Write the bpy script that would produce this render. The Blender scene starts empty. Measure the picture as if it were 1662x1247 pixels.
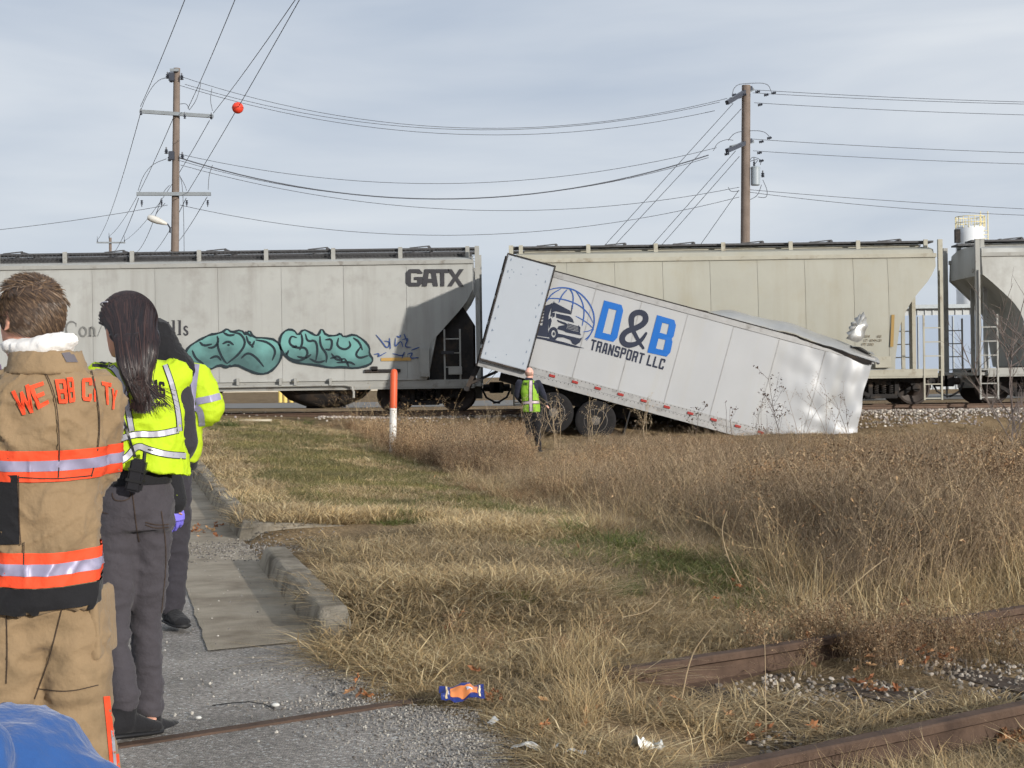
import bpy, bmesh, math, random
import numpy as np
from mathutils import Vector, Matrix, noise
from mathutils.bvhtree import BVHTree
from mathutils.geometry import tessellate_polygon

random.seed(7)
rng = np.random.default_rng(7)
sc = bpy.context.scene
COL = sc.collection
R = math.radians

# ------------------------------------------------------------------ camera, sky, sun, exposure
CAM = Vector((0, 0, 1.32))
FPX, CX, CY = 2350.0, 831.0, 623.5            # focal length and centre in photograph pixels
ROLL, PITCH = 0.0145, 0.0049
_right = Vector((math.cos(ROLL), 0, -math.sin(ROLL)))
_fwd = Vector((0, math.cos(PITCH), -math.sin(PITCH)))
_up = _right.cross(_fwd).normalized()
_right = _fwd.cross(_up).normalized()
cd = bpy.data.cameras.new('camera'); cam = bpy.data.objects.new('camera', cd); COL.objects.link(cam)
cam.matrix_world = Matrix(((_right.x, _up.x, -_fwd.x, CAM.x), (_right.y, _up.y, -_fwd.y, CAM.y),
                           (_right.z, _up.z, -_fwd.z, CAM.z), (0, 0, 0, 1)))
cd.sensor_width = 36; cd.lens = FPX / 1662 * 36; cd.clip_start = 0.05; cd.clip_end = 6000
sc.camera = cam

SUNDIR = Vector((-4.6, 5.4, -1.95)).normalized()     # way the sunlight travels
sun_el = math.asin(-SUNDIR.z)
sl = bpy.data.lights.new('sun', 'SUN'); sl.energy = 4.6; sl.angle = R(1.2); sl.color = (1.0, 0.94, 0.85)
so = bpy.data.objects.new('sun', sl); COL.objects.link(so)
so.rotation_euler = SUNDIR.to_track_quat('-Z', 'Y').to_euler()

w = bpy.data.worlds.new('World'); sc.world = w; w.use_nodes = True
nt = w.node_tree; nt.nodes.clear()
N = nt.nodes.new; L = nt.links.new
out = N('ShaderNodeOutputWorld'); bg = N('ShaderNodeBackground'); bg.inputs[1].default_value = 0.1
sky = N('ShaderNodeTexSky'); sky.sky_type = 'NISHITA'; sky.sun_disc = False
sky.sun_elevation = sun_el; sky.sun_rotation = math.atan2(-SUNDIR.x, -SUNDIR.y)
tc = N('ShaderNodeTexCoord'); mp = N('ShaderNodeMapping'); mp.inputs['Scale'].default_value = (1.0, 1.0, 5.5)
n1 = N('ShaderNodeTexNoise'); n1.inputs['Scale'].default_value = 2.6; n1.inputs['Detail'].default_value = 5; n1.inputs['Roughness'].default_value = 0.48
n1.inputs['Distortion'].default_value = 0.35
r1 = N('ShaderNodeValToRGB'); r1.color_ramp.elements[0].position = 0.30; r1.color_ramp.elements[1].position = 0.70
r1.color_ramp.elements[0].color = (5.0, 5.7, 6.8, 1); r1.color_ramp.elements[1].color = (7.7, 8.1, 8.6, 1)
sep = N('ShaderNodeSeparateXYZ')
mx = N('ShaderNodeMix'); mx.data_type = 'RGBA'; mx.inputs[0].default_value = 0.93
L(tc.outputs['Generated'], mp.inputs['Vector']); L(mp.outputs[0], n1.inputs['Vector']); L(n1.outputs['Fac'], r1.inputs[0])
L(sky.outputs[0], mx.inputs[6]); L(r1.outputs[0], mx.inputs[7]); L(mx.outputs[2], bg.inputs[0]); L(bg.outputs[0], out.inputs[0])

sc.view_settings.view_transform = 'Standard'; sc.view_settings.look = 'None'
sc.view_settings.exposure = 0.0; sc.view_settings.gamma = 1.0
try: sc.view_settings.use_curve_mapping = False
except Exception: pass
sc.cycles.max_bounces = 4; sc.cycles.diffuse_bounces = 2; sc.cycles.transparent_max_bounces = 6
sc.cycles.use_denoising = True; sc.cycles.use_adaptive_sampling = True; sc.cycles.adaptive_threshold = 0.04; sc.cycles.adaptive_min_samples = 16

# ------------------------------------------------------------------ geometry helpers
def ray(px, py):
    return (_fwd + _right * ((px - CX) / FPX) + _up * ((CY - py) / FPX))
def P(px, py, Y):
    d = ray(px, py); return CAM + d * (Y / d.y)
def sstep(a, b, x):
    t = min(1.0, max(0.0, (x - a) / (b - a))); return t * t * (3 - 2 * t)
def kerbX(y): return -1.045 - (y - 7.5) * 0.274
def gz(x, y):
    """height of the ground"""
    yr = -0.07 * sstep(8, 12, y) - 0.18 * sstep(11, 23, y) + 0.45 * sstep(36.0, 38.3, y) - 0.2 * sstep(43.2, 46, y) + 0.1 * sstep(50, 58, y)
    yl = 0.30 * sstep(13, 37, y) - 0.15 * sstep(44, 50, y)
    xc = -2.7 - (y - 27) * 0.2
    wgt = sstep(xc - 2.4, xc + 2.6, x)
    z = yl * (1 - wgt) + yr * wgt
    off = x - kerbX(y)
    if off > -0.02 and y < 60:
        b = 0.105 * sstep(0.08, 0.17, off) * sstep(6.9, 8.2, y)
        if y < 13: b *= 1 - sstep(0.9, 0.35, abs(y - 11.1) / 1.0) * (1 - sstep(0.3, 1.6, off))
        z += b * (1 - 0.6 * sstep(0.6, 4, off))
    if y < 12:                                    # low bed of the old siding
        z -= 0.115 * sstep(0.30, 0.85, x) * sstep(0.0, 0.5, x - edgeX(y)) * (1 - sstep(8.3, 9.8, y - 0.3 * x)) * sstep(-2, 3, y)
    if off > 0.3 and y < 50:
        z += 0.03 * noise.noise(Vector((x * 0.9, y * 0.9, 3))) * sstep(0.3, 1.2, off) * (1 if y < 36 else 0)
    return z
_EY = [-30, -10, 0, 3, 4.9, 5.37, 5.75, 5.8, 5.9, 6.27, 7.26, 7.6]
_EX = [9, 4.5, 1.5, 0.4, 0.0, -0.09, -0.27, -0.5, -0.62, -0.64, -0.97, -1.06]
def edgeX(y):
    """right-hand edge of the tarmac"""
    if y > 7.6: return kerbX(y)
    return float(np.interp(y, _EY, _EX))
def G(px, py, dz=0.0):
    d = ray(px, py); t = 1.0
    last = t
    for i in range(4000):
        p = CAM + d * t
        if p.z < gz(p.x, p.y) + dz: break
        last = t; t += 0.05
    return CAM + d * last

def lin(c):
    return tuple(((v / 255) / 12.92 if v / 255 < 0.04045 else ((v / 255 + 0.055) / 1.055) ** 2.4) for v in c[:3])

class MB:
    """collects shapes, then links them as ONE mesh object"""
    def __init__(s): s.v = []; s.f = []; s.mi = []; s.cur = 0
    def add(s, vs, fs):
        b = len(s.v); s.v += [Vector(v) for v in vs]; s.f += [tuple(b + i for i in f) for f in fs]; s.mi += [s.cur] * len(fs); return s
    def box(s, x0, x1, y0, y1, z0, z1, M=None):
        vs = [Vector((x, y, z)) for x in (x0, x1) for y in (y0, y1) for z in (z0, z1)]
        if M: vs = [M @ v for v in vs]
        return s.add(vs, [(0, 1, 3, 2), (4, 6, 7, 5), (0, 4, 5, 1), (2, 3, 7, 6), (0, 2, 6, 4), (1, 5, 7, 3)])
    def bar(s, a, b, w, h, up=Vector((0, 0, 1))):
        a = Vector(a); b = Vector(b); d = (b - a).normalized()
        if abs(d.dot(up)) > 0.98: up = Vector((0, 1, 0))
        sx = d.cross(up).normalized() * w / 2; sz = sx.cross(d).normalized() * h / 2
        vs = [a - sx - sz, a + sx - sz, a + sx + sz, a - sx + sz, b - sx - sz, b + sx - sz, b + sx + sz, b - sx + sz]
        return s.add(vs, [(3, 2, 1, 0), (4, 5, 6, 7), (0, 1, 5, 4), (1, 2, 6, 5), (2, 3, 7, 6), (3, 0, 4, 7)])
    def tube(s, pts, r, n=8, cap=True):
        pts = [Vector(p) for p in pts]; m = len(pts)
        rr = r if isinstance(r, (list, tuple)) else [r] * m
        t0 = (pts[1] - pts[0]).normalized(); ref = Vector((0, 0, 1)) if abs(t0.z) < 0.9 else Vector((1, 0, 0))
        nx = t0.cross(ref).normalized(); b = len(s.v)
        for i, p in enumerate(pts):
            t = (pts[min(i + 1, m - 1)] - pts[max(i - 1, 0)])
            t = t.normalized() if t.length > 1e-9 else t0
            nx = (nx - t * nx.dot(t)).normalized(); ny = t.cross(nx)
            for k in range(n):
                a = 2 * math.pi * k / n; s.v.append(p + (nx * math.cos(a) + ny * math.sin(a)) * rr[i])
        fs = [(b + i * n + k, b + i * n + (k + 1) % n, b + (i + 1) * n + (k + 1) % n, b + (i + 1) * n + k) for i in range(m - 1) for k in range(n)]
        if cap: fs += [tuple(b + k for k in range(n))[::-1], tuple(b + (m - 1) * n + k for k in range(n))]
        s.f += fs; s.mi += [s.cur] * len(fs); return s
    def disc(s, c, ax, r0, prof, n=28):
        """lathe: prof = [(radius, offset along ax)]"""
        c = Vector(c); ax = Vector(ax).normalized(); ref = Vector((0, 0, 1)) if abs(ax.z) < 0.9 else Vector((1, 0, 0))
        nx = ax.cross(ref).normalized(); ny = ax.cross(nx); b = len(s.v); m = len(prof)
        for (r, o) in prof:
            for k in range(n):
                a = 2 * math.pi * k / n; s.v.append(c + ax * o + (nx * math.cos(a) + ny * math.sin(a)) * r * r0)
        fs = [(b + i * n + k, b + i * n + (k + 1) % n, b + (i + 1) * n + (k + 1) % n, b + (i + 1) * n + k) for i in range(m - 1) for k in range(n)]
        fs += [tuple(b + k for k in range(n))[::-1], tuple(b + (m - 1) * n + k for k in range(n))]
        s.f += fs; s.mi += [s.cur] * len(fs); return s
    def rings(s, rings, n=24, cap=True, pw=2.0):
        """rings = [(centre, ax, ay)] with ax, ay half-axis vectors"""
        b = len(s.v); m = len(rings)
        for (c, ax, ay) in rings:
            for k in range(n):
                a = 2 * math.pi * k / n; ca, sa = math.cos(a), math.sin(a)
                e = 2.0 / pw
                s.v.append(Vector(c) + Vector(ax) * (abs(ca) ** e * (1 if ca > 0 else -1)) + Vector(ay) * (abs(sa) ** e * (1 if sa > 0 else -1)))
        fs = [(b + i * n + k, b + i * n + (k + 1) % n, b + (i + 1) * n + (k + 1) % n, b + (i + 1) * n + k) for i in range(m - 1) for k in range(n)]
        if cap: fs += [tuple(b + k for k in range(n))[::-1], tuple(b + (m - 1) * n + k for k in range(n))]
        s.f += fs; s.mi += [s.cur] * len(fs); return s
    def ball(s, c, rx, ry, rz, M=None, n=16, m=10):
        rs = []
        X, Yv, Z = (Vector((1, 0, 0)), Vector((0, 1, 0)), Vector((0, 0, 1))) if M is None else M
        for i in range(m + 1):
            a = -math.pi / 2 + math.pi * i / m; q = max(math.cos(a), 0.02)
            rs.append((Vector(c) + Z * rz * math.sin(a), X * rx * q, Yv * ry * q))
        return s.rings(rs, n=n)
    def prism(s, poly, y0, y1, f=None):
        """poly in (x,z) extruded along y"""
        n = len(poly); f = f or (lambda x, y, z: Vector((x, y, z)))
        vs = [f(x, y0, z) for x, z in poly] + [f(x, y1, z) for x, z in poly]
        return s.add(vs, [tuple(range(n)), tuple(range(2 * n - 1, n - 1, -1))] + [(i, i + n, (i + 1) % n + n, (i + 1) % n) for i in range(n)])
    def grid(s, nu, nv, f, flip=False):
        b = len(s.v)
        for i in range(nu + 1):
            for j in range(nv + 1): s.v.append(Vector(f(i / nu, j / nv)))
        fs = []
        for i in range(nu):
            for j in range(nv):
                q = (b + i * (nv + 1) + j, b + (i + 1) * (nv + 1) + j, b + (i + 1) * (nv + 1) + j + 1, b + i * (nv + 1) + j + 1)
                fs.append(q[::-1] if flip else q)
        s.f += fs; s.mi += [s.cur] * len(fs); return s
    def mesh(s, name, M=None):
        me = bpy.data.meshes.new(name)
        vs = [M @ v for v in s.v] if M is not None else s.v
        me.from_pydata([tuple(v) for v in vs], [], s.f); me.update(); return me
    def build(s, name, mat, parent=None, smooth=None, world=True, bevel=0, recalc=True):
        M = WM[parent.name].inverted() if (parent is not None and world and parent.name in WM) else None
        me = s.mesh(name, M)
        if recalc:
            bm = bmesh.new(); bm.from_mesh(me); bmesh.ops.recalc_face_normals(bm, faces=bm.faces)
            if bevel: 
                es = [e for e in bm.edges if len(e.link_faces) == 2 and e.calc_face_angle(0) > 0.6]
                bmesh.ops.bevel(bm, geom=es, offset=bevel, segments=2, affect='EDGES', clamp_overlap=True)
            bm.to_mesh(me); bm.free()
        mats = mat if isinstance(mat, (list, tuple)) else [mat]
        for m in mats: me.materials.append(m)
        if len(mats) > 1 and not bevel: me.polygons.foreach_set('material_index', s.mi)
        if smooth is not None: shade(me, smooth)
        o = bpy.data.objects.new(name, me); COL.objects.link(o)
        if parent is not None: o.parent = parent
        return o
WM = {}
def shade(me, ang=40):
    me.shade_smooth()
    if ang < 180:
        try: me.set_sharp_from_angle(angle=R(ang))
        except Exception: pass
def tag(o, label=None, cat=None, group=None, kind=None):
    if label: o['label'] = label
    if cat: o['category'] = cat
    if group: o['group'] = group
    if kind: o['kind'] = kind
    return o
def thing(name, label, cat, loc=(0, 0, 0), rot=(0, 0, 0), group=None):
    o = bpy.data.objects.new(name, None); COL.objects.link(o); o.location = loc; o.rotation_euler = rot
    o.empty_display_size = 0.2
    from mathutils import Euler
    WM[o.name] = Matrix.Translation(Vector(loc)) @ Euler(rot).to_matrix().to_4x4()
    return tag(o, label, cat, group)
def copy_tree(o, parent=None):
    c = o.copy(); COL.objects.link(c); c.parent = parent
    for ch in [x for x in list(COL.objects) if x.parent == o]: copy_tree(ch, c)
    return c

# ------------------------------------------------------------------ materials
def newmat(name):
    m = bpy.data.materials.new(name); m.use_nodes = True
    t = m.node_tree; b = t.nodes['Principled BSDF']; return m, t, b
def mk(name, rgb, rough=0.7, metal=0.0, spec=0.4, var=None, dirt=None, streak=None, bump=None, sub=None, sheen=0):
    """rgb 0-255 sRGB. var=(scale, amount); dirt=(rgb, scale, lo, hi); streak=(rgb, amount, xscale, zscale); bump=(scale, strength)"""
    m, t, b = newmat(name); n = t.nodes.new; l = t.links.new
    b.inputs['Roughness'].default_value = rough; b.inputs['Metallic'].default_value = metal
    b.inputs['Specular IOR Level'].default_value = spec
    if sheen: b.inputs['Sheen Weight'].default_value = sheen
    c = lin(rgb); tcn = n('ShaderNodeTexCoord'); g = n('ShaderNodeNewGeometry')
    src = n('ShaderNodeRGB'); src.outputs[0].default_value = (*c, 1); cur = src.outputs[0]
    if var:
        ns = n('ShaderNodeTexNoise'); ns.inputs['Scale'].default_value = var[0]; ns.inputs['Detail'].default_value = 6; ns.inputs['Roughness'].default_value = 0.65
        l(g.outputs['Position'], ns.inputs['Vector'])
        mr = n('ShaderNodeMapRange'); mr.inputs[1].default_value = 0.25; mr.inputs[2].default_value = 0.75
        mr.inputs[3].default_value = 1 - var[1]; mr.inputs[4].default_value = 1 + var[1]; l(ns.outputs['Fac'], mr.inputs[0])
        vm = n('ShaderNodeVectorMath'); vm.operation = 'SCALE'; l(cur, vm.inputs[0]); l(mr.outputs[0], vm.inputs['Scale']); cur = vm.outputs[0]
    for kind in ('dirt', 'streak'):
        a = dirt if kind == 'dirt' else streak
        if not a: continue
        ns = n('ShaderNodeTexNoise'); ns.inputs['Detail'].default_value = 7; ns.inputs['Roughness'].default_value = 0.62
        mr = n('ShaderNodeMapRange'); mxn = n('ShaderNodeMix'); mxn.data_type = 'RGBA'
        if kind == 'dirt':
            ns.inputs['Scale'].default_value = a[1]; l(g.outputs['Position'], ns.inputs['Vector'])
            mr.inputs[1].default_value = a[2]; mr.inputs[2].default_value = a[3]; mr.inputs[4].default_value = 1
        else:
            mpn = n('ShaderNodeMapping'); mpn.inputs['Scale'].default_value = (a[2], a[2], a[3]); l(tcn.outputs['Object'], mpn.inputs[0])
            ns.inputs['Scale'].default_value = 1; l(mpn.outputs[0], ns.inputs['Vector'])
            mr.inputs[1].default_value = 0.48; mr.inputs[2].default_value = 0.75; mr.inputs[4].default_value = a[1]
        l(ns.outputs['Fac'], mr.inputs[0]); l(mr.outputs[0], mxn.inputs[0]); l(cur, mxn.inputs[6])
        mxn.inputs[7].default_value = (*lin(a[0]), 1); cur = mxn.outputs[2]
    l(cur, b.inputs['Base Color'])
    if bump:
        ns = n('ShaderNodeTexNoise'); ns.inputs['Scale'].default_value = bump[0]; ns.inputs['Detail'].default_value = 5
        l(g.outputs['Position'], ns.inputs['Vector']); bp = n('ShaderNodeBump'); bp.inputs['Strength'].default_value = bump[1]; bp.inputs['Distance'].default_value = 0.01
        l(ns.outputs['Fac'], bp.inputs['Height']); l(bp.outputs[0], b.inputs['Normal'])
    return m
def vcol_mat(name, rough=0.8, tintscale=0.5, tint=((0.75, 0.75, 0.75), (1.2, 1.15, 1.05)), transl=0.0, dist=None):
    """colour from the mesh's own per-blade colour attribute, times slow patchy variation of the real ground"""
    m, t, b = newmat(name); n = t.nodes.new; l = t.links.new
    a = n('ShaderNodeAttribute'); a.attribute_name = 'Col'; g = n('ShaderNodeNewGeometry')
    ns = n('ShaderNodeTexNoise'); ns.inputs['Scale'].default_value = tintscale; ns.inputs['Detail'].default_value = 4; l(g.outputs['Position'], ns.inputs['Vector'])
    cr = n('ShaderNodeValToRGB'); cr.color_ramp.elements[0].position = 0.35; cr.color_ramp.elements[1].position = 0.65
    cr.color_ramp.elements[0].color = (*tint[0], 1); cr.color_ramp.elements[1].color = (*tint[1], 1); l(ns.outputs['Fac'], cr.inputs[0])
    vm = n('ShaderNodeVectorMath'); vm.operation = 'MULTIPLY'; l(a.outputs['Color'], vm.inputs[0]); l(cr.outputs[0], vm.inputs[1])
    l(vm.outputs[0], b.inputs['Base Color']); b.inputs['Roughness'].default_value = rough; b.inputs['Specular IOR Level'].default_value = 0.25
    if transl:
        tr = n('ShaderNodeBsdfTranslucent'); l(vm.outputs[0], tr.inputs[0]); ms = n('ShaderNodeMixShader'); ms.inputs[0].default_value = transl
        l(b.outputs[0], ms.inputs[1]); l(tr.outputs[0], ms.inputs[2]); l(ms.outputs[0], t.nodes['Material Output'].inputs[0])
    return m

M = {}
M['steel_dark'] = mk('weathered dark steel', (42, 40, 40), 0.75, 0.0, 0.3, var=(3, 0.35), dirt=((78, 66, 56), 2.5, 0.5, 0.75), bump=(20, 0.2))
M['truck'] = mk('grimy bogie steel', (40, 38, 38), 0.8, 0.0, 0.3, var=(4, 0.4), dirt=((84, 72, 62), 3, 0.5, 0.75), bump=(25, 0.3))
M['wheel'] = mk('rail wheel steel', (58, 50, 46), 0.6, 0.2, 0.4, var=(6, 0.3))
M['tread'] = mk('polished wheel rim', (120, 112, 104), 0.35, 0.7, 0.5)
M['grey_car'] = mk('weathered grey hopper paint', (162, 163, 160), 0.62, 0, 0.35, var=(0.5, 0.10), dirt=((136, 134, 130), 1.1, 0.52, 0.8), streak=((126, 122, 116), 0.5, 2.2, 0.16), bump=(3, 0.08))
M['beige_car'] = mk('weathered beige hopper paint', (154, 153, 143), 0.62, 0, 0.35, var=(0.5, 0.08), dirt=((150, 145, 128), 0.9, 0.5, 0.8), streak=((136, 130, 112), 0.4, 2.0, 0.12), bump=(3, 0.06))
M['beige_trim'] = mk('beige steel trim', (160, 157, 144), 0.6, 0, 0.35, var=(2, 0.12), dirt=((120, 108, 90), 3, 0.55, 0.75))
M['grey_trim'] = mk('grey steel trim', (150, 150, 146), 0.6, 0, 0.35, var=(2, 0.12), dirt=((104, 96, 88), 3, 0.55, 0.75))
M['grey_car_b'] = mk('pale grey hopper paint', (170, 171, 168), 0.6, 0, 0.35, var=(0.5, 0.1), dirt=((136, 134, 128), 1.1, 0.5, 0.8), streak=((128, 125, 118), 0.4, 2.2, 0.15))
M['grate'] = mk('galvanised walkway grating', (78, 78, 80), 0.7, 0.3, 0.3, var=(8, 0.3))
M['rail_run'] = mk('worn running rail', (92, 74, 62), 0.55, 0.4, 0.4, var=(5, 0.25))
M['rail_rust'] = mk('rusted rail', (84, 68, 58), 0.8, 0.05, 0.2, var=(9, 0.3), dirt=((58, 46, 40), 7, 0.5, 0.75), bump=(60, 0.4))
M['tie'] = mk('old timber sleeper', (76, 66, 58), 0.9, 0, 0.15, var=(10, 0.4), bump=(30, 0.5))
M['black_ink'] = mk('faded black lettering', (58, 58, 62), 0.7, 0, 0.3, var=(4, 0.15))
M['navy'] = mk('dark navy vinyl', (38, 44, 62), 0.4, 0, 0.4)
M['blue'] = mk('bright blue vinyl', (24, 98, 178), 0.4, 0, 0.4)
M['blue_line'] = mk('mid blue vinyl', (46, 84, 150), 0.4, 0, 0.4)
M['graf_line'] = mk('dark graffiti outline', (34, 46, 52), 0.6, 0, 0.3)
M['graf_blue'] = mk('blue marker spray', (58, 80, 132), 0.6, 0, 0.3, var=(8, 0.2))
M['graf_orange'] = mk('faint orange spray', (176, 142, 84), 0.7, 0, 0.3)
M['trailer'] = mk('white aluminium trailer skin', (168, 170, 173), 0.46, 0.08, 0.5, var=(0.6, 0.05), streak=((168, 168, 166), 0.7, 2.6, 0.22), bump=(1.4, 0.12))
M['trailer_rail'] = mk('bare aluminium rail', (162, 162, 162), 0.45, 0.45, 0.5, var=(5, 0.12), dirt=((112, 108, 104), 3, 0.55, 0.8))
M['roof_sheet'] = mk('torn aluminium roof sheet', (168, 168, 166), 0.42, 0.5, 0.5, var=(1.5, 0.12), bump=(5, 0.3))
M['door'] = mk('white door skin with sky tint', (164, 171, 180), 0.5, 0, 0.4, var=(1, 0.04), dirt=((140, 152, 166), 9, 0.70, 0.78))  # white door; the slight blue is the sky's reflection put into the colour
M['red'] = mk('red conspicuity tape', (150, 50, 46), 0.4, 0, 0.4)
M['tyre'] = mk('tyre rubber', (34, 33, 34), 0.85, 0, 0.2, var=(12, 0.3), bump=(60, 0.3))
M['rim'] = mk('dusty steel rim', (96, 92, 88), 0.6, 0.3, 0.4, var=(9, 0.3))
M['wood_pole'] = mk('weathered utility pole timber', (122, 110, 102), 0.9, 0, 0.15, var=(2.5, 0.2), streak=((84, 72, 64), 0.7, 9, 0.35), bump=(25, 0.4))
M['galv'] = mk('galvanised steel', (150, 156, 160), 0.5, 0.5, 0.5, var=(5, 0.12))
M['wire'] = mk('dull line wire', (96, 100, 108), 0.6, 0.2, 0.3)
M['insul'] = mk('dark insulator', (62, 66, 76), 0.35, 0, 0.5)
M['concrete'] = mk('worn concrete', (152, 143, 128), 0.9, 0, 0.2, var=(3, 0.12), dirt=((116, 106, 92), 2.6, 0.42, 0.7), bump=(90, 0.8))
M['kerb'] = mk('old concrete kerb', (140, 132, 118), 0.9, 0, 0.2, var=(4, 0.18), dirt=((88, 80, 68), 3.5, 0.44, 0.66), bump=(70, 0.9))
M['orange'] = mk('orange marker paint', (206, 88, 50), 0.5, 0, 0.4, var=(5, 0.1))
M['white_pl'] = mk('white plastic tube', (218, 216, 212), 0.45, 0, 0.4, var=(5, 0.06), dirt=((170, 160, 146), 6, 0.6, 0.8))
M['ball'] = mk('red orange marker ball', (220, 66, 44), 0.45, 0, 0.4)
M['skin'] = mk('skin', (206, 152, 130), 0.5, 0, 0.4, var=(14, 0.06))
M['skin_pale'] = mk('pale skin', (214, 164, 148), 0.5, 0, 0.4, var=(14, 0.06))
M['eye'] = mk('eye white', (225, 222, 216), 0.3)
def fabric(name, rgb, rough=0.85, var=0.10, dirt=None, sc1=9, bumpf=48, bs=0.5, sheen=0.1):
    m = mk(name, rgb, rough, 0, 0.2, var=(sc1, var), dirt=dirt, bump=(bumpf, bs), sheen=sheen); return m
M['tan'] = fabric('tan turnout cloth', (138, 117, 90), dirt=((108, 92, 70), 5, 0.52, 0.8))
M['tan_dark'] = fabric('tan seam tape', (96, 76, 56))
M['seam'] = fabric('dark seam thread', (62, 50, 42))
M['blackcloth'] = fabric('black cloth', (30, 30, 33))
M['greycloth'] = fabric('charcoal trouser cloth', (66, 63, 68))
M['darkgrey'] = fabric('dark grey cloth', (52, 50, 56))
M['navycloth'] = fabric('navy uniform cloth', (38, 40, 52))
M['hood'] = fabric('white fleece', (226, 224, 222), bs=0.4)
M['purplecloth'] = fabric('plum plaid cloth', (104, 84, 112), sc1=40, var=0.4)
M['bluecloth'] = fabric('blue jacket cloth', (44, 82, 140), sheen=0.2)
def fluo(name, rgb, em=0.0):
    m = fabric(name, rgb, rough=0.7, var=0.05, bs=0.4, sheen=0.0)
    return m
M['hivis'] = fluo('fluorescent yellow mesh', (178, 206, 38))
M['hivis2'] = fluo('fluorescent yellow jacket cloth', (176, 202, 40))
M['lime'] = fluo('lime vest cloth', (134, 176, 56))
M['fl_orange'] = fluo('fluorescent orange tape', (228, 80, 48))
M['silver'] = mk('silver reflective tape', (172, 172, 182), 0.45, 0.25, 0.5, var=(30, 0.08))
M['silver_v'] = mk('bluish reflective tape', (146, 142, 168), 0.45, 0.15, 0.5, var=(30, 0.08))
M['glove'] = mk('violet nitrile glove', (120, 112, 214), 0.4, 0, 0.5)
M['rubber'] = mk('black rubber', (26, 26, 28), 0.6, 0, 0.4)
M['plastic_blk'] = mk('black radio plastic', (34, 34, 38), 0.45, 0, 0.4)
def hairmat(name, c0, c1):
    m, t, b = newmat(name); n = t.nodes.new; l = t.links.new
    a = n('ShaderNodeAttribute'); a.attribute_name = 'Col'; l(a.outputs['Color'], b.inputs['Base Color'])
    b.inputs['Roughness'].default_value = 0.42; b.inputs['Specular IOR Level'].default_value = 0.5
    return m
M['hair'] = hairmat('hair strands', None, None)
M['teal'] = None
# ------------------------------------------------------------------ ground, road, kerbs, rails
def axis(vals):
    out = [vals[0][0]]
    for (a, b, st) in vals:
        k = max(1, int(round((b - a) / st))); out += list(np.linspace(a, b, k + 1)[1:])
    return out
xs = axis([(-3000, -800, 500), (-800, -200, 100), (-200, -60, 20), (-60, -20, 4), (-20, -6, 0.6), (-6, 6, 0.12), (6, 20, 0.5), (20, 60, 4), (60, 200, 20), (200, 800, 100), (800, 3000, 500)])
ys = axis([(-1500, -300, 300), (-300, -40, 40), (-40, -4, 4), (-4, 3, 0.5), (3, 14, 0.11), (14, 48, 0.3), (48, 80, 1.5), (80, 200, 20), (200, 1000, 100), (1000, 5000, 800)])
g = MB(); nx_, ny_ = len(xs), len(ys)
for x in xs:
    for y in ys: g.v.append(Vector((x, y, gz(x, y) if y < 400 else 0.15)))
g.f = [(i * ny_ + j, (i + 1) * ny_ + j, (i + 1) * ny_ + j + 1, i * ny_ + j + 1) for i in range(nx_ - 1) for j in range(ny_ - 1)]; g.mi = [0] * len(g.f)
m, t, b = newmat('dry earth and thatch'); n = t.nodes.new; l = t.links.new
ge = n('ShaderNodeNewGeometry')
na = n('ShaderNodeTexNoise'); na.inputs['Scale'].default_value = 1.1; na.inputs['Detail'].default_value = 8; na.inputs['Roughness'].default_value = 0.7; l(ge.outputs['Position'], na.inputs['Vector'])
cr = n('ShaderNodeValToRGB'); e = cr.color_ramp.elements
e[0].position = 0.3; e[0].color = (*lin((88, 76, 58)), 1); e[1].position = 0.72; e[1].color = (*lin((156, 134, 102)), 1)
e2 = cr.color_ramp.elements.new(0.5); e2.color = (*lin((122, 104, 80)), 1)
l(na.outputs['Fac'], cr.inputs[0])
nb = n('ShaderNodeTexNoise'); nb.inputs['Scale'].default_value = 38; nb.inputs['Detail'].default_value = 6; l(ge.outputs['Position'], nb.inputs['Vector'])
mr = n('ShaderNodeMapRange'); mr.inputs[1].default_value = 0.3; mr.inputs[2].default_value = 0.7; mr.inputs[3].default_value = 0.6; mr.inputs[4].default_value = 1.25; l(nb.outputs['Fac'], mr.inputs[0])
vm = n('ShaderNodeVectorMath'); vm.operation = 'SCALE'; l(cr.outputs[0], vm.inputs[0]); l(mr.outputs[0], vm.inputs['Scale'])
l(vm.outputs[0], b.inputs['Base Color']); b.inputs['Roughness'].default_value = 1; b.inputs['Specular IOR Level'].default_value = 0.1
bp = n('ShaderNodeBump'); bp.inputs['Strength'].default_value = 0.8; bp.inputs['Distance'].default_value = 0.03; l(nb.outputs['Fac'], bp.inputs['Height']); l(bp.outputs[0], b.inputs['Normal'])
M['earth'] = m
ground = g.build('ground', M['earth'], smooth=180, recalc=False); tag(ground, kind='structure')

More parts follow.
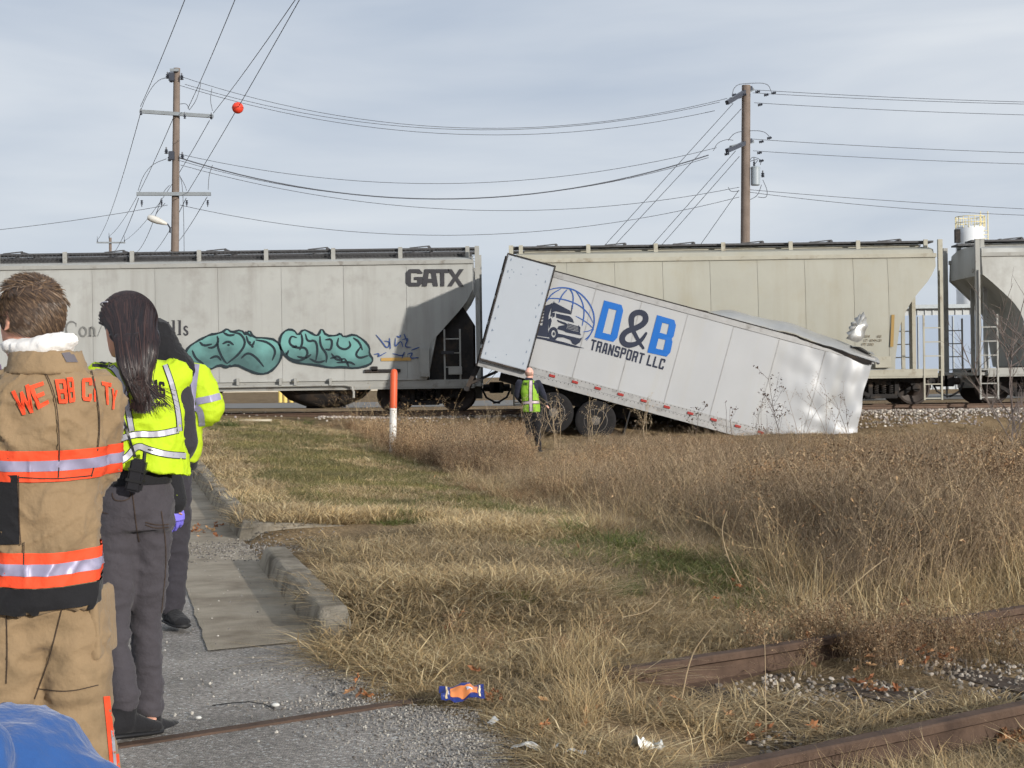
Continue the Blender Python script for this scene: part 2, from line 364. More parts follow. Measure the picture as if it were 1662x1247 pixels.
# tarmac
def asphalt_mat(name, c0, c1, white=0.5):
    m, t, b = newmat(name); n = t.nodes.new; l = t.links.new
    ge = n('ShaderNodeNewGeometry')
    vo = n('ShaderNodeTexVoronoi'); vo.inputs['Scale'].default_value = 110; l(ge.outputs['Position'], vo.inputs['Vector'])
    sp = n('ShaderNodeSeparateColor'); l(vo.outputs['Color'], sp.inputs[0])
    cr = n('ShaderNodeValToRGB'); e = cr.color_ramp.elements; e[0].color = (*lin(c0), 1); e[1].color = (*lin(c1), 1)
    ee = e.new(0.93); ee.color = (*lin(c1), 1); e[2].position = 0.97; e[2].color = (white, white, white * 0.96, 1)
    l(sp.outputs[0], cr.inputs[0])
    nl = n('ShaderNodeTexNoise'); nl.inputs['Scale'].default_value = 1.3; nl.inputs['Detail'].default_value = 7; nl.inputs['Roughness'].default_value = 0.6; l(ge.outputs['Position'], nl.inputs['Vector'])
    mr = n('ShaderNodeMapRange'); mr.inputs[1].default_value = 0.3; mr.inputs[2].default_value = 0.7; mr.inputs[3].default_value = 0.62; mr.inputs[4].default_value = 1.15; l(nl.outputs['Fac'], mr.inputs[0])
    vm = n('ShaderNodeVectorMath'); vm.operation = 'SCALE'; l(cr.outputs[0], vm.inputs[0]); l(mr.outputs[0], vm.inputs['Scale'])
    l(vm.outputs[0], b.inputs['Base Color']); b.inputs['Roughness'].default_value = 0.85; b.inputs['Specular IOR Level'].default_value = 0.25
    bp = n('ShaderNodeBump'); bp.inputs['Strength'].default_value = 0.9; bp.inputs['Distance'].default_value = 0.006; l(vo.outputs['Distance'], bp.inputs['Height']); bp.invert = True
    l(bp.outputs[0], b.inputs['Normal']); return m
M['asphalt'] = asphalt_mat('coarse old tarmac', (112, 108, 104), (164, 158, 151))
road = MB()
yy = axis([(-20, 2, 2), (2, 12, 0.06), (12, 38, 0.5)])
NXR = 40
for y in yy:
    xr = edgeX(y) + (0.035 * noise.noise(Vector((y * 5, 0, 1))) + 0.02 * noise.noise(Vector((y * 17, 0, 1))) if y < 7.4 else 0.0)
    for i in range(NXR + 1):
        u = (i / NXR); x = xr - 9.0 * (1 - u) ** 1.6
        road.v.append(Vector((x, y, max(gz(x, y), -0.02) + 0.005 - (0.02 if i == NXR else 0))))
road.f = [(j * (NXR + 1) + i, j * (NXR + 1) + i + 1, (j + 1) * (NXR + 1) + i + 1, (j + 1) * (NXR + 1) + i) for j in range(len(yy) - 1) for i in range(NXR)]; road.mi = [0] * len(road.f)
tag(road.build('road', M['asphalt'], smooth=180, recalc=False), kind='structure')

# concrete gutter slab along the kerb (ends square at its near end)
sl_ = MB()
yy = axis([(7.03, 12, 0.12), (12, 37, 0.5)])
yy2 = yy
for k, y in enumerate(yy2):
    x1 = kerbX(y) + 0.02; wd = 0.60 + 0.018 * noise.noise(Vector((y * 4, 2, 2)))
    ysh = 0.17 if k == 0 else 0
    for i in range(5):
        u = i / 4; x = x1 - wd * (1 - u)
        sl_.v.append(Vector((x, y + ysh * 0 + (0.30 * u * (1 - sstep(7.0, 8.2, y))), gz(x, y) + 0.012)))
sl_.f = [(j * 5 + i, j * 5 + i + 1, (j + 1) * 5 + i + 1, (j + 1) * 5 + i) for j in range(len(yy2) - 1) for i in range(4)]; sl_.mi = [0] * len(sl_.f)
nbase = len(sl_.v)
tag(sl_.build('gutter_slab', M['concrete'], smooth=180, recalc=False), kind='structure')

# dark crack where tarmac meets slab is a thin recessed strip
def kerb_piece(pts, hgt, name='kerb', w=0.17, taper0=0, taper1=0):
    """pts = list of (x, y) along the kerb's street-side foot; body to the right of travel"""
    m_ = MB(); prof = [(-0.02, -0.06), (0.0, 0.3), (0.022, 0.84), (0.04, 0.97), (0.06, 1.0), (w, 0.99), (w, -0.06)]
    n_ = len(pts); k_ = len(prof)
    for i, (x, y) in enumerate(pts):
        a = Vector(pts[max(i - 1, 0)]); b_ = Vector(pts[min(i + 1, n_ - 1)]); d = (b_ - a).normalized(); nrm = Vector((d.y, -d.x))
        hh = hgt * min(1, (i / taper0 if taper0 else 1), ((n_ - 1 - i) / taper1 if taper1 else 1)); hh = max(hh, 0.015)
        z0 = min(gz(x - 0.06, y), gz(x + nrm.x * w, y + nrm.y * w) + 0.02) if False else gz(x - 0.08, y)
        for (o, q) in prof:
            jit = 0.007 * noise.noise(Vector((x * 3, y * 3, q * 2)))
            m_.v.append(Vector((x + nrm.x * (o + jit), y + nrm.y * (o + jit), z0 + (hh * q if q > 0 else -0.06) + jit * 0.5)))
    m_.f = [(i * k_ + j, i * k_ + j + 1, (i + 1) * k_ + j + 1, (i + 1) * k_ + j) for i in range(n_ - 1) for j in range(k_ - 1)]
    m_.f += [tuple(range(k_)), tuple((n_ - 1) * k_ + j for j in range(k_))[::-1]]; m_.mi = [0] * len(m_.f)
    return m_.build(name, M['kerb'], smooth=35, recalc=True)
segs = []
ya, yb = 7.12, 10.45
L1 = [(kerbX(y) - .01, y) for y in np.linspace(ya, yb, 34)]
tag(kerb_piece(L1, 0.15, taper0=3, taper1=3), 'weathered concrete kerb casting a dark shadow at the gap in the grass edge, nearest the camera', 'kerb', 'kerbs along the road')
y0 = 11.95
far = [(kerbX(y), y) for y in list(np.linspace(37, 13, 60)) + list(np.linspace(12.8, y0, 10))]
# corner turning right, then a low stub running into the grass
cxn, cyn = kerbX(y0), y0
for a in np.linspace(0, 1, 6)[1:]:
    far.append((cxn + 0.02 + 0.22 * a, cyn - 0.10 * math.sin(a * math.pi / 2) - 0.02 * a))
for a in np.linspace(0, 1, 14)[1:]:
    far.append((cxn + 0.24 + 1.28 * a, cyn - 0.12 + 0.42 * a))
kp = far[::-1]
def kerb_left(pts, hgt):
    m_ = MB(); prof = [(-0.02, -0.06), (0.0, 0.3), (0.022, 0.84), (0.04, 0.97), (0.06, 1.0), (0.17, 0.99), (0.17, -0.06)]
    n_ = len(pts); k_ = len(prof)
    for i, (x, y) in enumerate(pts):
        a = Vector(pts[max(i - 1, 0)]); b_ = Vector(pts[min(i + 1, n_ - 1)]); d = (b_ - a).normalized(); nrm = Vector((-d.y, d.x))
        if i < 0: nrm = -nrm
        z0 = gz(min(x, kerbX(y)) - 0.08, y)
        hh = hgt * (1 - 0.65 * sstep(n_ - 15, n_ - 1, i))
        for (o, q) in prof:
            jit = 0.007 * noise.noise(Vector((x * 3, y * 3, q * 2)))
            m_.v.append(Vector((x + nrm.x * (o + jit), y + nrm.y * (o + jit), z0 + (hh * q if q > 0 else -0.06))))
    m_.f = [(i * k_ + j, i * k_ + j + 1, (i + 1) * k_ + j + 1, (i + 1) * k_ + j) for i in range(n_ - 1) for j in range(k_ - 1)]
    m_.f += [tuple(range(k_)), tuple((n_ - 1) * k_ + j for j in range(k_))[::-1]]; m_.mi = [0] * len(m_.f)
    return m_.build('kerb', M['kerb'], smooth=35, recalc=True)
tag(kerb_left(far, 0.15), 'long concrete kerb running back along the mown lawn and curving into a low stub', 'kerb', 'kerbs along the road')

# siding rails, rusted
RD = Vector((0.8406, 0.5416, 0)); RN = Vector((-0.5416, 0.8406, 0))
RPROF = [(-0.065, 0), (0.065, 0), (0.065, 0.012), (0.012, 0.028), (0.009, 0.10), (0.034, 0.112), (0.034, 0.138), (0.028, 0.145), (-0.028, 0.145), (-0.034, 0.138), (-0.034, 0.112), (-0.009, 0.10), (-0.012, 0.028), (-0.065, 0.012)]
def rail(a, b_, ztop_a, ztop_b, mat, name='rail', nseg=1, prof=RPROF):
    a = Vector(a); b_ = Vector(b_); d = (b_ - a); d.z = 0; L_ = d.length; d.normalize(); nn = Vector((-d.y, d.x, 0)); m_ = MB(); k_ = len(prof)
    for i in range(nseg + 1):
        u = i / nseg; p = a + d * L_ * u; zt = ztop_a + (ztop_b - ztop_a) * u + 0.004 * noise.noise(Vector((p.x * 2, p.y * 2, 0)))
        for (o, h) in prof: m_.v.append(Vector((p.x, p.y, 0)) + nn * (o + 0.004 * noise.noise(Vector((p.x, p.y, 5)))) + Vector((0, 0, zt - 0.145 + h)))
    m_.f = [(i * k_ + j, i * k_ + (j + 1) % k_, (i + 1) * k_ + (j + 1) % k_, (i + 1) * k_ + j) for i in range(nseg) for j in range(k_)]
    m_.f += [tuple(range(k_))[::-1], tuple(nseg * k_ + j for j in range(k_))]; m_.mi = [0] * len(m_.f)
    return m_
siding = thing('old_siding_track', 'rusty disused siding track half buried in dry grass in the foreground', 'railway track', (0.5, 5.6, -0.1))
A0 = Vector((-1.40, 5.25, 0)); B0 = A0 - RN * 1.505 + RD * 1.0
rail(A0 - RD * 3, A0 + RD * 16, 0.007, 0.035, M['rail_rust'], nseg=60).build('rail', M['rail_rust'], siding, smooth=30)
rail(B0 - RD * 1.2, B0 + RD * 16, 0.02, 0.03, M['rail_rust'], nseg=60).build('rail', M['rail_rust'], siding, smooth=30)
for k in range(14):
    s_ = 2.6 + k * 0.62 + random.uniform(-0.05, 0.05)
    c_ = A0 + RD * s_ - RN * 0.72
    Mx = Matrix.Translation(Vector((c_.x, c_.y, -0.19 + 0.012 * random.random()))) @ Matrix.Rotation(math.atan2(RN.y, RN.x) + random.uniform(-0.03, 0.03), 4, 'Z')
    tb = MB(); tb.box(-1.2, 1.2, -0.115, 0.115, -0.07, 0.075, Mx); tb.build('sleeper', M['tie'], siding, bevel=0.012)

# main line: rails, sleepers, ballast
RTOP = 0.405; TY = 40.6
main = thing('main_line_track', 'main railway track carrying the stopped hopper wagons on stone ballast', 'railway track', (0, TY, 0.2))
for yy_ in (TY - 0.755, TY + 0.755):
    rail((-60, yy_, 0), (60, yy_, 0), RTOP, RTOP, M['rail_run'], nseg=4).build('rail', M['rail_run'], main, smooth=30)
tie0 = None
for k in range(-48, 52):
    x = k * 0.54
    if tie0 is None:
        tb = MB(); tb.box(-0.115, 0.115, -1.3, 1.3, -0.16, 0); tie0 = tb.build('sleeper', M['tie'], main, world=False, bevel=0.01); o = tie0
    else:
        o = tie0.copy(); COL.objects.link(o)
    o.location = (x + random.uniform(-.03, .03), random.uniform(-.04, .04), RTOP - 0.145 - 0.2 + 0.0)
# far road and grass strip beyond the train
fr = MB(); fr.grid(40, 3, lambda u, v: (-120 + 240 * u, 61 + 14 * v, gz(-120 + 240 * u, 61 + 14 * v) + 0.02))
M['far_road'] = mk('pale distant road', (112, 110, 106), 0.9, var=(0.4, 0.1))
tag(fr.build('far_road', M['far_road'], recalc=False), kind='structure')
# ------------------------------------------------------------------ lettering helpers
c_ = 0.22
def _ch(x0, y0, x1, y1, c):
    return [(x0 + c, y0), (x1 - c, y0), (x1, y0 + c), (x1, y1 - c), (x1 - c, y1), (x0 + c, y1), (x0, y1 - c), (x0, y0 + c)]
def glyph(ch, t=0.27, s=0.17, c=0.14):
    """block letter in a unit box, y up; list of loops (outer first, then holes)"""
    i = 1 - t
    if ch == 'D': return [[(0, 0), (1 - c, 0), (1, c), (1, 1 - c), (1 - c, 1), (0, 1)], [(t, s), (t, 1 - s), (i, 1 - s), (i, s)]]
    if ch == 'O': return [_ch(0, 0, 1, 1, c), _ch(t, s, i, 1 - s, c * .3)[::-1]]
    if ch == 'B': return [[(0, 0), (1 - c, 0), (1, c), (1, .5 - c * .6), (1 - c * .5, .5), (1, .5 + c * .6), (1, 1 - c), (1 - c, 1), (0, 1)],
                          [(t, s), (t, .5 - s / 2), (i, .5 - s / 2), (i, s)], [(t, .5 + s / 2), (t, 1 - s), (i, 1 - s), (i, .5 + s / 2)]]
    if ch == 'T': return [[(.5 - t / 2, 0), (.5 + t / 2, 0), (.5 + t / 2, 1 - s), (1, 1 - s), (1, 1), (0, 1), (0, 1 - s), (.5 - t / 2, 1 - s)]]
    if ch == 'P': return [[(0, 0), (t, 0), (t, .42), (1 - c, .42), (1, .42 + c), (1, 1 - c), (1 - c, 1), (0, 1)], [(t, .42 + s), (t, 1 - s), (i, 1 - s), (i, .42 + s)]]
    if ch == 'R': return [[(0, 0), (t, 0), (t, .4), (i - .1, .4), (i, 0), (1, 0), (1 - .08, .45), (1, .52), (1, 1 - c), (1 - c, 1), (0, 1)], [(t, .4 + s), (t, 1 - s), (i, 1 - s), (i, .4 + s)]]
    if ch == 'A': return [[(0, 0), (t, 0), (t + .05, .22), (i - .05, .22), (i, 0), (1, 0), (1 - .16, 1), (.16, 1)], [(t + .07, .22 + s), (t + .13, 1 - s), (i - .13, 1 - s), (i - .07, .22 + s)]]
    if ch == 'N': return [[(0, 0), (t, 0), (t, .62), (i, 0), (1, 0), (1, 1), (i, 1), (i, .38), (t, 1), (0, 1)]]
    if ch == 'S': return [[(c, 0), (1 - c, 0), (1, c), (1, .5), (1 - c, .5 + s / 2), (t, .5 + s / 2), (t, 1 - s), (i, 1 - s), (i, .72), (1, .72), (1, 1 - c), (1 - c, 1), (c, 1), (0, 1 - c), (0, .5), (c, .5 - s / 2), (i, .5 - s / 2), (i, s), (t, s), (t, .28), (0, .28), (0, c)]]
    if ch == 'L': return [[(0, 0), (1, 0), (1, s), (t, s), (t, 1), (0, 1)]]
    if ch == 'C': return [[(c, 0), (1 - c, 0), (1, c), (1, .32), (i, .32), (i, s), (t, s), (t, 1 - s), (i, 1 - s), (i, .68), (1, .68), (1, 1 - c), (1 - c, 1), (c, 1), (0, 1 - c), (0, c)]]
    if ch == 'E': return [[(0, 0), (1, 0), (1, s), (t, s), (t, .5 - s / 2), (.85, .5 - s / 2), (.85, .5 + s / 2), (t, .5 + s / 2), (t, 1 - s), (1, 1 - s), (1, 1), (0, 1)]]
    if ch == 'F': return [[(0, 0), (t, 0), (t, .5 - s / 2), (.85, .5 - s / 2), (.85, .5 + s / 2), (t, .5 + s / 2), (t, 1 - s), (1, 1 - s), (1, 1), (0, 1)]]
    if ch == 'I': return [[(.5 - t / 2, 0), (.5 + t / 2, 0), (.5 + t / 2, 1), (.5 - t / 2, 1)]]
    if ch == 'W': return [[(.14, 0), (.36, 0), (.5, .5), (.64, 0), (.86, 0), (1, 1), (.79, 1), (.72, .36), (.58, .85), (.42, .85), (.28, .36), (.21, 1), (0, 1)]]
    if ch == 'Y': return [[(.5 - t / 2, 0), (.5 + t / 2, 0), (.5 + t / 2, .42), (1, 1), (1 - t, 1), (.5, .62), (t, 1), (0, 1), (.5 - t / 2, .42)]]
    if ch == 'M': return [[(0, 0), (t * .8, 0), (t * .8, .6), (.5, .2), (1 - t * .8, .6), (1 - t * .8, 0), (1, 0), (1, 1), (1 - t * .8, 1), (.5, .5), (t * .8, 1), (0, 1)]]
    if ch == 'X': return [[(0, 0), (.27, 0), (.5, .34), (.73, 0), (1, 0), (.64, .5), (1, 1), (.73, 1), (.5, .66), (.27, 1), (0, 1), (.36, .5)]]
    if ch == 'G': return [[(c, 0), (1 - c, 0), (1, c), (1, .55), (.5, .55), (.5, .38), (i, .38), (i, s), (t, s), (t, 1 - s), (i, 1 - s), (i, .74), (1, .74), (1, 1 - c), (1 - c, 1), (c, 1), (0, 1 - c), (0, c)]]
    if ch == '0': return glyph('O', t, s, c)
    if ch == '2': return [[(0, 0), (1, 0), (1, s), (t, s), (t, .5 - s / 2), (1 - c, .5 - s / 2), (1, .5), (1, 1 - c), (1 - c, 1), (0, 1), (0, 1 - s), (i, 1 - s), (i, .5 + s / 2), (c, .5 + s / 2), (0, .5)]]
    if ch == '6': return glyph('G', t, s, c)
    return [[(0, 0), (1, 0), (1, 1), (0, 1)]]
def tri2d(loops):
    flat = [p for lp in loops for p in lp]
    tr = tessellate_polygon([[Vector((p[0], p[1], 0)) for p in lp] for lp in loops])
    return flat, [tuple(x) for x in tr]
def decal(name, shapes, fn, mat, parent=None, sub=0):
    """shapes: list of loop lists (2-D); fn maps a 2-D point onto the real surface"""
    m_ = MB()
    for loops in shapes:
        flat, tr = tri2d(loops)
        if sub:
            bm = bmesh.new(); vs = [bm.verts.new((p[0], p[1], 0)) for p in flat]
            for t_ in tr:
                try: bm.faces.new([vs[i] for i in t_])
                except Exception: pass
            for _ in range(sub):
                bmesh.ops.subdivide_edges(bm, edges=bm.edges[:], cuts=1, use_grid_fill=True)
            bmesh.ops.triangulate(bm, faces=bm.faces[:])
            bm.verts.index_update(); flat = [(v.co.x, v.co.y) for v in bm.verts]; tr = [tuple(v.index for v in f.verts) for f in bm.faces]; bm.free()
        pts = [fn(x, y) for x, y in flat]
        if any(p is None for p in pts):
            keep = [f for f in tr if all(pts[i] is not None for i in f)]; tr = keep; pts = [p or Vector((0, 0, 0)) for p in pts]
            used = sorted({i for f in tr for i in f}); rm = {i: k for k, i in enumerate(used)}; pts = [pts[i] for i in used]; tr = [tuple(rm[i] for i in f) for f in tr]
        m_.add(pts, tr)
    # all faces look at the camera side
    me_ = []
    for f in m_.f:
        a, b_, c2 = (m_.v[i] for i in f[:3]); nn = (b_ - a).cross(c2 - a)
        me_.append(f if nn.dot(CAM - a) > 0 else f[::-1])
    m_.f = me_
    return m_.build(name, mat, parent, recalc=False)
def word(text, x0, y0, x1, y1, wide=None, gap=0.16, space=0.6, sk=0.0, **kw):
    """letters laid out in the box x0..x1, y0(bottom)..y1(top) of a 2-D frame"""
    ws = [(0.45 if ch == 'I' else 1.25 if ch in 'WM' else 1.0) if ch != ' ' else space for ch in text]
    tot = sum(ws) + gap * (len(ws) - 1); k = (x1 - x0) / tot; x = x0; shapes = []
    for ch, w_ in zip(text, ws):
        if ch != ' ':
            shapes.append([[(x + (px_ if ch != 'I' else 0.5 + (px_ - .5) * 1.8) * w_ * k + sk * (py_) * (y1 - y0), y0 + py_ * (y1 - y0)) for px_, py_ in lp] for lp in glyph(ch, **kw)])
        x += (w_ + gap) * k
    return shapes
def ribbon(pts, w_, closed=False, smooth=3, jit=0.0):
    """2-D polyline -> loops of a ribbon (as quads)"""
    p = [Vector((a, b_)) for a, b_ in pts]
    for _ in range(smooth):
        q = []
        n_ = len(p); rngi = range(n_ if closed else n_ - 1)
        if not closed: q.append(p[0])
        for i in rngi:
            a, b_ = p[i], p[(i + 1) % n_]; q += [a * .75 + b_ * .25, a * .25 + b_ * .75]
        if not closed: q.append(p[-1])
        p = q
    out_ = []; n_ = len(p); Ls = []; Rs = []
    for i in range(n_):
        a = p[(i - 1) % n_] if (closed or i > 0) else p[i]; b_ = p[(i + 1) % n_] if (closed or i < n_ - 1) else p[i]
        d = (b_ - a); d = d.normalized() if d.length > 1e-9 else Vector((1, 0)); nn = Vector((-d.y, d.x))
        ww = w_ * (1 + jit * math.sin(i * 1.7)) / 2
        if not closed: ww *= min(1, 0.35 + 0.65 * min(i, n_ - 1 - i) / (n_ * 0.2 + 1))
        Ls.append(p[i] + nn * ww); Rs.append(p[i] - nn * ww)
    for i in range(n_ if closed else n_ - 1):
        j = (i + 1) % n_; out_.append([[tuple(Ls[i]), tuple(Rs[i]), tuple(Rs[j]), tuple(Ls[j])]])
    return out_
def smooth_poly(pts, k=3):
    p = [Vector((a, b_)) for a, b_ in pts]
    for _ in range(k):
        q = []
        for i in range(len(p)):
            a, b_ = p[i], p[(i + 1) % len(p)]; q += [a * .75 + b_ * .25, a * .25 + b_ * .75]
        p = q
    return [tuple(x) for x in p]
def text_tris(body, bold=0.02):
    cu = bpy.data.curves.new('t', 'FONT'); cu.body = body; cu.offset = bold; cu.resolution_u = 4
    o = bpy.data.objects.new('t', cu); COL.objects.link(o); dg = bpy.context.evaluated_depsgraph_get()
    me = bpy.data.meshes.new_from_object(o.evaluated_get(dg)); bm = bmesh.new(); bm.from_mesh(me); bmesh.ops.triangulate(bm, faces=bm.faces[:])
    bm.verts.index_update(); vs = [(v.co.x, v.co.y) for v in bm.verts]; fs = [tuple(v.index for v in f.verts) for f in bm.faces]; bm.free()
    bpy.data.objects.remove(o); bpy.data.curves.remove(cu); bpy.data.meshes.remove(me)
    x0, x1 = min(v[0] for v in vs), max(v[0] for v in vs); y0, y1 = min(v[1] for v in vs), max(v[1] for v in vs)
    vs = [((a - x0) / (x1 - x0), (b_ - y0) / (y1 - y0)) for a, b_ in vs]
    return vs, fs
def text_decal(name, body, fn, mat, parent, bold=0.02):
    vs, fs = text_tris(body, bold); m_ = MB(); pts = [fn(a, b_) for a, b_ in vs]; ff = []
    for f in fs:
        a, b_, c2 = (pts[i] for i in f); ff.append(f if (b_ - a).cross(c2 - a).dot(CAM - a) > 0 else f[::-1])
    m_.add(pts, ff); return m_.build(name, mat, parent, recalc=False)

# ------------------------------------------------------------------ railway wagons
def wheel(mb_, c, r=0.46):
    mb_.disc(c, (0, -1, 0), r, [(1.06, -0.02), (1.07, 0.0), (1.0, 0.03), (0.99, 0.12), (0.9, 0.125), (0.86, 0.10), (0.5, 0.05), (0.34, 0.10), (0.2, 0.16), (0.05, 0.16)], 32)
def bogie(parent, cx_):
    t_ = bpy.data.objects.new('bogie', None); COL.objects.link(t_); t_.parent = parent; t_.location = (cx_, 0, 0)
    for sx in (-0.87, 0.87):
        m_ = MB()
        for sy in (-1, 1):
            mm = MB(); wheel(mm, (0, 0, 0)); Mx = Matrix.Translation((sx, sy * 0.72, 0.46)) @ (Matrix.Identity(4) if sy < 0 else Matrix.Rotation(math.pi, 4, 'Z'))
            m_.add([Mx @ v for v in mm.v], mm.f)
        m_.tube([(sx, -0.7, 0.46), (sx, 0.7, 0.46)], 0.08, 10)
        m_.build('wheelset', M['wheel'], t_, smooth=35, world=False)
    for sy in (-1, 1):
        m_ = MB(); y0_, y1_ = sy * 0.93, sy * 1.08
        top = [(-1.12, .50), (-1.12, .62), (-.95, .70), (-.62, .66), (-.42, .74), (.42, .74), (.62, .66), (.95, .70), (1.12, .62), (1.12, .50), (.98, .56), (.80, .56), (.66, .44), (.36, .22), (-.36, .22), (-.66, .44), (-.80, .56), (-.98, .56)]
        # frame with the two triangular openings: upper chord, lower chord, columns
        for (a, b_, w_) in (((-1.0, .60), (-.45, .69), .12), ((-.45, .69), (.45, .69), .13), ((.45, .69), (1.0, .60), .12),
                            ((-.95, .56), (-.38, .24), .11), ((-.38, .24), (.38, .24), .12), ((.38, .24), (.95, .56), .11), ((-.36, .24), (-.36, .68), .10), ((.36, .24), (.36, .68), .10)):
            m_.bar((a[0], sy * 1.0, a[1]), (b_[0], sy * 1.0, b_[1]), 0.13 + 0.004 * w_, w_)
        m_.build('side_frame', M['truck'], t_, bevel=0.015, world=False)
        m_ = MB()
        for sx in (-0.87, 0.87):
            m_.disc((sx, sy * 0.98, 0.46), (0, sy, 0), 0.12, [(1, -0.05), (1, 0.10), (0.8, 0.14), (0.4, 0.14)], 14)
            m_.box(sx - 0.13, sx + 0.13, sy * 1.0 - 0.09, sy * 1.0 + 0.09, 0.53, 0.63)
        m_.build('bearing', M['truck'], t_, smooth=35, world=False)
        m_ = MB()
        for k in range(3):
            xx = -0.2 + k * 0.2
            hel = [(xx + 0.065 * math.cos(a), sy * 1.0 + 0.065 * math.sin(a), 0.31 + 0.25 * a / (2 * math.pi * 4.5)) for a in np.linspace(0, 2 * math.pi * 4.5, 46)]
            m_.tube(hel, 0.018, 5)
        m_.build('spring', M['truck'], t_, smooth=60, world=False)
    m_ = MB(); m_.box(-0.22, 0.22, -1.05, 1.05, 0.56, 0.72); m_.box(-0.3, 0.3, -0.3, 0.3, 0.72, 0.9); m_.box(-1.0, 1.0, -0.5, -0.42, 0.40, 0.5); m_.box(-1.0, 1.0, .42, .5, 0.40, 0.5)
    m_.build('bolster', M['truck'], t_, world=False)
    return t_
def hopper_wagon(label, x0, Lb, body, trim, style, slope_l, slope_r, seams, zsill, zeave, group='covered hopper wagons in the train'):
    """x0 = world x of the left body end; Lb = body length; slopes = function u(0..1 across the sloped zone) -> bottom z"""
    T = thing('hopper_wagon', label, 'railway wagon', (x0, TY, RTOP), group=group)
    HW = 1.58
    def sect(z):      # half width of the side at height z
        if style == 'flat': return HW - 0.0 * z
        u = (z - zsill) / (zeave - zsill); return HW - 0.10 + 0.10 * math.sin(math.pi * min(1, max(0, u * 0.85 + 0.15))) - 0.05 * sstep(.75, 1, u)
    def zb(x):
        if x < slope_l[0]: return float(np.interp(x, *zip(*slope_l[1])))
        if x > Lb - slope_r[0]: return float(np.interp(Lb - x, *zip(*slope_r[1])))
        return zsill
    cuts = [0] + [s for s in seams if 0.3 < s < Lb - 0.3] + [Lb]
    # inner core, a touch smaller than the skin panels
    core = MB(); st = sorted(set(np.round(np.linspace(0.03, Lb - 0.03, 70), 4)))
    NR = 10
    for x in st:
        z0_ = zb(x) + 0.03; rg = []
        for k in range(7): z = z0_ + (zeave - z0_) * k / 6; rg.append((-sect(z) + 0.02, z))
        roofp = [(-HW * 0.80, zeave + 0.14), (-HW * 0.45, zeave + 0.24), (0, zeave + 0.27)] if style == 'flat' else [(-HW * 0.84, zeave + 0.20), (-HW * 0.5, zeave + 0.31), (0, zeave + 0.33)]
        full = rg + roofp + [(-a, b_) for a, b_ in roofp[:2][::-1]] + [(-a, b_) for a, b_ in rg[::-1]]
        core.v += [Vector((x, a, b_)) for a, b_ in full]
    k_ = len(full); n_ = len(st)
    core.f = [(i * k_ + j, i * k_ + (j + 1) % k_, (i + 1) * k_ + (j + 1) % k_, (i + 1) * k_ + j) for i in range(n_ - 1) for j in range(k_)] + [tuple(range(k_))[::-1], tuple((n_ - 1) * k_ + j for j in range(k_))]
    core.mi = [0] * len(core.f); core.build('hopper_body', body, T, smooth=40, world=False)
    for sy in (-1, 1):
        for a, b_ in zip(cuts[:-1], cuts[1:]):
            nu = max(2, int((b_ - a) / 0.12)); g_ = 0.0045
            def f(u, v, off=0):
                x = a + g_ + (b_ - a - 2 * g_) * u; z0_ = zb(x); z = z0_ + (zeave - 0.02 - z0_) * v
                bulge = 0.012 * math.sin(math.pi * u) * (math.sin(math.pi * v))
                return Vector((x, sy * (sect(z) + bulge - off - .006), z))
            p_ = MB(); nv = 10
            p_.grid(nu, nv, lambda u, v: f(u, v)); b0 = len(p_.v); p_.grid(nu, nv, lambda u, v: f(u, v, 0.012), True)
            rim = [i * (nv + 1) for i in range(nu + 1)] + [nu * (nv + 1) + j for j in range(1, nv + 1)] + [i * (nv + 1) + nv for i in range(nu - 1, -1, -1)] + [j for j in range(nv - 1, 0, -1)]
            p_.f += [(rim[i], rim[(i + 1) % len(rim)], rim[(i + 1) % len(rim)] + b0, rim[i] + b0) for i in range(len(rim))]; p_.mi = [0] * len(p_.f)
            p_.build('side_panel', body, T, smooth=40, world=False)
        # eave rail (lighter band), roof side
        m_ = MB(); m_.prism([(0, 0)] * 0 or [(-0.02, zeave - 0.03), (Lb + 0.02, zeave - 0.03), (Lb + 0.02, zeave + 0.08), (-0.02, zeave + 0.08)], sy * (sect(zeave) - 0.10), sy * (sect(zeave) + 0.045)); m_.build('eave_rail', trim, T, world=False, bevel=0.008)
    # running board on brackets
    ztop = zeave + 0.47
    for sy in (-1, 1):
        m_ = MB(); m_.box(-0.1, Lb + 0.1, sy * 0.62 - 0.30, sy * 0.62 + 0.30, ztop - 0.05, ztop)
        m_.build('running_board', M['grate'], T, world=False)
        nb = int(Lb / 1.75)
        for k in range(nb + 1):
            x = 0.15 + (Lb - 0.3) * k / nb; m_ = MB()
            yb_ = sy * 1.02
            m_.prism([(x - 0.055, zeave + 0.06), (x + 0.055, zeave + 0.06), (x + 0.055, ztop + 0.02), (x - 0.055, ztop + 0.02)], yb_ - 0.03, yb_ + 0.03)
            m_.build('board_bracket', trim, T, world=False)
        m_ = MB()
        if style == 'flat':   # expanded-metal skirt under the board
            for k in range(int(Lb / 0.11)):
                x = k * 0.11; m_.bar((x, sy * 0.93, zeave + 0.16), (x + 0.11, sy * 0.93, ztop - 0.05), 0.012, 0.012); m_.bar((x + .11, sy * 0.93, zeave + 0.16), (x, sy * 0.93, ztop - 0.05), 0.012, 0.012)
            for zz in (.22, .30, .38): m_.box(0, Lb, sy * .925, sy * .935, zeave + zz, zeave + zz + .012)
        if style == 'flat': m_.box(0.05, Lb - 0.05, sy * 0.55 - .2, sy * 0.55 + .2, zeave + 0.15, zeave + 0.34)
        else: m_.box(0.25, Lb - 0.25, sy * 0.5 - .2, sy * 0.5 + .2, zeave + 0.25, zeave + 0.385)
        m_.build('hatch_trough', M['grate'] if style == 'flat' else trim, T, world=False)
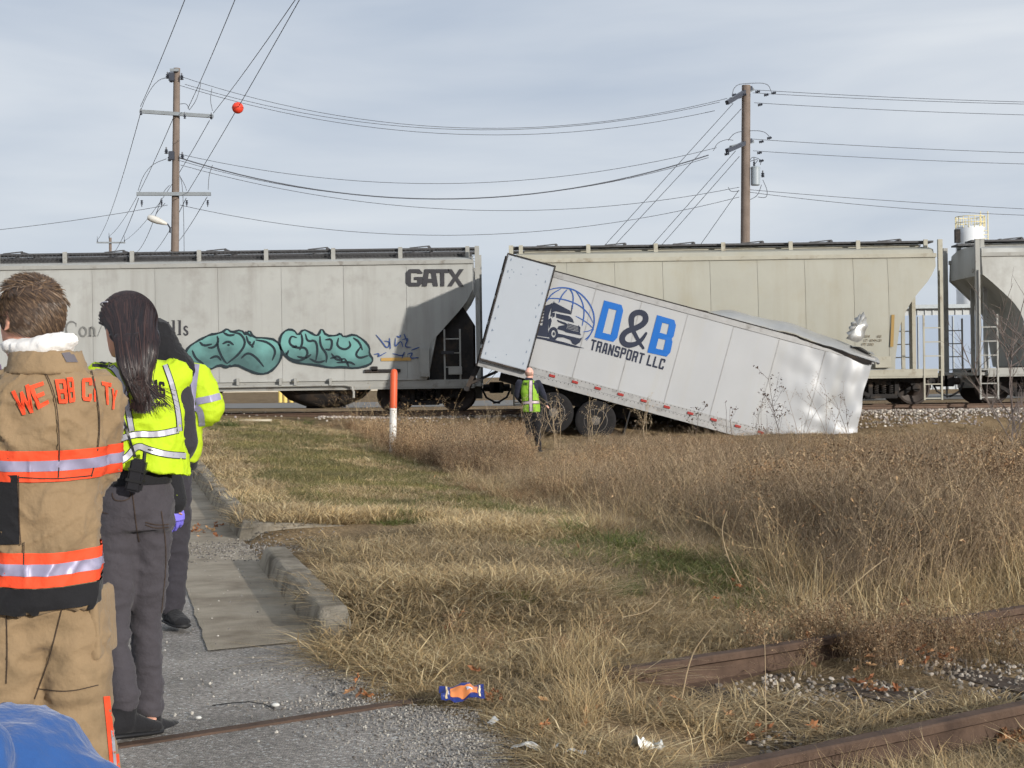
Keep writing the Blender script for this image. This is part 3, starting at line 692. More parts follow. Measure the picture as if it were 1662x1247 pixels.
    for k in range(6):
        x = Lb * (k + 0.5) / 6; m_ = MB(); m_.box(x - 0.35, x - .3, -0.5, 0.5, ztop, ztop + 0.06); m_.bar((x - 0.35, -0.7, ztop + .02), (x + 0.2, -0.7, ztop + 0.07), .03, .03)
        m_.box(x + .15, x + .22, -0.75, 0.75, ztop, ztop + 0.06); m_.build('hatch_batten', M['grate'], T, world=False)
    # side sill
    for sy in (-1, 1):
        m_ = MB(); m_.box(0.1 - 0.95 * 0, Lb, sy * 1.50 - 0.03, sy * 1.50 + 0.10, zsill - 0.20, zsill - 0.004); m_.box(0.1, Lb, sy * 1.42 - 0.1, sy * 1.42 + 0.12, zsill - 0.245, zsill - 0.202)
        m_.build('side_sill', trim, T, world=False, bevel=0.006)
    # end platforms
    for (xa, xb) in ((-0.18, 1.6), (Lb - 1.6, Lb + 0.18)):
        m_ = MB(); m_.box(xa, xb, -1.45, 1.45, zsill - 0.20, zsill - 0.12); m_.box(xa, xb, -0.25, 0.25, zsill - 0.55, zsill - 0.2)
        m_.build('end_platform', trim, T, world=False)
        xe = xa if xa < 0 else xb; dx = 1 if xa < 0 else -1
        for yv in (-1.44, 1.44):
            m_ = MB(); m_.box(min(xe, xe + dx * .12), max(xe, xe + dx * .12), yv - 0.05, yv + 0.05, zsill - 0.2, ztop - 0.02); m_.build('corner_post', trim, T, world=False)
            # ladder on the side near the end
            m_ = MB(); lx = xe + dx * 0.55; zt = zsill + 1.35 if style == 'flat' else zsill + 1.45
            for q in (lx, lx + dx * 0.42 * (1 if style == 'flat' else 0) + (0 if style == 'flat' else -dx * 0.47)): m_.bar((q, yv * 1.06, zsill - 0.85 if style != 'flat' else zsill - 0.2), (q, yv * 1.06, zt if q == lx else zt + (1.2 if style != 'flat' else 0)), 0.045, 0.045)
            q2 = lx + dx * 0.42 if style == 'flat' else lx - dx * 0.47
            kk = 0; z = zsill - 0.8 if style != 'flat' else zsill - 0.05
            while z < zt: m_.bar((lx, yv * 1.06, z), (q2, yv * 1.06, z), 0.03, 0.03); z += 0.38
            m_.build('ladder', trim, T, world=False)
        # slope sheet posts under the sloped end
        for yv in (-0.55, 0.55):
            xx = xe + dx * 0.55; m_ = MB(); m_.box(xx - 0.05, xx + 0.05, yv - 0.04, yv + 0.04, zsill - 0.12, min(zeave - 0.1, zb(min(max(xx, 0.05), Lb - 0.05)) + 0.05)); m_.build('end_post', trim, T, world=False)
        m_ = MB(); m_.tube([(xe - dx * 0.02, 0, 0.62), (xe - dx * 0.45, 0, 0.62)], 0.11, 8); m_.box(min(xe - dx * .5, xe - dx * .2), max(xe - dx * .5, xe - dx * .2), -.17, .17, .47, .78); m_.build('coupler', M['truck'], T, world=False, bevel=0.02)
        m_ = MB(); m_.tube([(xe - dx * 0.0, -0.35, 0.6), (xe - dx * 0.12, -0.38, 0.35), (xe - dx * 0.35, -0.4, 0.22), (xe - dx * 0.5, -0.4, 0.2)], 0.03, 6); m_.build('air_hose', M['rubber'], T, world=False, smooth=60)
    # discharge hoppers
    nh = 3 if Lb > 12 else 3
    for k in range(nh):
        hx = Lb * (k + 1) / (nh + 1); m_ = MB(); hw_ = 1.35 if style == 'flat' else 1.2
        if style == 'flat':
            rs = []
            for zz, q in ((zsill - 0.02, 1.0), (zsill - 0.25, .93), (zsill - 0.50, .74), (zsill - 0.68, .42)):
                rs.append((Vector((hx, 0, zz)), Vector((hw_ * q, 0, 0)), Vector((0, 1.35 * (0.45 + .55 * q), 0))))
            m_.rings(rs, n=24, pw=3.2); m_.box(hx - .5, hx + .5, -.45, .45, zsill - .74, zsill - .66)
        else:
            rs = [(Vector((hx, 0, zz)), Vector((hw_ * q, 0, 0)), Vector((0, 1.3 * (0.4 + .6 * q), 0))) for zz, q in ((zsill - .02, 1), (zsill - .6, .35))]; m_.rings(rs, n=4 * 6, pw=6)
        m_.build('discharge_hopper', M['steel_dark'] if style == 'flat' else trim, T, smooth=35, world=False)
    for cxx in (1.35, Lb - 1.35): bogie(T, cxx)
    return T
SY = TY - 1.58                         # plane of the near wagon sides
def wx(px): return P(px, 500, SY).x
zs, ze = 1.28 - RTOP, 4.42 - RTOP
STRAIGHT = (1.24, [(0, 3.3), (.12, 3.05), (.3, 2.8), (1.18, 1.84), (1.2, zs), (1.25, zs)])
CURVED = (1.22, [(0, 3.75), (.06, 3.6), (.25, 3.32), (.5, 3.04), (.73, 2.75), (.9, 2.45), (1.04, 2.1), (1.12, 1.7), (1.15, zs + .1), (1.23, zs + .1)])
DOMED = (1.3, [(0, 3.5), (.25, 3.28), (.5, 3.04), (.8, 2.75), (1.0, 2.45), (1.12, 2.1), (1.2, 1.7), (1.23, zs + .1), (1.31, zs + .1)])
L0 = wx(768) - 16.8
left_wagon = hopper_wagon('long grey hopper wagon with graffiti along its lower side, left of the wrecked trailer', L0, 16.8, M['grey_car'], M['grey_trim'], 'flat', STRAIGHT, STRAIGHT,
                          [wx(p) - L0 for p in (-151, -49, 48, 150, 252, 354, 457, 558, 660)], zs, ze)
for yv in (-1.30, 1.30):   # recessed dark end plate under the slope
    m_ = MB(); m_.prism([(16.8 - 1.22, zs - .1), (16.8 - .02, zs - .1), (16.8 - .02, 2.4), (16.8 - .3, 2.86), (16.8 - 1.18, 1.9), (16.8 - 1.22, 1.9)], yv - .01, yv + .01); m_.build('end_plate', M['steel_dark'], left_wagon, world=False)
Lr0 = wx(838); Lr = wx(1522) - Lr0
right_wagon = hopper_wagon('beige curved sided hopper wagon standing behind the wrecked trailer', Lr0, Lr, M['beige_car'], M['beige_trim'], 'round', CURVED, CURVED,
                           [wx(p) - Lr0 for p in (921, 999, 1077, 1154, 1231, 1308, 1387, 1443)], zs + .1, ze)
L3 = wx(1597)
third_wagon = hopper_wagon('pale grey hopper wagon with a rounded dark end at the right edge of the photo', L3, 14.0, M['grey_car_b'], M['grey_trim'], 'round', DOMED, DOMED, [2.2, 3.5, 4.8, 6.1, 7.4, 8.7, 10, 11.3], zs + .1, ze)

# left wagon: writing and graffiti, painted on the near side
SYd = SY - 0.022
fside = lambda off: (lambda px_, py_: P(px_, py_, SYd - off))
def flip(shapes): return [[[(x, -y) for x, y in lp] for lp in s] for s in shapes]
gx = []
for ch, x0_, x1_ in (('G', 659, 686), ('A', 685, 711), ('T', 707, 729), ('X', 726, 753)):
    s = 4
    gl = glyph(ch, t=0.30, s=0.22, c=0.2)
    gx.append([[(x0_ + px_ * (x1_ - x0_) + (0 if ch != 'T' else 0), 465 - py_ * 28) for px_, py_ in lp] for lp in gl])
gg = lambda a, off=0.003: (lambda x, y: P(x, y, SYd - off))
for sh in gx: decal('lettering', [sh], gg(0), M['black_ink'], left_wagon)
# faded company name, thin serif letters
def serif(ch, x, y0_, h, w_):
    t_ = h * 0.075; T2 = h * 0.14; out_ = []
    def rc(a, b_, c2, d): out_.append([[(a, b_), (c2, b_), (c2, d), (a, d)]])
    up = lambda q: y0_ - q * h
    if ch in 'C':
        pts = [(x + w_ * (.5 + .5 * math.cos(a)), up(.5 + .5 * math.sin(a))) for a in np.linspace(0.75, 2 * math.pi - 0.75, 14)]; out_ += ribbon(pts, T2 * .9, smooth=1); rc(x + w_ * .84, up(.9), x + w_ * .9, up(.66))
    elif ch in 'oag':
        pts = [(x + w_ * (.5 + .5 * math.cos(a)), up(.31 + .31 * math.sin(a))) for a in np.linspace(0, 2 * math.pi, 14)[:-1]]; out_ += ribbon(pts, T2 * .85, closed=True, smooth=1)
        if ch != 'o': rc(x + w_ * .9, up(.62), x + w_ * 1.05, up(-.02 if ch == 'a' else -.3))
    elif ch in 'nr':
        rc(x + w_ * .12, up(.62), x + w_ * .12 + T2, up(0)); rc(x, up(.05), x + w_ * .42, up(0)); out_ += ribbon([(x + w_ * .2, up(.45)), (x + w_ * .5, up(.66)), (x + w_ * .85, up(.5)), (x + w_ * .85, up(.4 if ch == 'r' else .02))], T2 * .9, smooth=2)
        if ch == 'n': rc(x + w_ * .65, up(.05), x + w_ * 1.08, up(.0))
    elif ch == 'A':
        out_ += ribbon([(x, up(0)), (x + w_ * .5, up(1))], t_, smooth=0); out_ += ribbon([(x + w_ * .5, up(1)), (x + w_, up(0))], T2 * 1.2, smooth=0)
    elif ch == 'M':
        rc(x + w_ * .08, up(1), x + w_ * .14, up(0)); out_ += ribbon([(x + w_ * .1, up(1)), (x + w_ * .48, up(.05))], T2 * 1.3, smooth=0); out_ += ribbon([(x + w_ * .48, up(.05)), (x + w_ * .88, up(1))], t_, smooth=0); rc(x + w_ * .82, up(1), x + w_ * .95, up(0)); rc(x + w_ * .72, up(.05), x + w_ * 1.05, up(0)); rc(x - w_ * .05, up(.05), x + w_ * .28, up(0))
    elif ch in 'il':
        rc(x + w_ * .35, up(1 if ch == 'l' else .62), x + w_ * .35 + T2, up(0)); rc(x + w_ * .05, up(.05), x + w_ * .85, up(0)); rc(x + w_ * .1, up(1 if ch == 'l' else .62), x + w_ * .4, up(.96 if ch == 'l' else .58))
        if ch == 'i': rc(x + w_ * .33, up(.9), x + w_ * .35 + T2 * 1.1, up(.78))
    elif ch == 's':
        out_ += ribbon([(x + w_ * .85, up(.48)), (x + w_ * .6, up(.62)), (x + w_ * .2, up(.52)), (x + w_ * .3, up(.36)), (x + w_ * .8, up(.24)), (x + w_ * .8, up(.04)), (x + w_ * .3, up(0)), (x + w_ * .1, up(.16))], T2 * .85, smooth=2)
    return out_
x = 107
M['ink_faint'] = mk('sun bleached lettering', (112, 112, 110), 0.7)
for ch, w_ in (('C', 19), ('o', 11), ('n', 12), ('A', 18), ('g', 11), ('r', 10), ('a', 11)):
    decal('lettering', serif(ch, x, 546, 24, w_), gg(0), M['ink_faint'], left_wagon); x += w_ + 3.2
x = 240
for ch, w_ in (('M', 26), ('i', 8), ('l', 8), ('l', 8), ('s', 9)):
    decal('lettering', serif(ch, x, 544, 24, w_), gg(0), M['black_ink'], left_wagon); x += w_ + 1.8
# graffiti (traced off the wagon side)
Z4 = lambda x, y: (280 + x / 2.968, 380 + y / 2.968)
mt, tt, bt = newmat('teal spray paint'); n = tt.nodes.new; l = tt.links.new
tcn = n('ShaderNodeNewGeometry'); nz = n('ShaderNodeTexNoise'); nz.inputs['Scale'].default_value = 1.4; nz.inputs['Detail'].default_value = 5; l(tcn.outputs['Position'], nz.inputs['Vector'])
sx_ = n('ShaderNodeSeparateXYZ'); l(tcn.outputs['Position'], sx_.inputs[0])
wv = n('ShaderNodeMath'); wv.operation = 'SUBTRACT'; wv.inputs[1].default_value = 2.0; l(sx_.outputs[2], wv.inputs[0])
ad = n('ShaderNodeMath'); ad.operation = 'MULTIPLY_ADD'; ad.inputs[1].default_value = 0.34; l(wv.outputs[0], ad.inputs[0]); l(nz.outputs['Fac'], ad.inputs[2])
crt = n('ShaderNodeValToRGB'); crt.color_ramp.elements[0].position = 0.28; crt.color_ramp.elements[1].position = 0.72
crt.color_ramp.elements[0].color = (*lin((62, 92, 92)), 1); crt.color_ramp.elements[1].color = (*lin((104, 156, 152)), 1); l(ad.outputs[0], crt.inputs[0]); l(crt.outputs[0], bt.inputs['Base Color']); bt.inputs['Roughness'].default_value = 0.6
M['teal'] = mt
blob1 = [(60, 580), (75, 545), (120, 515), (150, 500), (180, 485), (215, 480), (245, 470), (262, 455), (285, 475), (330, 460), (355, 490), (370, 460), (390, 500), (440, 500), (500, 510), (528, 560), (520, 610), (490, 650), (450, 675), (400, 672), (350, 650), (310, 630), (270, 640), (225, 630), (180, 655), (120, 640), (75, 610)]
blob2 = [(515, 540), (520, 490), (550, 460), (585, 462), (605, 490), (630, 458), (665, 475), (690, 490), (705, 485), (718, 452), (740, 490), (790, 490), (808, 478), (825, 498), (875, 482), (920, 510), (950, 545), (948, 580), (968, 605), (950, 632), (880, 648), (820, 640), (760, 645), (690, 630), (620, 625), (570, 610), (540, 585)]
for bl in (blob1, blob2):
    pp = [Z4(*q) for q in bl]; decal('graffiti', [[smooth_poly(pp, 1)]], gg(0, 0.002), M['teal'], left_wagon)
lines = [(blob1, True, 4.6), (blob2, True, 4.6)]
gl1 = [[(222, 500), (215, 540), (240, 600), (262, 625)], [(262, 625), (320, 580), (355, 525), (330, 480), (290, 475)], [(170, 548), (200, 548), (222, 520), (215, 490)], [(240, 530), (270, 515), (295, 535)], [(355, 490), (365, 525), (385, 540), (395, 515)], [(380, 495), (350, 470)], [(310, 630), (360, 655), (400, 668)],
       [(235, 635), (262, 645), (280, 630)], [(95, 560), (110, 600), (150, 625)], [(400, 510), (460, 520), (500, 560), (480, 610)], [(130, 520), (150, 540), (190, 530)], [(330, 600), (360, 570), (400, 590), (440, 640)], [(245, 475), (270, 490), (300, 485)], [(180, 600), (215, 585), (235, 610)]]
gl2 = [[(600, 500), (570, 490), (560, 530), (600, 550), (640, 545), (655, 580), (620, 615), (560, 600), (545, 570)], [(640, 480), (650, 520), (690, 510), (700, 560), (690, 610)], [(735, 510), (770, 505), (765, 560), (735, 555)], [(710, 490), (712, 540), (745, 580), (740, 620)], [(765, 575), (790, 610), (830, 600)], [(800, 500), (790, 540), (830, 560), (860, 540), (850, 515)], [(905, 545), (880, 580), (900, 600), (945, 585)], [(830, 600), (850, 640)], [(620, 480), (628, 520), (612, 560)], [(520, 560), (545, 590), (560, 560)], [(870, 500), (900, 520), (915, 560)], [(660, 600), (700, 622), (735, 610)], [(600, 590), (640, 600), (668, 580)], [(790, 620), (850, 615), (880, 630)], [(575, 545), (600, 540)], [(760, 600), (800, 585), (820, 620)]]
for (q, cl, w_) in lines: decal('graffiti_outline', ribbon([Z4(*a) for a in q], w_ / 2.968 * 2.2, closed=cl, smooth=1, jit=.25), gg(0, 0.006), M['graf_line'], left_wagon)
for q in gl1 + gl2: decal('graffiti_outline', ribbon([Z4(*a) for a in q], 3.8, smooth=2), gg(0, 0.008), M['graf_line'], left_wagon)
for q in ((270, 535), (372, 522), (385, 543)): decal('graffiti_outline', [[smooth_poly([Z4(q[0] - 9, q[1]), Z4(q[0], q[1] - 7), Z4(q[0] + 9, q[1]), Z4(q[0], q[1] + 7)], 2)]], gg(0, 0.009), M['graf_line'], left_wagon)
tagl = [[(980, 485), (1010, 520), (1035, 555), (1050, 520), (1020, 515)], [(1045, 500), (1050, 555)], [(1075, 500), (1070, 550), (1100, 510), (1110, 545)], [(1080, 490), (1095, 500), (1100, 485)], [(1105, 510), (1140, 500), (1115, 545), (1150, 545)], [(970, 580), (1000, 575), (985, 595), (1030, 570)], [(1060, 575), (1110, 590), (1120, 560), (1105, 600)], [(1130, 580), (1160, 570), (1140, 600), (1185, 595)], [(1150, 560), (1190, 545)], [(1115, 480), (1130, 520)]]
for q in tagl: decal('graffiti_tag', ribbon([Z4(*a) for a in q], 2.0, smooth=2), gg(0, 0.006), M['graf_blue'], left_wagon)
decal('graffiti_tag', [[[Z4(*a) for a in ((1005, 597), (1150, 594), (1150, 610), (1005, 612))]]], gg(0, 0.003), M['graf_orange'], left_wagon)
# small fittings on the left wagon: side pipe, jack pad plate, placards, brackets
m_ = MB(); m_.tube([P(330, 629, SY - .05), P(560, 625, SY - .05), P(570, 627, SY - .05), P(574, 636, SY - .05), P(574, 646, SY - .05)], 0.035, 8); m_.build('side_pipe', M['grey_trim'], left_wagon, smooth=60)
m_ = MB()
a, b_ = P(682, 566, SY), P(698, 612, SY); m_.box(a.x, b_.x, SY - 0.14, SY + 0.02, b_.z, a.z); m_.build('jacking_plate', M['grey_trim'], left_wagon, bevel=0.01)
for (q0, q1, mm) in (((728, 595), (750, 608), 'grey_trim'), ((592, 600), (650, 604), 'steel_dark'), ((603, 595), (613, 603), 'steel_dark'), ((716, 570), (737, 575), 'black_ink')):
    a, b_ = P(q0[0], q0[1], SY), P(q1[0], q1[1], SY); m_ = MB(); m_.box(a.x, b_.x, SY - 0.07, SY + 0.0, b_.z, a.z); m_.build('side_bracket', M[mm], left_wagon, bevel=0.006)
for q in (456, 387, 315, 537, 480):
    a = P(q, 617, SY); m_ = MB(); m_.box(a.x - .03, a.x + .03, SY - 0.12, SY - .02, a.z - .14, a.z + .05); m_.build('pipe_hanger', M['grey_trim'], left_wagon)
# right wagon: yellow strip and small stencils
decal('yellow_strip', [[[(1447, 511), (1452, 511), (1450, 563), (1445, 563)]]], lambda x, y: P(x, y, SY - 0.022), mk('faded yellow reflector', (150, 122, 70)), right_wagon)
M['stencil'] = mk('brown stencil', (110, 100, 84))
for i, (a, b_, tx) in enumerate(((1403, 1412, '204'), (1424, 1431, '62'), (1403, 1409, 'LT'), (1412, 1431, '60 M 150'), (1400, 1407, 'FT'), (1409, 1418, '200'))):
    y_ = 548 + 6.5 * (i // 2)
    text_decal('stencil', tx, lambda u, v, a=a, b_=b_, y_=y_: P(a + (b_ - a) * u, y_ - 4 * v, SY - 0.022), M['stencil'], right_wagon)
m_ = MB(); a, b_ = P(1419, 579, SY), P(1445, 597, SY); m_.box(a.x, b_.x, SY - 0.10, SY + 0.02, b_.z, a.z); m_.build('outlet_plate', M['beige_trim'], right_wagon, bevel=0.01)
decal('outlet_hole', [[[(1425 + 3 * math.cos(t_), 589 + 3 * math.sin(t_)) for t_ in np.linspace(0, 2 * math.pi, 13)[:-1]]]], lambda x, y: P(x, y, SY - 0.103), M['black_ink'], right_wagon)
pe = P(1594, 412, SY - .05)
text_decal('stencil', 'GACX', lambda u, v: Vector((L3 - 0.012, SY + 0.95 - 0.55 * u * 1.0, 4.0 + 0.12 * v)), M['stencil'], third_wagon)
# ------------------------------------------------------------------ the wrecked trailer
TYN = 36.0; TA = R(16.0)
o0 = P(775, 594, TYN)
trailer = thing('semi_trailer', 'white box semi trailer with company lettering, tipped nose down, its front end crushed', 'trailer', tuple(o0), (0, TA, 0))
TM = WM[trailer.name]; TMi = TM.inverted()
TLn = 9.5; TH = 2.80; TD = 2.45
def tl(px_, py_, off=0.0):
    """point of the near side seen at photo pixel, in trailer coordinates"""
    return TMi @ P(px_, py_, TYN - off)
def endx(v):      # torn front end, leaning
    return TLn - 0.34 * (v / TH) * 0 + 0.10 * math.sin(v * 2.2) + 0.05 * math.sin(v * 7) - 0.62 * (1 - v / TH) * 0.0
seam_u = [0.03] + [tl(p, q).x for p, q in ((936, 455), (1011, 505), (1090, 520), (1165, 560), (1233, 570))] 
st_ = 1.20; seam_u = [0.0, 1.17, 2.35, 3.53, 4.72, 5.90, 7.08, 8.26, TLn]
def crump(x, z):
    c1 = sstep(6.6, 9.2, x)
    q = noise.noise(Vector((x * 1.1, 0, z * 1.5))) * 0.09 + noise.noise(Vector((x * 3.3, 4, z * 2.4))) * 0.05
    q += 0.07 * math.exp(-((z - 0.95 + 0.16 * (x - 8.6)) / 0.16) ** 2) * sstep(7.8, 8.6, x)
    return c1 * (q + 0.12 * sstep(.9, 0, z) * sstep(7.5, 9.5, x)) + 0.012 * noise.noise(Vector((x * 1.5, 1, z * 1.0)))
for i, (a, b_) in enumerate(zip(seam_u[:-1], seam_u[1:])):
    for yy_, nm in ((0, 1), (TD, -1)):
        m_ = MB(); last = i == len(seam_u) - 2
        def f(u, v, a=a, b_=b_, last=last):
            z = 0.34 + (2.62 - 0.34) * v; x = a + 0.004 + (b_ - a - 0.008) * u
            if last: x = a + 0.004 + (TLn + 0.06 * math.sin(z * 2.2) + .015 * math.sin(z * 9) - a) * u
            z2 = z - 0.55 * sstep(7.6, 9.6, x) * (1 - v) * 0.35
            return Vector((x, yy_ - nm * crump(x, z), z2))
        m_.grid(28 if i > 5 else 6, 44 if i > 5 else 8, f); m_.build('side_panel', M['trailer'], trailer, smooth=180, world=False)
        if i < len(seam_u) - 2 and nm == 1:
            m_ = MB()
            pts = [Vector((b_, -0.004 - crump(b_, z), z - 0.55 * sstep(7.6, 9.6, b_) * (1 - (z - .34) / 2.28) * .35)) for z in np.linspace(0.35, 2.61, 14)]
            for p_, q_ in zip(pts[:-1], pts[1:]): m_.bar(p_, q_, 0.022, 0.008, up=Vector((0, 1, 0)))
            m_.build('panel_seam', M['trailer_rail'], trailer, world=False)
def railbar(z0, z1, y0_, y1_, name, mat, x0_=0.0, x1_=TLn, bend=0.0, nseg=24):
    m_ = MB()
    for i in range(nseg + 1):
        x = x0_ + (x1_ - x0_) * i / nseg; s_ = -0.19 * sstep(7.6, 9.6, x) * bend
        cy_ = -crump(x, z0) * (bend != 0) * 0.8
        m_.v += [Vector((x, y0_ + cy_, z0 + s_)), Vector((x, y1_ + cy_, z0 + s_)), Vector((x, y1_ + cy_, z1 + s_)), Vector((x, y0_ + cy_, z1 + s_))]
    m_.f = [(i * 4 + j, i * 4 + (j + 1) % 4, (i + 1) * 4 + (j + 1) % 4, (i + 1) * 4 + j) for i in range(nseg) for j in range(4)] + [(3, 2, 1, 0), (nseg * 4, nseg * 4 + 1, nseg * 4 + 2, nseg * 4 + 3)]
    m_.mi = [0] * len(m_.f); return m_.build(name, mat, trailer, world=False)
for y_ in (0, TD):
    s_ = 1 if y_ == 0 else -1
    railbar(2.62, 2.76, y_ - 0.022 * s_, y_ + 0.03 * s_, 'top_rail', M['trailer_rail'], bend=0)
    railbar(2.765, 2.79, y_ - 0.03 * s_, y_ + 0.03 * s_, 'roof_edge', M['steel_dark'], x1_=7.6)
    railbar(0.17, 0.34, y_ - 0.020 * s_, y_ + 0.03 * s_, 'bottom_rail', M['trailer_rail'], bend=1)
    railbar(0.0, 0.165, y_ - 0.034 * s_, y_ + 0.05 * s_, 'bottom_rail', M['trailer_rail'], bend=1)
# rivet row
m_ = MB()
for k in range(100):
    x = 0.1 + k * 0.1; s_ = -0.19 * sstep(7.6, 9.6, x); m_.box(x - .008, x + .008, -0.030 - crump(x, .2) * .8, -.02 - crump(x, .2) * .8, 0.30 + s_, 0.316 + s_)
    m_.box(x - .008, x + .008, -0.044 - crump(x, 0) * .8, -.034 - crump(x, 0) * .8, 0.13 + s_, 0.146 + s_)
tag(m_.build('rivets', M['steel_dark'], trailer, world=False), kind='stuff')
for i, (a, q) in enumerate(((896, 611), (933, 621.5), (970, 631), (1007, 641.5), (1044.5, 651), (1082, 661.5), (1120, 672), (1158, 682), (1197, 693), (1236, 697))):
    p_ = tl(a, q); s_ = -0.19 * sstep(7.6, 9.6, p_.x); m_ = MB(); m_.box(p_.x - .075, p_.x + .075, -0.05 - crump(p_.x, .25) * .8, -0.02 - crump(p_.x, .25) * .8, .215 + s_, .275 + s_); m_.build('reflector_tape', M['red'], trailer, world=False)
m_ = MB(); m_.box(0, 7.7, 0.02, TD - .02, 2.72, 2.745); m_.build('roof', M['roof_sheet'], trailer, world=False)
m_ = MB(); m_.box(0, TLn - .1, 0.04, TD - .04, 0.12, 0.20)
m_.build('floor', M['steel_dark'], trailer, world=False)
for k in range(26):
    m_ = MB(); x = 0.2 + k * 0.36; m_.box(x - .03, x + .03, 0.05, TD - .05, 0.0, 0.118); m_.build('cross_member', M['steel_dark'], trailer, world=False)
# rear frame and the doors, near one folded flat along the side
m_ = MB()
for (a, b_) in (((0, .02, 0), (0, .02, 2.82)), ((0, TD - .02, 0), (0, TD - .02, 2.82)), ((0, 0, 2.74), (0, TD, 2.74)), ((0, 0, .06), (0, TD, .06))): m_.bar(a, b_, .1, .1)
m_.build('rear_frame', M['steel_dark'], trailer, world=False)
d0, d1 = 0.0, 1.20
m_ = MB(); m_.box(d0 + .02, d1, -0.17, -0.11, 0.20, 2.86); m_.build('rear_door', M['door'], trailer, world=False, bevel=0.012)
dr = m_ = MB()
for (x0_, x1_, z0_, z1_) in ((d0 - .01, d1 + .03, 2.862, 2.895), (d0 - .01, d1 + .03, .165, .198), (d0 - .015, d0 + .016, .2, 2.86), (d1 + .004, d1 + .035, .2, 2.86)): m_.box(x0_, x1_, -0.185, -0.10, z0_, z1_)
m_.build('door_edge_trim', M['steel_dark'], trailer, world=False)
rv = MB(); rr_ = random.Random(3)
for zz in np.linspace(.35, 2.75, 9):
    for xx in (0.12, 1.08):
        if rr_.random() < .75: rv.box(xx - .012, xx + .012, -.176, -.169, zz - .03, zz + .03)
for _ in range(12): 
    xx, zz = rr_.uniform(.1, 1.1), rr_.choice([rr_.uniform(.3, .6), rr_.uniform(2.2, 2.7), rr_.uniform(.3, 2.7)]); rv.box(xx - .012, xx + .012, -.174, -.169, zz - .012, zz + .012)
tag(rv.build('door_rivets', mk('scuffed rivet', (112, 124, 140)), trailer, world=False), kind='stuff')
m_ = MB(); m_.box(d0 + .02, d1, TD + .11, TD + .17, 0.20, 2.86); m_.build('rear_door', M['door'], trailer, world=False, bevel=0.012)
for zz in (.5, 1.1, 1.75, 2.4):
    m_ = MB(); m_.bar((-.02, -.15, zz), (-.02, .05, zz), .05, .09); m_.build('door_hinge', M['galv'], trailer, world=False)
# rear guard
m_ = MB()
for yv in (0.5, TD - .5): m_.bar((-.02, yv, 0), (-.12, yv, -.62), .1, .1); m_.bar((.5, yv, 0), (-.1, yv, -.5), .06, .06)
m_.bar((-.12, .05, -.62), (-.12, TD - .05, -.62), .11, .11); m_.build('rear_guard', M['steel_dark'], trailer, world=False)
# running gear: slider rails, two axles, eight tyres
def wp(px_, py_): q = tl(px_, py_); return q.x, q.z
m_ = MB()
for yv in (.65, TD - .65): m_.box(.6, 4.4, yv - .06, yv + .06, -.22, -.005); m_.box(1.2, 4.0, yv - .05, yv + .05, -.34, -.225)
m_.build('slider_frame', M['steel_dark'], trailer, world=False)
for (ax_, az_) in (wp(898, 670), wp(967, 683)):
    m_ = MB(); m_.tube([(ax_, .2, az_), (ax_, TD - .2, az_)], .07, 10); m_.box(ax_ - .1, ax_ + .1, .55, .75, az_, -.3); m_.box(ax_ - .1, ax_ + .1, TD - .75, TD - .55, az_, -.3); m_.build('axle', M['steel_dark'], trailer, world=False)
    for yv, s_ in ((.16, -1), (.50, -1), (TD - .16, 1), (TD - .5, 1)):
        T_ = bpy.data.objects.new('wheel', None); COL.objects.link(T_); T_.parent = trailer
        m_ = MB(); m_.disc((ax_, yv, az_), (0, s_, 0), .51, [(.56, -.12), (.80, -.13), (.95, -.12), (1.0, -.10), (1.0, -.03), (.985, -.025), (.985, -.015), (1, -.01), (1, .01), (.985, .015), (.985, .025), (1, .03), (1.0, .10), (.95, .12), (.80, .13), (.56, .12)], 36)
        m_.build('tyre', M['tyre'], T_, smooth=35, world=False)
        m_ = MB(); m_.disc((ax_, yv, az_), (0, s_, 0), .29, [(1.0, -.11), (1.03, .12), (.98, .125), (.9, .02), (.72, -.02), (.5, .05), (.4, .07), (.38, .14), (.1, .15)], 28)
        m_.build('rim', M['rim'], T_, smooth=30, world=False)
for yv in (.35, TD - .35):
    m_ = MB(); m_.box(3.95, 3.98, yv - .3, yv + .3, -.85, -.1); m_.build('mud_flap', M['rubber'], trailer, world=False)
# peeled roof sheet along the crushed front half
def roofpt(u, v, wob=1):
    """u along, v from the top rail up over to the back"""
    x = 4.9 + (TLn + .12 - 4.9) * u
    hgt = 0.22 * sstep(0.0, .25, u) + 0.12 * math.sin(u * 3.1) - 0.10 * sstep(.85, 1, u)
    z = 2.80 + hgt * math.sin(v * math.pi * .5) + 0.05 * noise.noise(Vector((x * 1.3, v * 2, 7))) * sstep(0, .2, u)
    z -= 0.12 * sstep(.55, 1, u) * (1 - v) - (0.03 * noise.noise(Vector((x * 4, 0, 2))) * (1 - v))
    y = -0.10 * sstep(.3, .6, u) * (1 - v) + 1.5 * v ** 1.6 + 0.02
    return Vector((x, y, z))
m_ = MB(); m_.grid(60, 14, roofpt); m_.build('peeled_roof_sheet', M['roof_sheet'], trailer, world=False, smooth=60)
m_ = MB(); m_.grid(30, 4, lambda u, v: roofpt(u * .62 + .34, 0) + Vector((0, .03 + .03 * v, -.02 - .07 * v - 0.03 * math.sin(u * 9) * v))); m_.build('roof_gap_shade', M['steel_dark'], trailer, world=False)  # dark strip standing in for the shade below the peeled sheet
m_ = MB()   # torn leaf of skin standing up at the front corner
lp = [tl(a, q) for a, q in ((1376, 549), (1380, 545), (1378, 540), (1383, 536), (1381, 531), (1386, 528), (1385, 523), (1391, 521), (1392, 516), (1397, 514), (1400, 508), (1403, 511), (1407, 505), (1409, 512), (1413, 515), (1411, 521), (1414, 528), (1410, 536), (1407, 545), (1402, 552), (1394, 556), (1384, 553))]
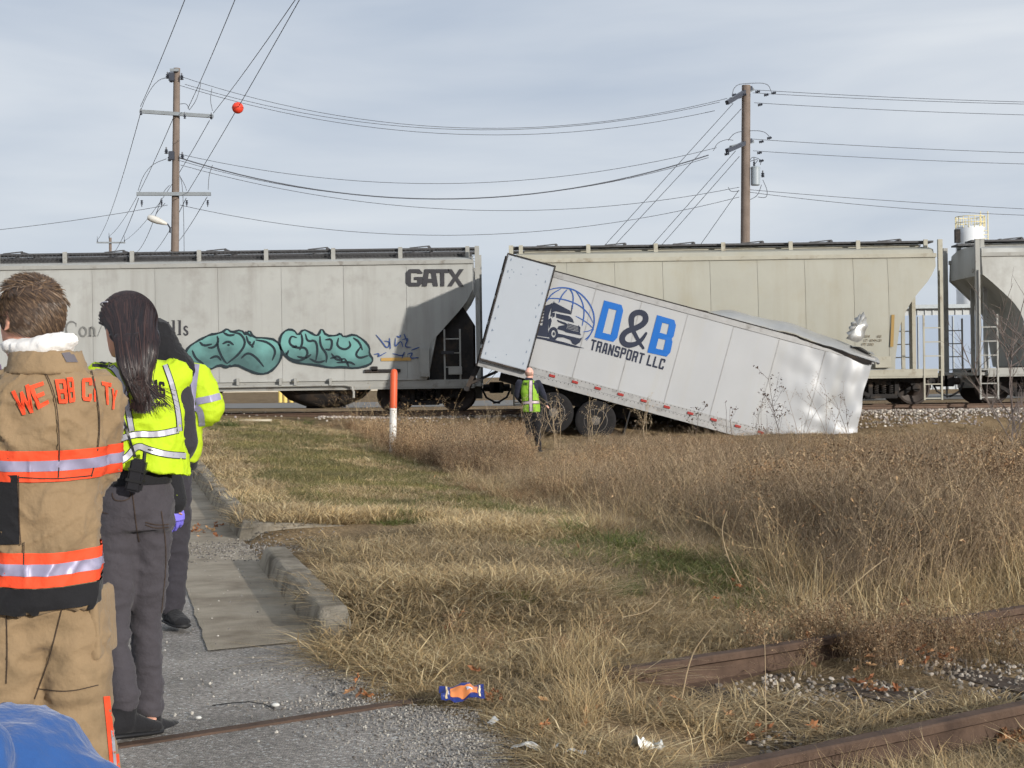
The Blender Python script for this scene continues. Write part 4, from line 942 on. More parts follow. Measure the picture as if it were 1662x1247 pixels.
c0 = sum(lp, Vector()) / len(lp); vs = [c0 + Vector((0, .25, 0))]
for ringk in (.5, 1.0):
    for i, p_ in enumerate(lp):
        q = c0 + (p_ - c0) * ringk; q.y = .25 + (.15 * (p_.x - c0.x) ** 2 * 8 - 0.05 * math.sin(i * 2.1)) * ringk + (0.02 * math.sin(i * 5) if ringk == 1 else 0) + .25 * (p_.z - c0.z) * ringk; vs.append(q)
n_ = len(lp); fs = [(0, 1 + i, 1 + (i + 1) % n_) for i in range(n_)] + [(1 + i, 1 + n_ + i, 1 + n_ + (i + 1) % n_, 1 + (i + 1) % n_) for i in range(n_)]
m_.add(vs, fs); lf = m_.build('torn_sheet', M['roof_sheet'], trailer, world=False, smooth=60)
md2 = lf.modifiers.new('t', 'SOLIDIFY'); md2.thickness = .01
m_ = MB(); m_.grid(10, 6, lambda u, v: Vector((8.9 + .6 * u, .1 + .5 * v, 2.9 + .05 * math.sin(u * 5 + v * 3)))); m_.build('torn_sheet', M['roof_sheet'], trailer, world=False, smooth=60)
# crumpled front wall remains
m_ = MB(); m_.grid(14, 14, lambda u, v: Vector((TLn - .15 + .12 * math.sin(v * 9 + u * 4) + .1 * noise.noise(Vector((u * 5, v * 5, 0))), .05 + (TD - .1) * u, .05 + 2.6 * v))); m_.build('crushed_front_wall', M['trailer_rail'], trailer, world=False)

# lettering and emblem on the trailer side (traced in the plane of the side)
ZL = lambda x, y: (840 + x / 5.936, 440 + y / 5.936)
def T2(off): return lambda x, y: (lambda w_: Vector((w_.x, w_.y - off, w_.z)))(P(x, y, TYN) + Vector((0, 0, 0)) )
def tside(off):
    def f(x, y):
        w_ = P(x, y, TYN); q = TMi @ w_; q.y = -0.010 - off - crump(q.x, q.z); return TM @ q
    return f
def quad_map(p00, p10, p11, p01):
    p00, p10, p11, p01 = (Vector(q) for q in (p00, p10, p11, p01))
    return lambda u, v: tuple(p00 * (1 - u) * (1 - v) + p10 * u * (1 - v) + p11 * u * v + p01 * (1 - u) * v)
def letter_quad(ch, q, mat, **kw):      # q = bottom-left, bottom-right, top-right, top-left in zoom pixels
    f = quad_map(*[ZL(*a) for a in q]); decal('lettering', [[[f(*a) for a in lp] for lp in glyph(ch, **kw)]], tside(0.002), mat, trailer)
letter_quad('D', ((740, 640), (950, 690), (1028, 335), (835, 283)), M['blue'], t=.31, s=.17, c=.13)
letter_quad('B', ((1250, 785), (1462, 832), (1535, 480), (1345, 425)), M['blue'], t=.33, s=.15, c=.13)
decal('lettering', ribbon([ZL(*q) for q in ((1218, 752), (1180, 700), (1105, 560), (1095, 500), (1100, 430), (1150, 396), (1215, 405), (1240, 450), (1225, 500), (1160, 545), (1060, 575), (1012, 620), (1005, 675), (1045, 712), (1105, 715), (1170, 690), (1215, 640), (1245, 592))], 9.2, smooth=2), tside(0.002), M['navy'], trailer)
fw = quad_map(ZL(694, 758), ZL(1402, 952), ZL(1430, 852), ZL(716, 656))
for sh in word('TRANSPORT LLC', 0, 0, 1, 1, gap=0.22, space=.35, t=.30, s=.16, c=.12): decal('lettering', [[[fw(*a) for a in lp] for lp in sh]], tside(0.002), M['navy'], trailer)
def rib(pts, w_, mat, closed=False, sm=2, nm='emblem', off=.002): decal(nm, ribbon([ZL(*a) for a in pts], w_ / 5.936, closed=closed, smooth=sm), tside(off), mat, trailer)
for pts, w_ in (([(246, 210), (330, 172), (430, 158), (520, 172), (600, 210), (670, 280), (720, 360), (742, 450), (735, 540), (700, 620), (665, 670)], 13),
                ([(230, 285), (320, 262), (420, 268), (520, 295), (620, 345), (690, 420), (728, 500)], 11),
                ([(495, 170), (525, 200), (538, 250), (535, 300), (528, 370)], 11), ([(480, 178), (430, 230), (398, 305)], 11), ([(420, 172), (330, 220), (275, 300)], 11),
                ([(560, 190), (615, 270), (642, 360), (640, 450), (622, 530)], 11), ([(560, 435), (620, 465), (680, 505), (725, 550)], 9), ([(630, 588), (690, 580), (720, 560)], 9), ([(735, 560), (690, 630), (650, 662)], 10)):
    rib(pts, w_, M['blue_line'])
def pol(mat, loops, off=.002, nm='emblem'): decal(nm, [[[ZL(*a) for a in lp] for lp in loops]], tside(off), mat, trailer)
# trailer of the drawn truck: solid with speed stripes
pol(M['navy'], [[(262, 345), (340, 305), (300, 430), (295, 560), (300, 640), (200, 625), (140, 620), (150, 590), (190, 580), (195, 560), (165, 520), (240, 525), (250, 470)]])
for k in range(6):
    y_ = 340 + k * 30; x_ = 215 - k * 8; pol(M['navy'], [[(x_, y_ + 8), (300, y_ - 16), (296, y_ + 2), (x_ + 10, y_ + 14)]], off=.003)
pol(M['navy'], [[(350, 300), (510, 385), (512, 418), (440, 405), (370, 388), (338, 398), (330, 440), (318, 440), (330, 330)]])
rib([(352, 290), (350, 320), (340, 380)], 9, M['navy'], sm=0); rib([(525, 330), (522, 380), (515, 420)], 12, M['navy'], sm=0)
pol(M['navy'], [[(372, 410), (500, 435), (530, 460), (545, 500), (470, 480), (375, 450)]])          # windscreen
pol(M['navy'], [[(338, 405), (362, 402), (358, 440), (335, 450)]]); 
pol(M['navy'], [[(380, 470), (466, 500), (482, 515), (470, 560), (600, 592), (612, 620), (470, 592), (440, 575), (380, 560), (400, 530), (460, 520), (390, 490)]])
for k in range(5): pol(M['navy'], [[(486 - k * 3, 505 + k * 15), (590 + k * 1, 535 + k * 13), (590 + k, 542 + k * 13), (484 - k * 3, 514 + k * 15)]], off=.003)
pol(M['navy'], [[(585, 520), (606, 545), (602, 600), (590, 596)]], off=.0025)
pol(M['navy'], [[(300, 470), (320, 450), (330, 480), (318, 530), (302, 560)]], off=.003)
wc = [(345 + 46 * math.cos(a), 605 + 66 * math.sin(a)) for a in np.linspace(0, 2 * math.pi, 19)[:-1]]; wh = [(348 + 22 * math.cos(a), 605 + 36 * math.sin(a)) for a in np.linspace(0, 2 * math.pi, 13)[:-1]]
pol(M['navy'], [wc, wh], off=.0035); pol(M['navy'], [[(350 + 10 * math.cos(a), 605 + 18 * math.sin(a)) for a in np.linspace(0, 2 * math.pi, 13)[:-1]]], off=.0035)
pol(M['navy'], [[(380, 600), (600, 650), (625, 640), (600, 690), (560, 715), (530, 700), (510, 665), (440, 640), (385, 640)]], off=.0025)
pol(M['navy'], [[(136, 622), (300, 650), (460, 690), (560, 720), (645, 745), (560, 738), (400, 700), (250, 662), (134, 640)]], off=.003)

# ------------------------------------------------------------------ poles, lamps, wires
PY = 60.0; SPX = 2350 / PY
def pole(px_t, py_t, px_b, r0, r1, Y, label, nm='utility_pole'):
    tp = P(px_t, py_t, Y); bt_ = P(px_b, 650, Y); bt_.z = gz(bt_.x, Y) - .1
    t_ = thing(nm, label, 'utility pole', tuple(bt_))
    m_ = MB(); m_.tube([bt_ + (tp - bt_) * (i / 10) for i in range(11)], [r0 + (r1 - r0) * i / 10 for i in range(11)], 16); m_.build('post', M['wood_pole'], t_, smooth=60)
    return t_, bt_, tp
lp_, lb, lt = pole(287, 111, 281, .19, .135, PY, 'timber utility pole with two crossarms and a street lamp, rising behind the grey wagon')
rp_, rb, rt = pole(1211, 139, 1208, .21, .18, PY, 'timber utility pole with slanting crossarms and a transformer, behind the beige wagon')
def arm(t_, a, b_, w_=.10, nm='crossarm', mat='galv'): m_ = MB(); m_.bar(a, b_, w_, w_ * 1.1); m_.build(nm, M[mat], t_)
def insul(t_, p_, h=.28, r=.06, nm='insulator', ax=Vector((0, 0, 1))):
    m_ = MB(); m_.disc(p_, ax, r, [(.35, 0), (1, .02), (.4, .05), (1, .09), (.4, .12), (.9, .16), (.35, .19), (.3, h)], 10); m_.build(nm, M['insul'], t_, smooth=40)
f_ = PY - .22
arm(lp_, P(227, 181, f_), P(346, 189, f_), .13); arm(lp_, P(222, 315, f_), P(342, 315, f_), .13)
arm(lp_, P(276, 114, f_), P(290, 114, f_), .1)
for q in ((229, 180), (300, 186), (343, 187), (230, 318), (262, 318), (303, 318), (337, 318)): insul(lp_, P(q[0], q[1] + 7, f_ - .05), ax=Vector((0, 0, -1)) if q[1] > 300 else Vector((0, 0, 1)))
for q in ((272, 128), (278, 134), (270, 250), (275, 262), (295, 130), (296, 258)): insul(lp_, P(q[0], q[1], f_), r=.09)
for y_ in (124, 252):
    m_ = MB(); a, b_ = P(274, y_ - 6, f_), P(283, y_ + 8, f_); m_.box(a.x, b_.x, f_ - .1, f_ + .1, b_.z, a.z); m_.build('switch_box', M['insul'], lp_, bevel=.02)
m_ = MB(); q = [P(276, 378, f_), P(276, 370, f_ - .1), P(272, 364, f_ - .3), P(264, 362, f_ - .4)]; m_.tube(q, .035, 8); m_.build('lamp_bracket', M['insul'], lp_, smooth=60)
m_ = MB(); a = P(255, 358, f_ - .4); dx_ = Vector((.93, 0, -.36)); m_.rings([(a + dx_ * s_, Vector((0, .16 * k, 0)), Vector((.36, 0, .93)) * .14 * k) for s_, k in ((-.42, .3), (-.38, .8), (-.2, 1.05), (.05, 1.0), (.25, .7), (.42, .4), (.44, .1))], n=16); m_.build('lamp_head', mk('pale lamp housing', (198, 196, 190), .4), lp_, smooth=60)
# right pole: two slanting double arms (they run towards us at an angle), transformer
for y0_, y1_ in ((167, 143), (245, 228)):
    for dz in (0, ):
        arm(rp_, P(1180, y0_ - 0, PY - 1.2), P(1219, y1_, PY + .3), .15, mat='insul'); arm(rp_, P(1186, y0_ - 6, PY - .9), P(1222, y1_ + 2, PY + .5), .11)
for q in ((1188, 152), (1196, 156), (1204, 152), (1226, 147), (1240, 152), (1252, 149), (1230, 168), (1184, 240), (1195, 235), (1176, 248), (1232, 228), (1245, 222), (1229, 246), (1232, 259)): insul(rp_, P(q[0], q[1] + 3, PY - .3), r=.07, h=.2, ax=Vector((1, 0, .2)).normalized())
m_ = MB(); c1, c2 = P(1226, 272, PY - .1), P(1226, 301, PY - .1); ax_ = (c1 - c2).normalized(); hh = (c1 - c2).length
m_.disc(c2, ax_, .19, [(.9, 0), (1, .02), (1, hh - .05), (1.05, hh - .04), (1.05, hh), (.9, hh + .03), (.2, hh + .06)], 20); m_.build('transformer', mk('transformer grey', (150, 160, 168), .45), rp_, smooth=35)
insul(rp_, P(1224, 270, PY - .1), h=.35, r=.06); insul(rp_, P(1238, 288, PY - .1), r=.09)
def hang(t_, pts, r=.014, nm='jumper_wire', Y=PY - .1, sm=True):
    q = [P(a, b_, Y) for a, b_ in pts]
    if sm:
        for _ in range(3):
            z = [q[0]]
            for a, b_ in zip(q[:-1], q[1:]): z += [a * .75 + b_ * .25, a * .25 + b_ * .75]
            q = z + [q[-1]]
    m_ = MB(); m_.tube(q, r, 5); m_.build(nm, M['wire'], t_, smooth=60)
for pts in (((1188, 168), (1190, 138), (1218, 135), (1246, 135), (1252, 149)), ((1158, 245), (1164, 232), (1180, 226), (1190, 228)), ((1182, 228), (1192, 215), (1218, 212), (1240, 213), (1249, 222)), ((1217, 260), (1222, 254), (1236, 260), (1234, 268)),
            ((1238, 292), (1246, 310), (1244, 322), (1230, 320)), ((1236, 300), (1230, 318), (1218, 324)), ((1217, 262), (1232, 258), (1224, 268)), ((1182, 304), (1186, 312), (1200, 310))): hang(rp_, pts)
for pts in (((275, 125), (255, 130), (238, 155), (229, 178)), ((326, 134), (325, 142), (318, 165), (307, 179)), ((344, 144), (341, 162), (345, 180)), ((292, 169), (303, 168), (307, 178)), ((270, 258), (248, 266), (232, 285), (224, 310)), ((345, 268), (339, 285), (338, 308)),
            ((293, 288), (300, 300), (303, 310)), ((275, 301), (268, 308), (262, 318)), ((292, 285), (296, 300), (298, 340), (299, 408)), ((268, 330), (258, 340), (252, 350))): hang(lp_, pts)

def sagwire(p0, p1, pm=None, Y0=PY, Y1=PY, Ym=None, r=.012, label='', grp=None, n=28, nm='overhead_wire'):
    a, b_ = P(*p0, Y0), P(*p1, Y1)
    if pm is not None:
        mm = P(*pm, (Y0 + Y1) / 2 if Ym is None else Ym); t_ = (mm.x - a.x) / (b_.x - a.x); lin_ = a + (b_ - a) * t_; s_ = (mm.z - lin_.z) / (4 * t_ * (1 - t_))
    else: s_ = 0
    pts = [a + (b_ - a) * u + Vector((0, 0, 4 * s_ * u * (1 - u))) for u in np.linspace(0, 1, n)]
    m_ = MB(); m_.tube(pts, r, 5); o = m_.build(nm, M['wire'], smooth=60)
    tag(o, label, 'wire', grp); return pts
LR = 'wires strung between the two poles'
sagwire((283, 121), (1180, 160), (760, 208), label='topmost overhead wire sagging between the two timber poles', grp=LR)
sagwire((300, 137), (1168, 166), (790, 211), label='second wire from the top, just under the topmost between the poles', grp=LR)
sagwire((292, 139), (1160, 180), (740, 218), label='lowest of the three close wires at pole top height', grp=LR)
sagwire((290, 250), (1163, 240), (740, 298), label='uppermost wire of the middle bundle between the poles', grp=LR)
sagwire((290, 256), (1150, 252), (690, 323), label='heavier wire of the middle bundle sagging between the poles', grp=LR, r=.026)
sagwire((292, 261), (1150, 256), (640, 321), label='thin wire just beneath the heavier middle wire', grp=LR)
sagwire((293, 268), (1200, 304), (800, 342), label='wire from the left pole to the arm below the transformer', grp=LR)
sagwire((292, 333), (1200, 320), (700, 382), label='lowest wire sagging between the two timber poles', grp=LR)
RW = 'wires running off to the right'
for (a, b_, lb_) in (((1222, 146), (1760, 168), 'uppermost wire leaving the right pole to the right'), ((1222, 151), (1760, 171), 'wire close under the uppermost one leaving the right pole'), ((1224, 167), (1760, 189), 'third wire from the top leaving the right pole'),
                     ((1222, 226), (1760, 251), 'wire leaving the middle arm of the right pole'), ((1222, 245), (1760, 269), 'wire leaving just under the middle arm of the right pole'), ((1215, 308), (1760, 344), 'wire leaving the right pole beside the transformer'), ((1215, 312), (1760, 352), 'lowest wire leaving the right pole, drooping first')):
    mid = ((a[0] + b_[0]) / 2, (a[1] + b_[1]) / 2 + (8 if 'drooping' in lb_ else 3)); sagwire(a, b_, mid, label=lb_, grp=RW)
sagwire((272, 333), (-120, 384), (90, 362), label='wire leaving the left pole towards the left edge')
# lines that come over our heads from the left pole
def overhead(p0, dirpx, label, ball=None, nm='overhead_wire'):
    a = P(*p0, PY); b_ = a + Vector((17.0, -57, 1.8)) * 1.0
    # choose the far end so that the wire leaves the frame where the photograph shows it
    d = P(dirpx, 0, 40.0); 
    t_ = (PY - 40) / 57.0; e = a + (d - a) / t_; e.z = e.z
    pts = [a + (e - a) * u + Vector((0, 0, -0.9 * 4 * u * (1 - u) * .5)) for u in np.linspace(0, 1, 30)]
    m_ = MB(); m_.tube(pts, .012, 5); o = m_.build(nm, M['wire'], smooth=60); tag(o, label, 'wire', 'wires passing overhead from the left pole'); return pts
overhead((228, 173), 290, 'overhead wire from the left end of the upper crossarm')
overhead((305, 176), 371, 'overhead wire from the middle of the upper crossarm')
overhead((346, 184), 462, 'overhead wire from the right end of the upper crossarm')
pb = overhead((303, 315), 472, 'overhead wire carrying the red marker ball')
bp_ = min(pb, key=lambda q: abs((CX + (q - CAM).dot(_right) / (q - CAM).dot(_fwd) * FPX) - 387))
k_ = pb.index(bp_)
def proj(q): d = q - CAM; z = d.dot(_fwd); return CX + d.dot(_right) / z * FPX, CY - d.dot(_up) / z * FPX
best = min(((pb[i] * (1 - s_) + pb[i + 1] * s_) for i in range(6) for s_ in np.linspace(0, 1, 20)), key=lambda q: abs(proj(q)[1] - 163))
t_ = thing('marker_ball', 'red orange marker ball on the overhead wire right of the left pole', 'marker ball', tuple(best))
rb_ = 9.3 / 2350 * (best - CAM).dot(_fwd); m_ = MB(); m_.ball(best, rb_, rb_, rb_, n=24, m=16); m_.build('shell', M['ball'], t_, smooth=60)
m_ = MB(); m_.disc(best, (0, 0, 1), rb_ * 1.03, [(1, -.015), (1, .015)], 24); m_.build('seam_band', mk('ball seam', (170, 50, 36)), t_)
# lines running away to the distant pole
FYp = 130.0
fp_, fb, ft = pole(179, 386, 180, .17, .12, FYp, 'small distant utility pole with one crossarm above the grey wagon')
arm(fp_, P(157, 394, FYp - .2), P(203, 394, FYp - .2), .12); insul(fp_, P(158, 393, FYp - .2), h=.5); insul(fp_, P(177, 387, FYp - .2), h=.5); insul(fp_, P(202, 393, FYp - .2), h=.5)
for (a, b_, lb_, s_) in (((228, 184), (158, 390), 'wire falling left from the upper crossarm to the distant pole', .12), ((340, 196), (202, 391), 'wire from the right crossarm end down to the distant pole', .1), ((282, 190), (177, 384), 'wire from behind the left pole to the distant pole', .12),
                        ((225, 322), (170, 420), 'wire falling away from the lower crossarm left end', .05), ((262, 322), (215, 410), 'wire falling away from the lower crossarm beside the lamp', .03), ((302, 322), (230, 420), 'wire falling away from the lower crossarm near the pole', .03), ((336, 320), (250, 420), 'wire falling away from the lower crossarm right end', .03)):
    mid = ((a[0] + b_[0]) / 2, (a[1] + b_[1]) / 2 + 60 * s_)
    A_, B_ = P(*a, PY), P(*b_, FYp); sag = 1.2
    pts = [A_ + (B_ - A_) * u + Vector((0, 0, -sag * 4 * u * (1 - u) * .6)) for u in np.linspace(0, 1, 24)]
    m_ = MB(); m_.tube(pts, .015, 5); tag(m_.build('overhead_wire', M['wire'], smooth=60), lb_, 'wire', 'wires running back to the distant pole')
# guys of the right pole
for (a, b_, lb_) in (((1190, 168), (980, 400), 'upper left of the two long guy wires off the right pole'), ((1203, 177), (996, 400), 'guy wire right beside the upper left one'), ((1194, 245), (1057, 400), 'guy wire from the middle arm of the right pole'), ((1200, 254), (1072, 400), 'guy wire just right of the middle arm one'), ((1199, 309), (1135, 400), 'shortest guy wire, lowest on the right pole')):
    s_ = (640 - a[1]) / (b_[1] - a[1]); e = (a[0] + (b_[0] - a[0]) * s_, 640)
    A_, B_ = P(*a, PY), P(*e, PY + 3); m_ = MB(); m_.tube([A_, B_], .014, 5); tag(m_.build('guy_wire', M['wire']), lb_, 'wire', 'guy wires of the right pole')

# ------------------------------------------------------------------ marker post, far things
Yp = 27.2; bpst = G(637, 737); Yp = bpst.y
mp_ = thing('marker_post', 'orange topped white marker post leaning in the weeds', 'marker post', tuple(bpst))
tp = P(639.5, 604, Yp); mid = bpst + (tp - bpst) * .56
m_ = MB(); m_.tube([bpst - Vector((0, 0, .1)), mid], .062, 18); m_.build('white_tube', M['white_pl'], mp_, smooth=40)
m_ = MB(); m_.tube([mid, tp - (tp - bpst).normalized() * .03, tp], [.064, .064, .05], 18); m_.disc(tp, (0, 0, 1), .062, [(1, -.03), (.9, .02), (.6, .045), (.2, .055)], 18); m_.build('orange_cap', M['orange'], mp_, smooth=40)
M['yellow'] = mk('yellow bollard paint', (214, 190, 110), .6)
for i, (q, h) in enumerate(((455, 0), (463, 0), (473, 0), (484, 0), (497, 0), (520, 0))):
    b_ = P(q, 652, 78); b_.z = gz(b_.x, 78)
    m_ = MB(); m_.tube([b_, b_ + Vector((0, 0, 1.15))], .11, 12); m_.disc(b_ + Vector((0, 0, 1.15)), (0, 0, 1), .11, [(1, 0), (.7, .06), (.1, .08)], 12)
    o = m_.build('bollard', M['yellow'], smooth=40)
    tag(o, ['leftmost pale yellow bollard seen under the grey wagon', 'second pale yellow bollard from the left under the grey wagon', 'third pale yellow bollard from the left under the grey wagon', 'fourth pale yellow bollard from the left under the grey wagon', 'fifth pale yellow bollard, just left of the pipe end', 'rightmost pale yellow bollard seen under the grey wagon'][i], 'bollard', 'yellow bollards beyond the train')
# low distant warehouse behind the left wagon and a line of trees far off
def shed(name, label, px0, px1, Y, ztop, mat, dep=14, cat='building'):
    a, b_ = P(px0, 600, Y).x, P(px1, 600, Y).x; t_ = thing(name, label, cat, ((a + b_) / 2, Y, 0))
    m_ = MB(); m_.box(a, b_, Y, Y + dep, -.1, ztop); m_.build('wall', mat, t_)
    m_ = MB(); m_.prism([(a - .3, ztop), (b_ + .3, ztop), (b_ + .3, ztop + .25), (a - .3, ztop + .25)], Y - .4, Y + dep + .4); m_.build('roof', M['galv'], t_)
    return t_, a, b_
M['ribwall'] = mk('white ribbed sheet cladding', (176, 180, 182), .5, .1, .4, var=(1, .05))
t_, a, b_ = shed('metal_building', 'white ribbed metal building seen between the beige and pale grey wagons', 1440, 1750, 95, 5.4, M['ribwall'])
n_ = int((b_ - a) / .5)
for k in range(n_):
    m_ = MB(); x = a + k * .5; m_.box(x, x + .09, 94.93, 94.998, 0, 5.35); m_.build('cladding_rib', M['ribwall'], t_)
m_ = MB(); m_.box(a, b_, 94.85, 94.99, 4.05, 4.25); m_.build('gutter_band', M['steel_dark'], t_)
for k in range(8):
    x = a + 1.5 + k * 1.55; m_ = MB(); m_.box(x, x + 1.1, 94.9, 94.99, 2.4, 3.9); m_.build('window', mk('dark pane', (70, 78, 88), .2), t_)
pt = thing('parked_trailer', 'pale blue white box trailer parked beyond the train', 'trailer', (14.2, 62, 0))
m_ = MB(); m_.box(12.9, 24.5, 62, 64.5, 1.15, 3.70); m_.build('box', mk('pale box body', (148, 162, 182), .5), pt, bevel=.03)
for x in (13.2, 14.4, 15.9, 17.4, 18.9, 20.4, 21.9, 23.4): m_ = MB(); m_.box(x, x + .05, 61.96, 61.998, 1.2, 3.65); m_.build('side_post', M['galv'], pt)
for x in (14.2, 15.4):
    m_ = MB(); m_.disc((x, 62.3, .6), (0, -1, 0), .5, [(1, -.15), (1, .1), (.9, .14), (.5, .12), (.4, .05), (.1, .05)], 24); m_.build('wheel', M['tyre'], pt, smooth=35)
m_ = MB(); m_.box(13.5, 16.2, 62.2, 64.3, .9, 1.14); m_.bar((22.6, 62.4, 0.15), (22.6, 62.4, 1.14), .12, .12); m_.bar((22.6, 64.1, 0.15), (22.6, 64.1, 1.14), .12, .12); m_.build('chassis', M['steel_dark'], pt)
# storage tank with a railing
TKY = 120.0; c = P(1575, 388, TKY); rtk = 23 / 2350 * TKY
tk = thing('storage_tank', 'white cylindrical storage tank with a yellow railing above the pale grey wagon', 'tank', (c.x, TKY, 0))
ztk = P(1575, 371, TKY).z
m_ = MB(); m_.disc((c.x, TKY, 0.1), (0, 0, 1), rtk, [(1, 0), (1, ztk - .1), (.98, ztk), (.1, ztk + .25)], 40); m_.build('shell', mk('white tank paint', (214, 218, 222), .4), tk, smooth=30)
M['railing'] = mk('pale railing', (216, 204, 160), .5)
for h in (.45, .95):
    m_ = MB(); m_.tube([(c.x + rtk * math.cos(a_), TKY + rtk * math.sin(a_), ztk + h) for a_ in np.linspace(0, 2 * math.pi, 41)], .035, 5); m_.build('railing_bar', M['railing'], tk)
for a_ in np.linspace(0, 2 * math.pi, 17)[:-1]:
    m_ = MB(); q = Vector((c.x + rtk * math.cos(a_), TKY + rtk * math.sin(a_), ztk)); m_.tube([q, q + Vector((0, 0, .97))], .035, 5); m_.build('railing_post', M['railing'], tk)
m_ = MB()
for dx_ in (-.3, .3): m_.tube([(c.x + rtk * .75 + dx_, TKY - rtk * .75, .2), (c.x + rtk * .75 + dx_, TKY - rtk * .75, ztk + 1.3)], .05, 5)
for k in range(40): m_.bar((c.x + rtk * .75 - .3, TKY - rtk * .75, .3 + k * .32), (c.x + rtk * .75 + .3, TKY - rtk * .75, .3 + k * .32), .04, .04)
m_.build('ladder', M['railing'], tk)
m_ = MB(); q = P(1556, 382, TKY - rtk - .1); m_.box(q.x - .25, q.x + .15, q.y, q.y + .4, q.z - .6, q.z + .5); m_.build('hatch', M['steel_dark'], tk)
t_, a, b_ = shed('low_warehouse', 'long low pale building far behind the grey wagon', 330, 760, 150, 3.4, mk('pale far wall', (196, 188, 172), .8, var=(.3, .08)))
for k in range(9):
    x = a + 1.5 + k * 3; m_ = MB(); m_.box(x, x + 1.4, 149.9, 149.99, .3, 2.6); m_.build('door', M['steel_dark'], t_)
# ------------------------------------------------------------------ people
UP = Vector((0, 0, 1))
def remesh(mb_, voxel, smooth=6, name='m'):
    me = mb_.mesh(name); o = bpy.data.objects.new(name, me); COL.objects.link(o)
    bm = bmesh.new(); bm.from_mesh(me); bmesh.ops.recalc_face_normals(bm, faces=bm.faces); bm.to_mesh(me); bm.free()
    md = o.modifiers.new('r', 'REMESH'); md.mode = 'VOXEL'; md.voxel_size = voxel
    if smooth: ms = o.modifiers.new('s', 'SMOOTH'); ms.factor = 0.5; ms.iterations = smooth
    dg = bpy.context.evaluated_depsgraph_get(); out_ = bpy.data.meshes.new_from_object(o.evaluated_get(dg))
    bpy.data.objects.remove(o); bpy.data.meshes.remove(me); return out_
def finish(me, name, mat, parent, disp=None, root=None):
    if disp:
        n_ = len(me.vertices); co = np.empty(n_ * 3); me.vertices.foreach_get('co', co); nr = np.empty(n_ * 3); me.vertices.foreach_get('normal', nr)
        co = co.reshape(-1, 3); nr = nr.reshape(-1, 3)
        for i in range(n_): co[i] += nr[i] * disp(Vector(co[i]))
        me.vertices.foreach_set('co', co.ravel()); me.update()
    r_ = root or parent
    me.transform(WM[r_.name].inverted()); me.materials.clear(); me.materials.append(mat); me.shade_smooth()
    o = bpy.data.objects.new(name, me); COL.objects.link(o); o.parent = parent; o.name = name
    return o
def bvh_world(o, root):
    me = o.data; W = WM[root.name]
    return BVHTree.FromPolygons([W @ v.co for v in me.vertices], [tuple(p.vertices) for p in me.polygons])
def folds(amp, sc_=(7, 7, 3.2), seed=0, ridge=True, fine=0.25):
    def f(p):
        q = Vector((p.x * sc_[0] + seed, p.y * sc_[1], p.z * sc_[2])); d_ = noise.noise(q + Vector((0, 0, 9)))
        q = q + Vector((d_, -d_, d_)) * .6
        a = noise.noise(q); v = (1 - abs(a) * 2.6) if ridge else a * 2
        q2 = Vector((q.x * 1.9 + q.z, q.y * 1.9, q.z * 2.4 - q.x * .8)); v2 = 1 - min(1, abs(noise.noise(q2)) * 4.5)
        return amp * (v * .5 - .2 + fine * noise.noise(q * 3.1)) + amp * .42 * v2 * v2 * (0.6 + noise.noise(q * .7))
    return f
def ringband(root, bvh, name, mat, a, b, t0, t1, ang0, ang1, ref, off=0.004, nseg=90, rows=3, tilt=0.0, parent=None, rad=0.7, wob=0.0):
    """strip wrapped round axis a->b between heights t0..t1 (metres from a)"""
    a, b = Vector(a), Vector(b); d = (b - a).normalized(); rx_ = (ref - d * ref.dot(d)).normalized(); ry_ = d.cross(rx_)
    m_ = MB(); idx = {}
    for i in range(nseg + 1):
        an = ang0 + (ang1 - ang0) * i / nseg; dr_ = rx_ * math.cos(an) + ry_ * math.sin(an)
        for j in range(rows + 1):
            t_ = t0 + (t1 - t0) * j / rows + tilt * math.cos(an) + wob * math.sin(an * 3 + 1)
            c = a + d * t_; hit = bvh.ray_cast(c + dr_ * rad, -dr_, rad)
            if hit[0] is None: continue
            idx[(i, j)] = len(m_.v); m_.v.append(hit[0] + dr_ * off)
    for i in range(nseg):
        for j in range(rows):
            k = [(i, j), (i + 1, j), (i + 1, j + 1), (i, j + 1)]
            if all(q in idx for q in k):
                vs = [m_.v[idx[q]] for q in k]
                if max((vs[0] - vs[2]).length, (vs[1] - vs[3]).length) < 0.12: m_.f.append(tuple(idx[q] for q in k)); m_.mi.append(0)
    if not m_.f: return None
    o = m_.build(name, mat, parent or root, smooth=180, recalc=False) if parent is None else None
    if parent is not None:
        me = m_.mesh(name, WM[root.name].inverted()); me.materials.append(mat); me.shade_smooth(); o = bpy.data.objects.new(name, me); COL.objects.link(o); o.parent = parent
    return o
